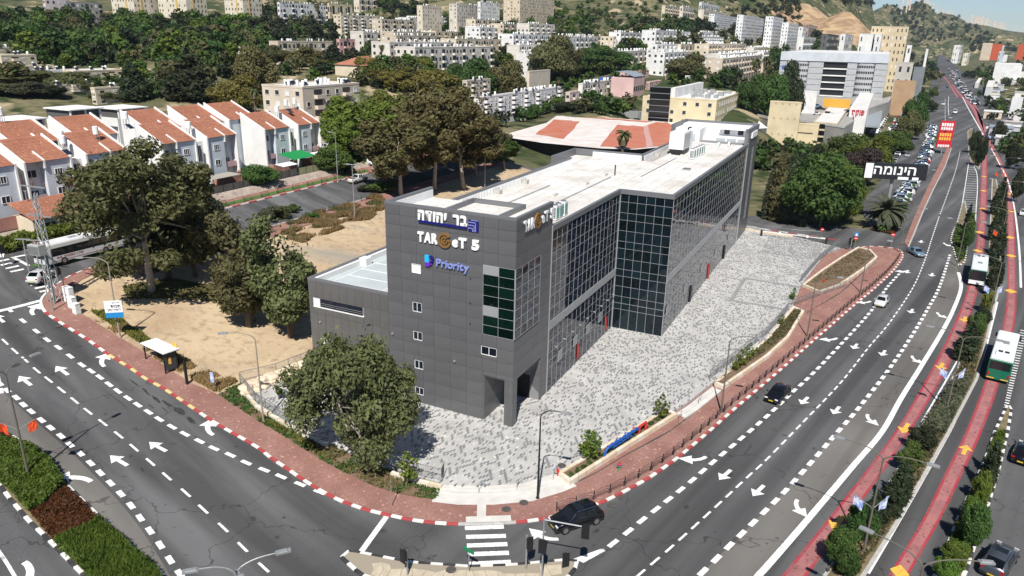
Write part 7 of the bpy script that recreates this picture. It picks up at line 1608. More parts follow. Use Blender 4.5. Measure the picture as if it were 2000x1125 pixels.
# boulders retaining the lot
t = thing('boulder_wall', 'stepped wall of rough cream boulders left of the grey wing', 'wall', (0,0,0)); rb_ = random.Random(8)
for row in range(2):
    P = [G(*p) for p in ((608,712+row*5),(575,722+row*6),(540,738+row*6),(505,752+row*6),(482,764+row*5))]; L = resample([(p.x,p.y) for p in P], 1.15)
    for i, c in enumerate(L):
        mb = MB(); s_ = rb_.uniform(.55,.8); vs = []; n = 7
        for z_, f in ((-.3,.95),(.05,1.05),(.3,.95),(.42,.6)):
            for k in range(n): a = 6.28*k/n+.3*i; q_ = s_*f*rb_.uniform(.82,1.15); vs.append((c[0]+math.cos(a)*q_*1.1, c[1]+math.sin(a)*q_, Ts(*c)+z_+(.4 if row == 0 else 0)))
        fs = [(r_*n+k, r_*n+(k+1)%n, (r_+1)*n+(k+1)%n, (r_+1)*n+k) for r_ in range(3) for k in range(n)]+[tuple(3*n+k for k in range(n))]; mb._add(vs, fs); part('boulder', mb, stone_cream, t)
# hoop railing along the kerb
hp = MB()
for (r_, z_) in ((1.0,.95),(.82,.72)):
    pts = [(-.98*r_,0,.0),( -.98*r_,0,z_*.6)]+[(math.cos(math.pi-math.pi*i/8)*.98*r_, 0, z_*.6+math.sin(math.pi*i/8)*z_*.45) for i in range(1,8)]+[(.98*r_,0,z_*.6),(.98*r_,0,0)]; hp.tube(pts, .025, 4)
hp.box(-.99,.99,-.012,.012,.3,.34); hp.box(-1.04,-.98,-.04,.04,0,1.02)
HOOP = hp.mesh('hoop_panel', black_metal); kr = thing('pedestrian_railing', 'black double hoop railing along the right kerb', 'railing', (0,0,0)); Kl = resample([p for p in K], 2.0); _on = 0
Kin = offs([tuple(p) for p in Kl], -.55)
for i in range(len(Kl)-1):
    a, b = np.array(Kin[i]), np.array(Kin[i+1]); m_ = (a+b)/2; px, py = pj((m_[0], m_[1], 0))
    if px > 1093 and py > 500 and (px > 1200 or py < 1003) and px < 1768: o = link('hoop_panel', HOOP, kr, (m_[0], m_[1], .13), math.atan2(b[1]-a[1], b[0]-a[0]))
for k in range(9):
    p = W(30+k*4.3, 61.0); o = thing('hoop_barrier', 'black hoop barrier on the near side of the back street, %s from the left' % ['first','second','third','fourth','fifth','sixth','seventh','eighth','ninth'][k], 'barrier', (p.x,p.y,Ts(p.x,p.y)+.14), ROTU, 'hoop barriers along the back street', HOOP)
for k in range(11):
    p = W(28+k*4.3, 72.9); o = thing('hoop_barrier', 'black hoop barrier across the back street by the grass, %s from the left' % ['first','second','third','fourth','fifth','sixth','seventh','eighth','ninth','tenth','last'][k], 'barrier', (p.x,p.y,Ts(p.x,p.y)+.15), ROTU, 'hoop barriers along the back street', HOOP)
ur = MB(); ur.tube([(-.45,0,0),(-.45,0,.75),(-.3,0,.9),(.3,0,.9),(.45,0,.75),(.45,0,0)], .028, 6); UR = ur.mesh('handrail', galv)
for k, (x, y, l_) in enumerate(((1014,956,'steel handrail hoop on the corner steps, left'),(1084,937,'steel handrail hoop beside the red hydrant'),(1366,790,'steel handrail hoop on the side steps, right'),(1328,822,'steel handrail hoop on the side steps, left'),(940,962,'steel handrail hoop at the middle of the corner steps'))):
    p = G(x, y); thing('handrail', l_, 'handrail', (p.x,p.y,.25), R(60), None, UR)
# ============================================================ LAMPS
def lamp(px, py, h, arms, label, m_=pole_olive, flags=None, base=None, r=.1, arm_len=2.2, rise=.9, head=True, curve=True, group='street lamps'):
    p = base if base is not None else G(px, py); t = thing('street_lamp', label, 'street lamp', p, 0, group); q = MB(); hh = h-rise; q.tube([(0,0,-.2),(0,0,hh*.5),(0,0,hh)], [r*1.15, r*.85, r*.62], 8); part('pole', q, m_, t)
    q = MB(); q.lathe([(r*2,0),(r*2,.12),(r*1.3,.3)], 8); part('base', q, m_, t)
    for (ax, ay, L) in arms:
        d = Vector((ax, ay, 0)).normalized(); pts = []
        for i in range(8): a = i/7*R(88); pts.append(Vector((0,0,hh))+d*(L*.75*(1-math.cos(a)))+Vector((0,0,rise*math.sin(a))))
        pts.append(pts[-1]+d*L*.25); q = MB(); q.tube(pts, [r*.55]*4+[r*.42]*5, 6); ar = part('arm', q, m_, t)
        e = pts[-1]; sd = Vector((-d.y, d.x, 0)); q = MB(); q.obox(e+d*.45+Vector((0,0,-.02)), d*.45, sd*.17, (0,0,.06)); q.obox(e+d*.4+Vector((0,0,.07)), d*.3, sd*.1, (0,0,.04)); part('lamp_head', q, galv, ar)
    if flags:
        for (ax, ay, col) in flags:
            d = Vector((ax, ay, 0)).normalized(); z_ = h*.45; q = MB(); q.tube([(0,0,z_), tuple(d*1.5+Vector((0,0,z_+.9)))], .025, 5); part('flag_pole', q, galv, t); a = d*1.5+Vector((0,0,z_+.9)); b = d*.75+Vector((0,0,z_+.45))
            f = MB(); n = 5; vs = []
            for i in range(n+1):
                for j in range(3): p0 = a.lerp(b, i/n); vs.append(p0+Vector((-d.y,d.x,0))*(.12*math.sin(i*1.4+j))+Vector((0,0,-.5*j*.9)))
            f._add(vs, [(3*i+j, 3*i+3+j, 3*i+4+j, 3*i+1+j) for i in range(n) for j in range(2)]); part('flag', f, col, t)
    return t
flag_orange = M('flag_orange', (.62,.08,.02), .8); flag_blue = M('flag_white_blue', (.7,.72,.78), .8, (.15,.25,.6), 1.6)
nu = (-U[0], -U[1]); rr_ = (V[0]*-1, V[1]*-1)
lamp(57,935,10.8,[(U[0],U[1],2.2),(-U[0],-U[1],2.2)],'double arm lamp with orange flags in the left hedge median', flags=[(1,.2,flag_orange),(-1,-.2,flag_orange)])
lamp(235,660,10.0,[(-1,-.1,2.6)],'lamp post carrying the white and blue notice board', m_=wood_grey); lamp(515,826,10.2,[(-1,-.15,2.6)],'lamp post beside the corner planting bed', m_=wood_grey); lamp(1050,975,9.3,[(1,-.35,1.9)],'lamp post on the pavement in front of the plaza corner', m_=black_metal)
lamp(1408,806,9.6,[(.95,-.3,2.8)],'lamp post on the right pavement nearest the corner', m_=pole_olive); lamp(1576,659,9.4,[(.95,-.3,2.6)],'second lamp post along the right pavement'); lamp(1680,572,9.4,[(.95,-.3,2.6)],'third lamp post along the right pavement'); lamp(1756,494,9.4,[(.95,-.3,2.6)],'fourth lamp post, at the access lane corner')
for k, (x, y) in enumerate(((1785,400),(1806,345),(1822,300))): lamp(x, y, 9.4, [(.95,-.3,2.6)], ['fifth','sixth','seventh'][k]+' lamp post along the right pavement')
cross = (.8,-.6)
for k, (x, y, fl) in enumerate(((1686,1080,1),(1848,803,1),(1930,622,1),(1946,500,2),(1950,430,0),(1948,372,2),(1941,322,0),(1935,290,1))):
    lamp(x, y, 9.7, [(.8,-.55,3.0),(-.8,.55,3.0)], ['nearest','second','third','fourth','fifth','sixth','seventh','farthest'][k]+' double arm lamp in the bus lane median', flags=[(.9,.3,flag_blue if fl == 1 else flag_orange),(-.9,.4,flag_blue if fl == 1 else flag_orange)] if fl else None)
def below(px, py, h):                                   # ground point of a pole whose top, h above the road, shows at the pixel
    d = ray(px, py); lo, hi = 10., 200.
    for _ in range(40):
        m_ = (lo+hi)/2
        if CH+d[2]*m_ > Ts(d[0]*m_, d[1]*m_)+h: lo = m_
        else: hi = m_
    return Vector((d[0]*m_, d[1]*m_, Ts(d[0]*m_, d[1]*m_)))
lamp(0,0,10.2,[(1,.45,2.4),(-1,-.3,2.0),(.6,-.8,1.2)],'pale lamp with three arms at the bottom edge', m_=galv, base=below(460,1122,9.4)); lamp(0,0,10.0,[(.95,-.1,3.2),(-.75,.75,3.2)],'double arm lamp at the bottom right edge', base=below(1803,1108,9.2)); lamp(1868,520,9.0,[(-.8,.5,2.4),(.9,-.4,2.4)],'double arm lamp in the short left median')
lamp(693,430,10.5,[(-1,.1,.4),(1,-.1,.4)],'white flood lamp post in the dry grass', m_=galv, rise=.2); lamp(660,356,10.5,[(-.9,.4,1.0)],'tall white lamp post across the back street, left', m_=galv, rise=.2); lamp(728,330,10.0,[(.9,.4,1.0)],'tall white lamp post across the back street, right', m_=galv, rise=.2); lamp(389,482,9.0,[(.3,.2,.4),(-.3,-.2,.4)],'grey flood lamp post behind the biggest eucalyptus', m_=galv, rise=.2); lamp(947,368,9.5,[(-.9,.2,.8)],'grey lamp post behind the roof parapet', m_=galv, rise=.2)
# ============================================================ SIGNS, SHELTER, SIGNALS
def board(px, py, ytop, wpx, hpx, label, facem, lines=(), name='notice_board', thick=.12, yaw=None, pole_m=galv, cat='sign', pw=.06):
    p = G(px, py); s_ = depth(p)/F; h = height_at(p, ytop); Wd, Hd = wpx*s_, hpx*s_; yw = math.atan2(-p.x, p.y)*.8 if yaw is None else yaw
    t = thing(name, label, cat, p, yw); q = MB(); q.tube([(0,0,-.2),(0,0,h-.05)], pw, 8); part('pole', q, pole_m, t); q = MB(); q.box(-Wd/2,Wd/2,-thick-pw,-pw,h-Hd,h); part('panel', q, facem, t)
    for (txt, x0, x1, z0, z1, m_) in lines: letters(t, txt, -Wd/2+Wd*x0, -Wd/2+Wd*x1, h-Hd+Hd*z0, h-Hd+Hd*z1, [m_], lambda a, o, z: Vector((a, -thick-pw+.03-o*.6, z)), bold=.02, ext=.02)
    return t, Wd, Hd, h
ink = M('ink_black', (.03,.03,.035), .6); blue_panel = M('panel_blue', (.02,.22,.5), .5)
p = G(237,662); t = thing('notice_board', 'white and blue Hebrew notice board on the lamp post by the lot', 'sign', (p.x-.1, p.y-.2, p.z), R(12)); q = MB(); q.box(-.95,.95,-.3,-.22,2.9,5.0); part('panel', q, sign_white, t); q = MB(); q.box(-.95,.95,-.32,-.29,2.9,3.55); part('lower_band', q, blue_panel, t)
for i, (tx, z0) in enumerate((('דימת',4.15),('ךתורישל',3.72))): letters(t, tx, -.3 if i == 0 else -.75, .75, z0, z0+.33, [ink], lambda a, o, z: Vector((a, -.3-o*.3, z)), bold=.01, ext=.02)
letters(t, 'ןמז ןיא', -.1, .7, 4.65, 4.82, [ink], lambda a, o, z: Vector((a, -.3-o*.3, z)), bold=.0, ext=.02)
q = MB(); q.tube([(.0,-.2,2.6),(.0,-.2,5.0)], .04, 6); part('bracket', q, galv, t)
bb, Wd, Hd, hh = board(1727,432,318,112,30,'large black billboard with white Hebrew lettering on a tall pole', M('billboard_black', (.018,.02,.024), .5), (('המוניה',.15,.82,.30,.82,sign_white),), 'billboard', .9, R(-8), galv, 'billboard', .4)
q = MB(); q.box(-Wd/2+.1,-Wd/2+Wd*.13,-1.34,-1.29,hh-Hd*.96,hh-.1); part('white_end_panel', q, sign_white, bb); q = MB(); q.box(Wd*.05,Wd*.22,-1.34,-1.29,hh-Hd*.99,hh-Hd*.82); q.box(Wd*.28,Wd*.38,-1.34,-1.29,hh-Hd*.99,hh-Hd*.82); part('white_footer', q, sign_white, bb)
rbd, Wd, Hd, hh = board(1838,300,236,26,50,'tall red billboard with white and yellow lines beside the road', M('billboard_red', (.5,.02,.03), .5), (), 'billboard', .5, R(-10), galv, 'billboard', .2)
for k, (z0, z1, m_) in enumerate(((.8,.92,sign_white),(.66,.76,sign_white),(.42,.54,paint_yellow),(.27,.38,paint_yellow),(.02,.1,sign_white))):
    q = MB()
    for i in range(5): q.box(-Wd*.4+i*Wd*.165,-Wd*.4+i*Wd*.165+Wd*.12,-.76,-.71,hh-Hd*(1-z0),hh-Hd*(1-z1))
    part('print_line', q, m_, rbd)
for k, (x, y, yt, l_) in enumerate(((1603,468,445,'round no entry sign by the access lane railing'),(1738,492,455,'red sign at the access lane corner'),(1668,487,462,'no entry sign under the blue triangle sign'))):
    p = G(x, y); h = height_at(p, yt); t = thing('road_sign', l_, 'sign', p, math.atan2(-p.x, p.y)); q = MB(); q.tube([(0,0,0),(0,0,h)], .04, 6); part('pole', q, galv, t); q = MB(); q.tube([(0,-.05,h-.35),(0,-.09,h-.35)], .38, 14); part('disc', q, M('sign_red', (.55,.02,.03), .5), t); q = MB(); q.box(-.25,.25,-.11,-.09,h-.41,h-.29); part('bar', q, sign_white, t)
    if k == 2: q = MB(); q.box(-.38,.38,-.09,-.05,h+.1,h+.85); part('blue_plate', q, blue_panel, t); q = MB(); q._add([(-.28,-.1,h+.2),(.28,-.1,h+.2),(0,-.1,h+.75)], [(0,1,2)]); part('triangle', q, sign_white, t)
p = G(765,991); t = thing('road_sign', 'thin grey sign post with edge-on triangle on the corner pavement', 'sign', (p.x,p.y,.13), 0); q = MB(); q.tube([(0,0,0),(0,0,2.6)], .04, 6); part('pole', q, galv, t); q = MB(); q._add([(-.05,-.3,2.6),(-.05,.3,2.6),(-.05,0,2.05),(-.02,-.3,2.6),(-.02,.3,2.6),(-.02,0,2.05)], [(0,1,2),(5,4,3),(0,3,4,1),(1,4,5,2),(2,5,3,0)]); part('plate', q, galv, t)
# bus shelter and stop post
_b0 = G(327,731); _b1 = G(296,708); z = Ts(_b0.x,_b0.y)+.13; dv_ = (_b1-_b0); dv_.z = 0; ang = math.atan2(dv_.y, dv_.x)
t = thing('bus_shelter', 'black bus shelter with flat white roof on the brick pavement', 'bus shelter', (_b0.x,_b0.y,z), ang)
q = MB(); q.box(-.4,4.4,-1.55,.35,2.5,2.62); part('roof', q, sign_white, t); q = MB(); q.box(-.38,4.38,-1.53,.33,2.4,2.5); part('roof_frame', q, black_metal, t)
for x in (0,4.0):
    q = MB(); q.box(x-.06,x+.06,-1.35,-1.23,-.4,2.4); q.box(x-.06,x+.06,.1,.22,-.4,2.4); part('post', q, black_metal, t)
q = MB(); q.box(.08,3.92,-1.33,-1.28,.3,2.3); part('back_panel', q, M('smoked_glass', (.02,.02,.022), .1, spec=.6), t); q = MB(); q.box(-.06,.0,-1.2,.1,.3,2.3); part('ad_panel', q, M('ad_dark', (.05,.05,.055), .4), t); q = MB(); q.box(-.1,-.06,-.6,-.3,1.0,1.8); part('yellow_sticker', q, paint_yellow, t)
q = MB(); q.box(.8,3.2,-1.2,-.75,.42,.48); q.box(1.0,1.08,-1.1,-.8,-.1,.42); q.box(2.9,2.98,-1.1,-.8,-.1,.42); part('bench', q, steel_grey, t); q = MB(); q.box(.4,.9,-1.45,-1.4,2.66,3.05); q.box(-.1,.35,-1.45,-1.4,2.66,3.1); part('yellow_route_sign', q, paint_yellow, t)
p = G(366,752); t = thing('stop_post', 'tall black stop post beside the bus shelter', 'sign', (p.x,p.y,Ts(p.x,p.y)+.13), ang); q = MB(); q.box(-.12,.12,-.12,.12,-.2,2.7); part('post', q, black_metal, t); q = MB(); q.tube([(0,0,2.7),(0,0,3.6)], .04, 6); q.box(-.5,.5,-.03,.03,3.2,3.28); part('mast', q, black_metal, t)
# small flag on a stick in the lot
p = G(422,766); t = thing('flag_pole', 'small white and blue flag on a brown stick by the lot', 'flag', p, 0); q = MB(); q.tube([(0,0,0),(-.05,0,2.4)], .035, 6); part('stick', q, bark, t); q = MB(); q.box(-.45,-.06,-.01,.01,1.2,2.4); part('flag', q, flag_blue, t)
# white utility cabinets at the street corner
for k, (x, y, w_, h_, l_) in enumerate(((137,592,1.3,2.1,'tall white utility cabinet at the street corner'),(143,603,1.0,1.5,'middle white utility cabinet at the street corner'),(151,614,.8,1.4,'small white utility cabinet nearest the lot'))):
    p = G(x, y); t = thing('utility_cabinet', l_, 'cabinet', p, R(-28)); q = MB(); q.box(-w_/2,w_/2,-.3,.3,.2,h_); part('housing', q, white_paint, t); q = MB(); q.box(-w_/2-.03,w_/2+.03,-.33,.33,h_,h_+.07); part('lid', q, white_paint, t); q = MB(); q.box(-w_/2,w_/2,-.32,.32,-.2,.2); part('plinth', q, concrete, t); q = MB(); q.box(-.02,.02,-.32,-.3,h_*.5,h_*.6); part('handle', q, black_metal, t)
# electricity pylon with transformer
p = G(108,590); H_ = height_at(p, 352); t = thing('electricity_pylon', 'steel lattice pylon with crossarms and transformer at the left corner', 'pylon', p, R(-20)); q = MB(); w0, w1 = .55, .22
for sx in (-1,1):
    for sy in (-1,1): q.tube([(sx*w0,sy*w0,-.3),(sx*w1,sy*w1,H_*.9)], .07, 4)
n = 13
for i in range(n):
    z0, z1 = H_*.9*i/n, H_*.9*(i+1)/n; a0, a1 = w0+(w1-w0)*i/n, w0+(w1-w0)*(i+1)/n; s_ = 1 if i % 2 else -1
    for (dx, dy) in ((1,0),(0,1)):
        for sd in (-1,1): q.tube([(s_*a0 if dx else sd*a0, sd*a0 if dx else s_*a0, z0),(-s_*a1 if dx else sd*a1, sd*a1 if dx else -s_*a1, z1)], .035, 4)
part('lattice', q, galv, t)
for zf in (.72,.95): q = MB(); q.box(-2.1,2.1,-.07,.07,H_*zf-.07,H_*zf+.07); part('crossarm', q, galv, t)
for x in (-1.9,0,1.9):
    q = MB(); q.lathe([(.07,0),(.12,.08),(.07,.16),(.12,.24),(.07,.32),(.12,.4),(.04,.6),(.03,1.1)], 7, c=(x,0,H_*.95+.07)); part('insulator', q, M('insulator_brown', (.2,.1,.08), .4), t)
q = MB(); q.box(-.9,.9,-1.5,-.5,H_*.42,H_*.42+1.3); tf = part('transformer', q, M('transformer_grey', (.38,.4,.38), .6), t); q = MB()
for i in range(8): q.box(-.8+i*.22,-.72+i*.22,-1.62,-1.5,H_*.42+.15,H_*.42+1.15)
part('cooling_fins', q, galv, tf)
for x in (-.5,0,.5): q = MB(); q.lathe([(.06,0),(.1,.08),(.06,.16),(.1,.24),(.03,.4)], 7, c=(x,-1.0,H_*.42+1.3)); part('bushing', q, MATS['insulator_brown'], tf)
q = MB(); q.tube([(.3,-.3,0),(.2,-.2,H_*.5)], .12, 6); part('cable_duct', q, M('duct_green', (.02,.22,.17), .5), t)
for k, (x, y, yt, l_) in enumerate(((80,540,468,'thin steel pole left of the pylon, front'),(57,530,466,'thin steel pole left of the pylon, back'),(104,608,520,'thin steel signal pole at the corner kerb'),(62,440,372,'thin wooden lamp pole behind the pylon'))):
    p = G(x, y); h = height_at(p, yt); t = thing('steel_pole', l_, 'pole', p, 0); q = MB(); q.tube([(0,0,-.2),(0,0,h)], [.1,.07], 7); part('shaft', q, galv, t); q = MB(); q.box(-1.0 if k < 2 else -.2,1.0 if k < 2 else .2,-.05,.05,h-.15,h); part('crossarm', q, galv, t)
# traffic signals on the island
def signal(px, py, h, label, head_z=2.2, rz=0, arm=None, m_=galv):
    p = G(px, py); t = thing('traffic_light', label, 'traffic light', (p.x,p.y,p.z+.14), rz); q = MB(); q.tube([(0,0,-.2),(0,0,h)], .07, 8); part('pole', q, m_, t)
    def head(x, y, z_, nm='signal_head'):
        q = MB(); q.box(x-.17,x+.17,y-.16,y+.16,z_-.48,z_+.48); hd = part(nm, q, black_metal, t); q = MB(); q.box(x-.3,x+.3,y-.14,y-.1,z_-.62,z_+.62); part('backing_board', q, black_metal, hd)
        for i, c in enumerate((M('lens_red', (.25,.02,.02), .3), M('lens_amber', (.25,.12,.02), .3), M('lens_green', (.01,.15,.06), .3))): q = MB(); q.tube([(x,y+.16,z_+.3-i*.3),(x,y+.2,z_+.3-i*.3)], .1, 10); part('lens', q, c, hd)
    head(.0,-.3,head_z)
    if arm: q = MB(); q.tube([(0,0,h-.15),(arm,0,h-.25)], .06, 6); q.tube([(arm,0,h-.25),(arm,0,h-1.3)], .05, 6); part('arm', q, m_, t); head(arm+.25,0,h-.6)
signal(1027,1114,3.2,'short traffic light pole left of the arm signal',2.6,R(40)); signal(1058,1133,5.6,'tall traffic light with sideways arm on the island',3.3,R(-12),arm=2.9); signal(1100,1106,1.0,'low signal stub at the right island tip',.8,R(20)); signal(796,1126,2.3,'traffic light on the left part of the island',2.0,R(-40))
p = G(915,1120); t = thing('street_sign', 'green street name plate at the bottom edge', 'sign', (p.x,p.y,.14), R(-38)); q = MB(); q.box(-.55,.55,-.03,.03,1.9,2.2); part('plate', q, M('plate_green', (.01,.2,.08), .5), t); q = MB(); q.tube([(0,.05,0),(0,.05,2.3)], .04, 6); part('pole', q, galv, t)
signal(8,520,2.8,'traffic light at the far left crossing',2.3,R(60)); signal(126,566,3.0,'traffic light beside the utility cabinets',2.5,R(-40)); signal(1660,492,2.6,'traffic light at the access lane',2.1,R(-150))
# hydrants and fire pipe manifold
pipe_blue = M('pipe_blue', (.015,.09,.36), .4); pipe_red = M('pipe_red', (.5,.03,.03), .45); pipe_green = M('pipe_green', (.02,.3,.14), .45)
def hyd(px, py, label, cols):
    p = G(px, py); t = thing('hydrant', label, 'hydrant', (p.x,p.y,p.z+.14 if p.z < .1 else p.z+.1), 0)
    q = MB(); q.tube([(0,0,0),(0,0,.75)], .09, 8); part('barrel', q, cols[0], t); q = MB(); q.lathe([(.16,0),(.16,.08),(.1,.12)], 10, c=(0,0,.62)); q.lathe([(.11,0),(.05,.2)], 8, c=(0,0,.8)); part('cap', q, cols[1], t); q = MB(); q.tube([(-.28,0,.55),(.28,0,.55)], .06, 7); part('outlet', q, cols[2], t)
hyd(1089,934,'red hydrant with yellow band beside the plaza planter',(pipe_red,pipe_red,kerb_yellow)); hyd(1209,921,'green, blue and red valve on the brick pavement',(pipe_green,pipe_red,pipe_blue)); hyd(1608,556,'red hydrant in the far plaza planter',(pipe_red,pipe_red,pipe_red))
a = G(1186,897); b = G(1262,846); d = (b-a); L = d.length; t = thing('fire_pipe_manifold', 'blue pipe manifold on red stands in the corner planter', 'pipes', (a.x,a.y,.5), math.atan2(d.y, d.x))
q = MB(); q.tube([(-.6,0,0),(-.35,0,.6),(0,0,.85),(L*.75,0,.85)], .13, 8); part('main_pipe', q, pipe_blue, t); q = MB(); q.tube([(.8,.0,.45),(L*.6,.0,.45)], .08, 7); part('lower_pipe', q, pipe_blue, t)
for i in range(8):
    q = MB(); q.tube([(i*.72,0,.85),(i*.72+.1,0,.85)], .2, 10); part('flange', q, pipe_blue, t)
for x in (1.5,3.0,4.5): q = MB(); q.tube([(x,0,.85),(x,0,1.25)], .05, 6); q.tube([(x-.18,0,1.25),(x+.18,0,1.25)], .06, 8); part('valve_wheel', q, pipe_red if x > 4 else pipe_blue, t)
q = MB(); q.tube([(L*.75,0,.85),(L*.97,0,.95),(L*.97,0,0)], .13, 8); q.tube([(L*.8,.0,0),(L*.8,0,.9)], .1, 7); part('red_riser', q, pipe_red, t)
# manholes
mh = MB(); mh.lathe([(.42,0),(.42,.02),(.3,.03)], 16); MH = mh.mesh('manhole_cover', M('cast_iron', (.06,.055,.05), .7, (.1,.09,.08), 4))
for k, (x, y, l_) in enumerate(((1194,987,'round manhole nearest the black car'),(1216,973,'round manhole behind the black car'),(1023,984,'round manhole in the brick pavement'),(113,637,'round manhole on the left road'),(1097,917,'round manhole beside the red hydrant'),(1703,645,'manhole on the main road'),(1515,839,'manhole at the lane line of the main road'),(1777,517,'manhole behind the blue car'),(881,1116,'manhole on the traffic island'),(989,997,'pale manhole at the crossing'),(1635,632,'road drain by the right kerb'))):
    p = G(x, y); thing('manhole_cover', l_, 'manhole', (p.x,p.y,p.z+(.13 if k in (2,9) else (.46 if k == 4 else (.15 if k == 8 else .02)))), 0, None, MH)
# barrier gate at the plaza entrance
p = W(98,-11.5,.4); t = thing('barrier_gate', 'white boom barrier with black posts across the plaza entrance', 'barrier', p, R(90)-AZ-R(90)); q = MB(); q.box(0,12.5,-.05,.05,1.0,1.12); part('boom', q, sign_white, t)
for x in (-.2,12.7): q = MB(); q.box(x-.2,x+.2,-.2,.2,0,1.3); part('post', q, black_metal, t)
for x in (3.5,9): q = MB(); q.tube([(x,-.07,1.06),(x,.07,1.06)], .26, 12); part('disc', q, sign_white, t)
rail(((1456,449),(1500,457),(1545,464),(1600,468)), 1.2, 'grey mesh fence across the lane behind the plaza', dz=.6, ps=3.0)
t = thing('lane_wall', 'cream stone wall below the grey mesh fence', 'wall', (0,0,0)); P = [G(*p_) for p_ in ((1456,452),(1500,460),(1548,467))]
for a, b in zip(P[:-1], P[1:]):
    n = max(1, int((b-a).length/1.5))
    for i in range(n): c, d = a.lerp(b,i/n), a.lerp(b,(i+.98)/n); e = d-c; mb = MB(); mb.obox(((c.x+d.x)/2,(c.y+d.y)/2,.3), (e.x/2,e.y/2,0), Vector((-e.y,e.x,0)).normalized()*.2, (0,0,.45)); part('stone_block', mb, stone_cream, t)
# ============================================================ VEHICLES
def paintc(name, col, rough=.25): return M('car_'+name, col, rough, metal=.3, spec=.5, coat=.7)
car_glass = M('car_glass', (.012,.015,.018), .05, spec=.7); chrome = M('chrome', (.6,.6,.6), .2, metal=1.0); lens_w = M('headlight', (.75,.75,.75), .15); lens_r = M('taillight', (.35,.01,.01), .25); plate = M('plate_yellow', (.7,.5,.04), .5); rimm = M('alloy_rim', (.45,.45,.46), .3, metal=.8)
PROF = dict(  # x, top z, half width factor at the top
 sedan=(4.6,.9,[(0,.62,.80),(.12,.74,.84),(1.15,.93,.86),(1.95,1.42,.70),(3.05,1.46,.70),(3.95,1.06,.78),(4.5,1.0,.80),(4.6,.7,.82)],(2,3,4,5)),
 hatch=(4.0,.86,[(0,.62,.80),(.12,.76,.84),(.95,.98,.86),(1.6,1.48,.72),(3.1,1.5,.72),(3.75,1.05,.80),(3.95,.9,.84),(4.0,.6,.84)],(2,3,4,5)),
 suv=(4.75,.95,[(0,.7,.82),(.12,.86,.86),(1.15,1.08,.88),(1.9,1.66,.74),(3.9,1.7,.76),(4.6,1.15,.86),(4.72,.95,.88),(4.75,.65,.88)],(2,3,4,5)),
 pickup=(5.2,.92,[(0,.72,.82),(.12,.9,.86),(1.25,1.08,.88),(1.95,1.68,.72),(3.1,1.7,.72),(3.35,1.1,.86),(5.1,1.08,.86),(5.2,.7,.86)],(2,3,4,5)))
_car = {}
def car_parts(kind):
    if kind in _car: return _car[kind]
    L, w_, S, (i0, i1, i2, i3) = PROF[kind]; rings = []
    for (x, zt, wf) in S:
        nose = 1.0 if .05 < x/L < .95 else .9; belt = min(zt-.02, .98 if kind in ('suv','pickup') else .86)
        rings.append([(x, s_*w_*a*nose, z_) for s_ in (1,) for (a, z_) in ((.90,.26),(1.0,.48),(.985,belt*.93),(wf*1.04 if zt > belt+.2 else wf*1.04, belt if zt > belt+.2 else zt-.03),(wf, zt))])
    def full(r): return r+[(x, -y, z) for (x, y, z) in r[::-1]]
    rings = [full(r) for r in rings]
    for k, r in enumerate(rings):                       # belt point sits at the shoulder in the cabin stations
        zt, belt = S[k][1], (.98 if kind in ('suv','pickup') else .86)
        if zt > belt+.2:
            for j, sgn in ((3,1),(6,-1)): r[j] = (r[j][0], sgn*w_*.95, belt)
    n = 10; mb = MB(); mb.v = [p for r in rings for p in r]
    def face(i, j): return (i*n+j, i*n+(j+1)%n, (i+1)*n+(j+1)%n, (i+1)*n+j)
    for i in range(len(rings)-1):
        for j in range(n): mb.f.append(face(i, j)); mb.m.append(0)
    mb.f += [tuple(range(n)), tuple((len(rings)-1)*n+k for k in range(n-1,-1,-1))]; mb.m += [0,0]
    me = mb.mesh('body', MATS['paint_white']); bm = bmesh.new(); bm.from_mesh(me); bmesh.ops.recalc_face_normals(bm, faces=bm.faces); bmesh.ops.bevel(bm, geom=[e for e in bm.edges], offset=.045, segments=2, affect='EDGES', clamp_overlap=True); bm.to_mesh(me); bm.free(); me.shade_smooth()
    V_ = [Vector(p) for p in mb.v]; glass = []
    def pane(idx, inset, nm):
        q = [V_[k] for k in idx]; c = sum(q, Vector())/4; nn = (q[1]-q[0]).cross(q[2]-q[1]).normalized()
        ctr = Vector((L/2,0,.8))
        if nn.dot(c-ctr) < 0: nn = -nn
        q = [c+(p-c)*inset+nn*.012 for p in q]; m2 = MB(); m2._add(q+[p-nn*.03 for p in q], [(0,1,2,3),(3,2,1,0)[::1],(4,5,6,7)]); g_ = m2.mesh(nm, car_glass); glass.append((nm, g_))
    pane(face(i0, 4), .86, 'windscreen'); pane(face(i2, 4), .84, 'rear_window')
    for j in (3, 5):
        a = face(i1, j); q = [V_[k] for k in a]; mid = [q[0].lerp(q[3],.5), q[1].lerp(q[2],.5)]
        for quad in ((q[0],q[1],mid[1],mid[0]),(mid[0],mid[1],q[2],q[3])):
            b0 = len(V_); V_.extend(quad); pane((b0,b0+1,b0+2,b0+3), .86, 'side_window')
    wh = MB(); wh.tube([(0,-.11,0),(0,.11,0)], .33 if kind in ('sedan','hatch') else .38, 16); tyre = wh.mesh('tyre', rubber); r_ = MB(); r_.tube([(0,-.118,0),(0,.118,0)], .2 if kind in ('sedan','hatch') else .24, 12); rim = r_.mesh('rim', rimm)
    _car[kind] = (me, glass, tyre, rim, L, w_); return _car[kind]
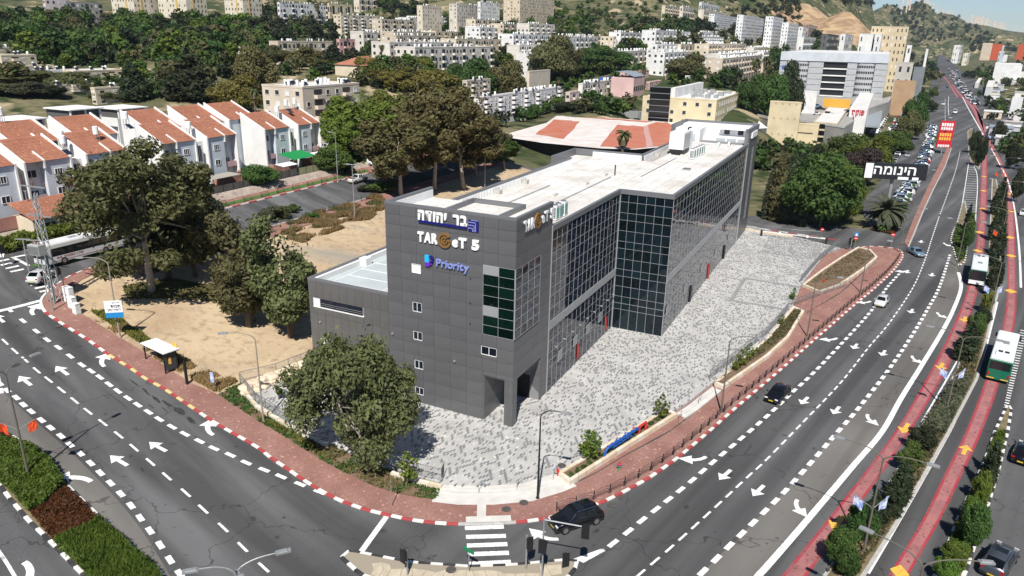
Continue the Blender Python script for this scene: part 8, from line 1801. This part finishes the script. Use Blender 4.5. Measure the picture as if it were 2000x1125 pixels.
def make_car(kind, paint, label, p, az, name='car', cat='car', group=None, z=.02):
    me, glass, tyre, rim, L, w_ = car_parts(kind); t = thing(name, label, cat, (p[0],p[1],(p[2] if len(p) > 2 else 0)+z), R(-90)-az, group)   # local +x runs to the rear
    def sub(nm, data, par, loc=(0,0,0)): return link(nm, data, par, loc)
    b = sub('body', me, t, (-L/2,0,0)); setmat(b, paint)
    for nm, g_ in glass: sub(nm, g_, t, (-L/2,0,0))
    rr2 = .33 if kind in ('sedan','hatch') else .38
    for x in (.82, L-.85):
        for s_ in (-1,1): o = sub('wheel', tyre, t, (x-L/2, s_*(w_-.1), rr2)); sub('rim', rim, o)
    for s_ in (-1,1):
        q = MB(); q.obox((.1-L/2,s_*w_*.66,.68 if kind != 'suv' else .78), (.06,0,0), (0,.17,0), (0,0,.07)); part('headlight', q, lens_w, t); q = MB(); q.obox((L/2-.08,s_*w_*.72,.8 if kind != 'suv' else .95), (.06,0,0), (0,.12,0), (0,0,.12)); part('taillight', q, lens_r, t)
        q = MB(); q.obox((1.35-L/2,s_*(w_+.08),.98), (.09,0,0), (0,.09,0), (0,0,.06)); part('mirror', q, paint, t)
    for x in (-L/2-.005, L/2+.005): q = MB(); q.obox((x+(.03 if x < 0 else -.03),0,.48), (.03,0,0), (0,.26,0), (0,0,.06)); part('licence_plate', q, plate, t)
    if kind == 'suv':
        for s_ in (-1,1): q = MB(); q.tube([(2.0-L/2,s_*w_*.7,1.70),(2.3-L/2,s_*w_*.7,1.74),(3.7-L/2,s_*w_*.7,1.76),(4.0-L/2,s_*w_*.7,1.70)], .025, 5); part('roof_rail', q, chrome, t)
        q = MB(); q.box(2.2-L/2,2.9-L/2,-.45,.45,1.675,1.70); part('sunroof', q, car_glass, t)
    if kind == 'pickup': q = MB(); q.box(3.5-L/2,5.0-L/2,-.72,.72,1.06,1.1); part('load_bed', q, rubber, t)
    return t
black_p = paintc('black', (.008,.008,.011), .15); white_p = paintc('white', (.72,.72,.72)); blue_p = paintc('steel_blue', (.16,.24,.33)); grey_p = paintc('dark_grey', (.06,.07,.085)); silver_p = paintc('silver', (.42,.43,.44)); red_p = paintc('red', (.4,.03,.02)); navy_p = paintc('navy', (.015,.02,.06))
def az_of(a, b): return math.atan2(b[0]-a[0], b[1]-a[1])
def car_px(kind, paint, label, rear, front, name='car'):
    a, b = G(*rear), G(*front); c = (a+b)/2; make_car(kind, paint, label, c, az_of(a, b), name)
car_px('suv', black_p, 'black SUV with chrome roof rails beside the corner kerb', (1160,1012),(1088,1034)); car_px('sedan', black_p, 'shiny black sedan on the main road before the curved arrow', (1535,762),(1502,792)); car_px('hatch', white_p, 'white hatchback driving towards the camera on the main road', (1731,582),(1710,609)); car_px('sedan', blue_p, 'steel blue sedan leaving the access lane', (1774,490),(1803,506))
car_px('sedan', black_p, 'black car cut off at the right photo edge', (1988,915),(2006,872)); car_px('suv', grey_p, 'dark grey car at the bottom right corner', (1935,1128),(1962,1085)); car_px('hatch', white_p, 'white hatchback on the crossing at the left street', (69,556),(92,540))
a = W(62.2,69.5); b = W(67.5,69.5); make_car('pickup', white_p, 'white pickup driving along the back street', (*((a+b)/2)[:2], Ts(*((a+b)/2)[:2])), AZ, 'pickup_truck', 'pickup')
for k, (x, y, kd, pt, l_) in enumerate(((640,293,'suv',white_p,'white van parked behind the last tiled house'),(718,322,'hatch',white_p,'white car parked under the street trees'))): p = G(x, y); make_car(kd, pt, l_, p, AZ+R(90))
def bus(label, p, az, front_m, body, roofc, L=12.0, kind='city', text=None):
    t = thing('bus' if kind == 'city' else 'coach', label, 'bus', p, R(-90)-az); w_, h_ = 1.26, 3.1
    def shell(x0, x1, z0, z1, nm, m_, inset=0.0, bev=.12):
        q = MB(); q.box(x0,x1,-w_+inset,w_-inset,z0,z1); me = q.mesh(nm, m_); bm = bmesh.new(); bm.from_mesh(me); bmesh.ops.bevel(bm, geom=list(bm.edges), offset=bev, segments=3, affect='EDGES'); bm.to_mesh(me); bm.free(); return part(nm, me, None, t)
    shell(-L/2, L/2, .32, h_-.05, 'body', body); shell(-L/2+.1, L/2-.1, h_-.25, h_, 'roof', roofc, .05, .08)
    q = MB(); q.box(-L/2+.9,L/2-.5,-w_-.012,-w_+.02,1.35,2.45); q.box(-L/2+.9,L/2-.5,w_-.02,w_+.012,1.35,2.45); sw_ = part('side_window_band', q, car_glass, t)
    q = MB()
    for i in range(1,7):
        for s_ in (-1,1): q.box(-L/2+.9+i*1.5-.04,-L/2+.9+i*1.5+.04,s_*(w_+.014)-.006,s_*(w_+.014)+.006,1.35,2.45)
    part('window_pillar', q, black_metal, sw_)
    q = MB(); q.box(-L/2-.012,-L/2+.02,-w_+.1,w_-.1,1.15,2.65); part('windscreen', q, car_glass, t); q = MB(); q.box(-L/2-.014,-L/2+.0,-w_+.25,w_-.25,2.66,2.9); part('destination_board', q, black_metal, t)
    q = MB(); q.box(L/2-.02,L/2+.012,-w_+.16,w_-.16,1.75,2.8); part('rear_window', q, car_glass, t)
    q = MB(); q.box(-L/2-.016,-L/2+.0,-w_+.06,w_-.06,.42,1.1); part('front_mask', q, front_m, t)
    for s_ in (-1,1):
        q = MB(); q.box(-L/2-.03,-L/2,s_*.95-.18,s_*.95+.18,.62,.84); part('headlight', q, lens_w, t); q = MB(); q.box(L/2,L/2+.03,s_*1.05-.1,s_*1.05+.1,.8,1.3); part('taillight', q, lens_r, t); q = MB(); q.obox((-L/2-.25,s_*1.4,2.3), (.08,0,0), (0,.1,0), (0,0,.25)); part('mirror', q, black_metal, t)
    for s_ in (-.75,.75):
        q = MB(); q.box(L/2,L/2+.02,s_-.4,s_+.4,.5,.62); part('hazard_strip', q, paint_yellow, t)
    q = MB(); q.box(L/2-3.4,L/2-1.4,-.8,.8,h_,h_+.18); part('roof_unit', q, roofc, t); q = MB(); q.box(L/2-3.1,L/2-2.4,-.6,-.1,h_+.18,h_+.2); q.box(L/2-3.1,L/2-2.4,.1,.6,h_+.18,h_+.2); part('roof_fan', q, black_metal, t); q = MB(); q.box(-1.6,-.4,-.35,.35,h_,h_+.06); part('roof_hatch', q, galv, t)
    wh = MB(); wh.tube([(0,-.15,0),(0,.15,0)], .48, 16); ty = wh.mesh('tyre', rubber); rm = MB(); rm.tube([(0,-.156,0),(0,.156,0)], .27, 12); rm_ = rm.mesh('rim', rimm)
    for x in (-L/2+2.6, L/2-3.2):
        for s_ in (-1,1): o = link('wheel', ty, t, (x, s_*(w_-.14), .48)); link('rim', rm_, o)
    if text: letters(t, text, -L/2+1.6, -L/2+5.4, .95, 1.22, [M('coach_text', (.3,.05,.05), .6)], lambda a, o, z: Vector((a, -w_-.01-o*.2, z)), ext=.02, bold=.02); q = MB(); q.box(-L/2+.8,L/2-.4,-w_-.014,-w_,.6,.66); part('side_stripe', q, M('coach_stripe', (.25,.05,.05), .5), t)
    return t
bus_green = M('bus_green', (.005,.13,.075), .35, coat=.5); bus_white = M('bus_white', (.76,.77,.77), .3, coat=.4)
a = G(1905,560); b = G(1914,493); d = (Vector((a.x,a.y,0))-Vector((b.x,b.y,0))).normalized(); c = Vector((a.x,a.y,0))-d*6; bus('white and green city bus facing the camera on the left bus lane', (c.x,c.y,.03), math.atan2(d.x,d.y), bus_white, bus_green, bus_white)
a = G(1945,748); b = G(1975,640); d = (Vector((b.x,b.y,0))-Vector((a.x,a.y,0))).normalized(); c = Vector((a.x,a.y,0))+d*6; bus('green city bus with white roof seen from behind on the right bus lane', (c.x,c.y,.03), math.atan2(d.x,d.y), bus_green, bus_green, bus_white)
pc = W(.6,68.6); bus('white and silver tour coach on the street behind the pylon', (pc.x,pc.y,Ts(pc.x,pc.y)+.05), AZ+R(180), M('coach_silver', (.45,.46,.47), .35), M('coach_pale', (.66,.66,.64), .4), bus_white, kind='coach', text='G.B TOURS LTD')
# ---- distant traffic and parked rows: light single-mesh cars
_fm = {}
def far_car_mesh(kind):
    if kind in _fm: return _fm[kind]
    L, w_, S, ii = PROF[kind]; mb = MB(); rings = []
    for (x, zt, wf) in S: cab = zt > 1.15; rings.append([(x-L/2,w_,.3),(x-L/2,w_,.9 if cab else zt-.03),(x-L/2,w_*wf,zt),(x-L/2,-w_*wf,zt),(x-L/2,-w_,.9 if cab else zt-.03),(x-L/2,-w_,.3)])
    n = 6
    for r in rings: mb.v += r
    for i in range(len(rings)-1):
        for j in range(n-1): g_ = (j in (1,3) and S[i][1] > 1.15 and S[i+1][1] > 1.15) or (j == 2 and i in (ii[0], ii[2])); mb.f.append((i*n+j, i*n+j+1, (i+1)*n+j+1, (i+1)*n+j)); mb.m.append(1 if g_ else 0)
    mb.f += [tuple(range(n)), tuple((len(rings)-1)*n+k for k in range(n-1,-1,-1))]; mb.m += [0,0]
    for x in (.82-L/2, L/2-.85):
        for s_ in (-1,1): mb.obox((x, s_*(w_-.08), .3), (.3,0,0), (0,.1,0), (0,0,.3), 2)
    me = mb.mesh('parked_car', [white_p, car_glass, rubber]); bm = bmesh.new(); bm.from_mesh(me); bmesh.ops.recalc_face_normals(bm, faces=bm.faces); bm.to_mesh(me); bm.free(); _fm[kind] = me; return me
PAINTS = [white_p]*9+[silver_p]*4+[grey_p]*3+[black_p]*2+[navy_p,blue_p,red_p]; PN = {white_p.name:'white', silver_p.name:'silver', grey_p.name:'dark grey', black_p.name:'black', navy_p.name:'navy', blue_p.name:'steel blue', red_p.name:'red'}
def far_car(p, az, label, group, r, name='parked_car'):
    pt = r.choice(PAINTS); o = thing(name, PN[pt.name]+' '+label, 'car', (p[0],p[1],(p[2] if len(p) > 2 else 0)+.03), R(-90)-az, group, far_car_mesh(r.choice(['sedan','hatch','hatch','suv']))); setmat(o, pt); return o
_n = ('first','second','third','fourth','fifth','sixth','seventh','eighth','ninth')
ORD = list(_n)+['tenth','eleventh','twelfth','thirteenth','fourteenth','fifteenth','sixteenth','seventeenth','eighteenth','nineteenth']
for _t in ('twent','thirt','fort','fift','sixt','sevent','eight','ninet'): ORD += [_t+'ieth']+[_t+'y-'+q for q in _n]
ORD += ['hundredth']*40
for L_, v_ in LAB.items():
    for i, (x, o) in enumerate(sorted(v_, key=lambda a: a[0])): o['label'] = '%s, %s from the left' % (L_, ORD[i])
for i, (x, o, rw) in enumerate(sorted(EXTRA, key=lambda a: a[0])): o['label'] += ' on the middle slope, %s row, %s from the left' % (rw, ORD[i])

r = random.Random(21); row = resample(smooth_line(PX((1757,402),(1762,385),(1778,362),(1793,338),(1803,315),(1811,292),(1816,270),(1820,250),(1824,225)), 1.0), 2.65)
for i, c in enumerate(row[:84]):
    d = row[min(i+1,len(row)-1)]-row[max(i-1,0)]; az = math.atan2(d[0], d[1])
    if r.random() < .05: continue
    far_car((c[0]+r.uniform(-.3,.3), c[1]), az+R(75)+(math.pi if r.random() < .5 else 0), 'car in the angled roadside row, %s from the billboard' % ORD[i], 'angled parked cars', r)
row = resample(PX((1737,338),(1752,306),(1766,276),(1776,252),(1783,235)), 6.2)
for i, c in enumerate(row): d = row[min(i+1,len(row)-1)]-row[max(i-1,0)]; far_car(c, math.atan2(d[0], d[1]), 'car along the left of the access lane, %s from near' % ORD[i], 'cars along the access lane', r)
for k, (x, y, l_) in enumerate(((1772,306,'car driving on the access lane, near'),(1791,266,'car driving on the access lane, middle'),(1800,222,'car driving on the access lane, far'),(1768,285,'car turning in the access lane'))): p = G(x, y); far_car(p, R(30), l_, None, r, 'moving_car')
k = 0
for (x0, y0, x1, y1, n) in ((1708,262,1742,205,16),(1735,268,1756,232,11),(1748,258,1766,222,10)):
    for i in range(n): p = G(x0+(x1-x0)*i/(n-1), y0+(y1-y0)*i/(n-1)); far_car(p, AZ+R(80), 'car in the shop car park, %s counted from below' % ORD[k], 'shop car park', r); k += 1
for i in range(10): q_ = deckpt(1618+r.uniform(-40,60), 218+r.uniform(-12,8)); far_car((q_[0],q_[1],DECK_Z), AZ+R(90), 'car on the rooftop parking deck, %s placed' % ORD[i], 'deck cars', r)
jam = [(1838,112),(1845,100),(1852,104),(1868,135),(1880,160),(1908,195),(1925,215),(1900,205),(1880,185),(1862,160),(1846,135)]; c = 0; tries = 0
while c < 260 and tries < 5000:
    tries += 1; x, y = r.uniform(1836,1930), 100+105*r.random()**1.25
    if not in_poly(x, y, jam): continue
    p = G(x, y); far_car(p, R(30), 'car in the dense far traffic, %s part of the queue' % ('far' if y < 125 else 'middle' if y < 160 else 'near'), 'far traffic queue', r, 'queued_car'); c += 1
for k, (x, y) in enumerate(((1866,215),(1842,205),(1850,172),(1856,232),(1990,300),(1985,262),(1975,225),(1962,238),(1985,330),(1998,420))): p = G(x, y); far_car(p, R(32), 'car on the road near the far junction, %s from the left' % ORD[k], 'junction cars', r, 'moving_car')
p = G(1865,222); far = make_car('suv', white_p, 'white minibus waiting at the far junction', (p.x,p.y,0), R(212)); far.scale = (1.3,1.15,1.4)
rs = random.Random(77)
for k in range(26):                                     # low sheds and stalls right of the junction
    x, y = rs.uniform(1925,2010), rs.uniform(158,300); p = G(x, y)
    if x < 1925+(y-158)*.32 or any(in_poly(p.x, p.y, f) for f in FOOT): continue
    w_, d_, h_ = rs.uniform(5,14), rs.uniform(5,10), rs.uniform(3,5.5); t = thing('roadside_shed', rs.choice(['pale','white','grey','cream','rusty'])+' low shed right of the junction, number %s from the far end' % ORD[k], 'shed', (p.x,p.y,-.2), R(58)); q = MB(); q.box(0,w_,0,d_,0,h_); part('wall', q, wall(rs.choice([white, cream, (.4,.4,.4), (.5,.5,.52)])), t); q = MB(); q.box(-.3,w_+.3,-.3,d_+.3,h_,h_+.25); part('roof', q, rs.choice([roofpale, roofgrey, MATS['metal_roof']]), t); q = MB(); q.box(w_*.2,w_*.8,-.05,.02,.2,h_*.7); part('shutter_door', q, rs.choice([shutm, winm]), t)
for k in range(60):
    x, y = rs.uniform(1930,2008), rs.uniform(160,310); p = G(x, y)
    if x < 1935+(y-158)*.32: continue
    far_car(p, R(rs.choice([32,122])), 'car parked among the sheds right of the road, %s strewn' % ORD[k], 'cars among the sheds', rs)
# ============================================================ HAZE
hz = MB(); hz.box(-6000,7500,-300,8200,-3,300); hm = bpy.data.materials.new('haze'); hm.use_nodes = True; ht = hm.node_tree; ht.nodes.clear(); ho = node(ht, 'ShaderNodeOutputMaterial'); pv = node(ht, 'ShaderNodeVolumePrincipled'); pv.inputs['Color'].default_value = (.68,.82,1.0,1); pv.inputs['Density'].default_value = .00005; pv.inputs['Anisotropy'].default_value = .2; ht.links.new(pv.outputs[0], ho.inputs['Volume'])
o = link('haze', hz.mesh('haze', hm)); o['kind'] = 'stuff'; o['label'] = 'thin bluish haze over the valley'
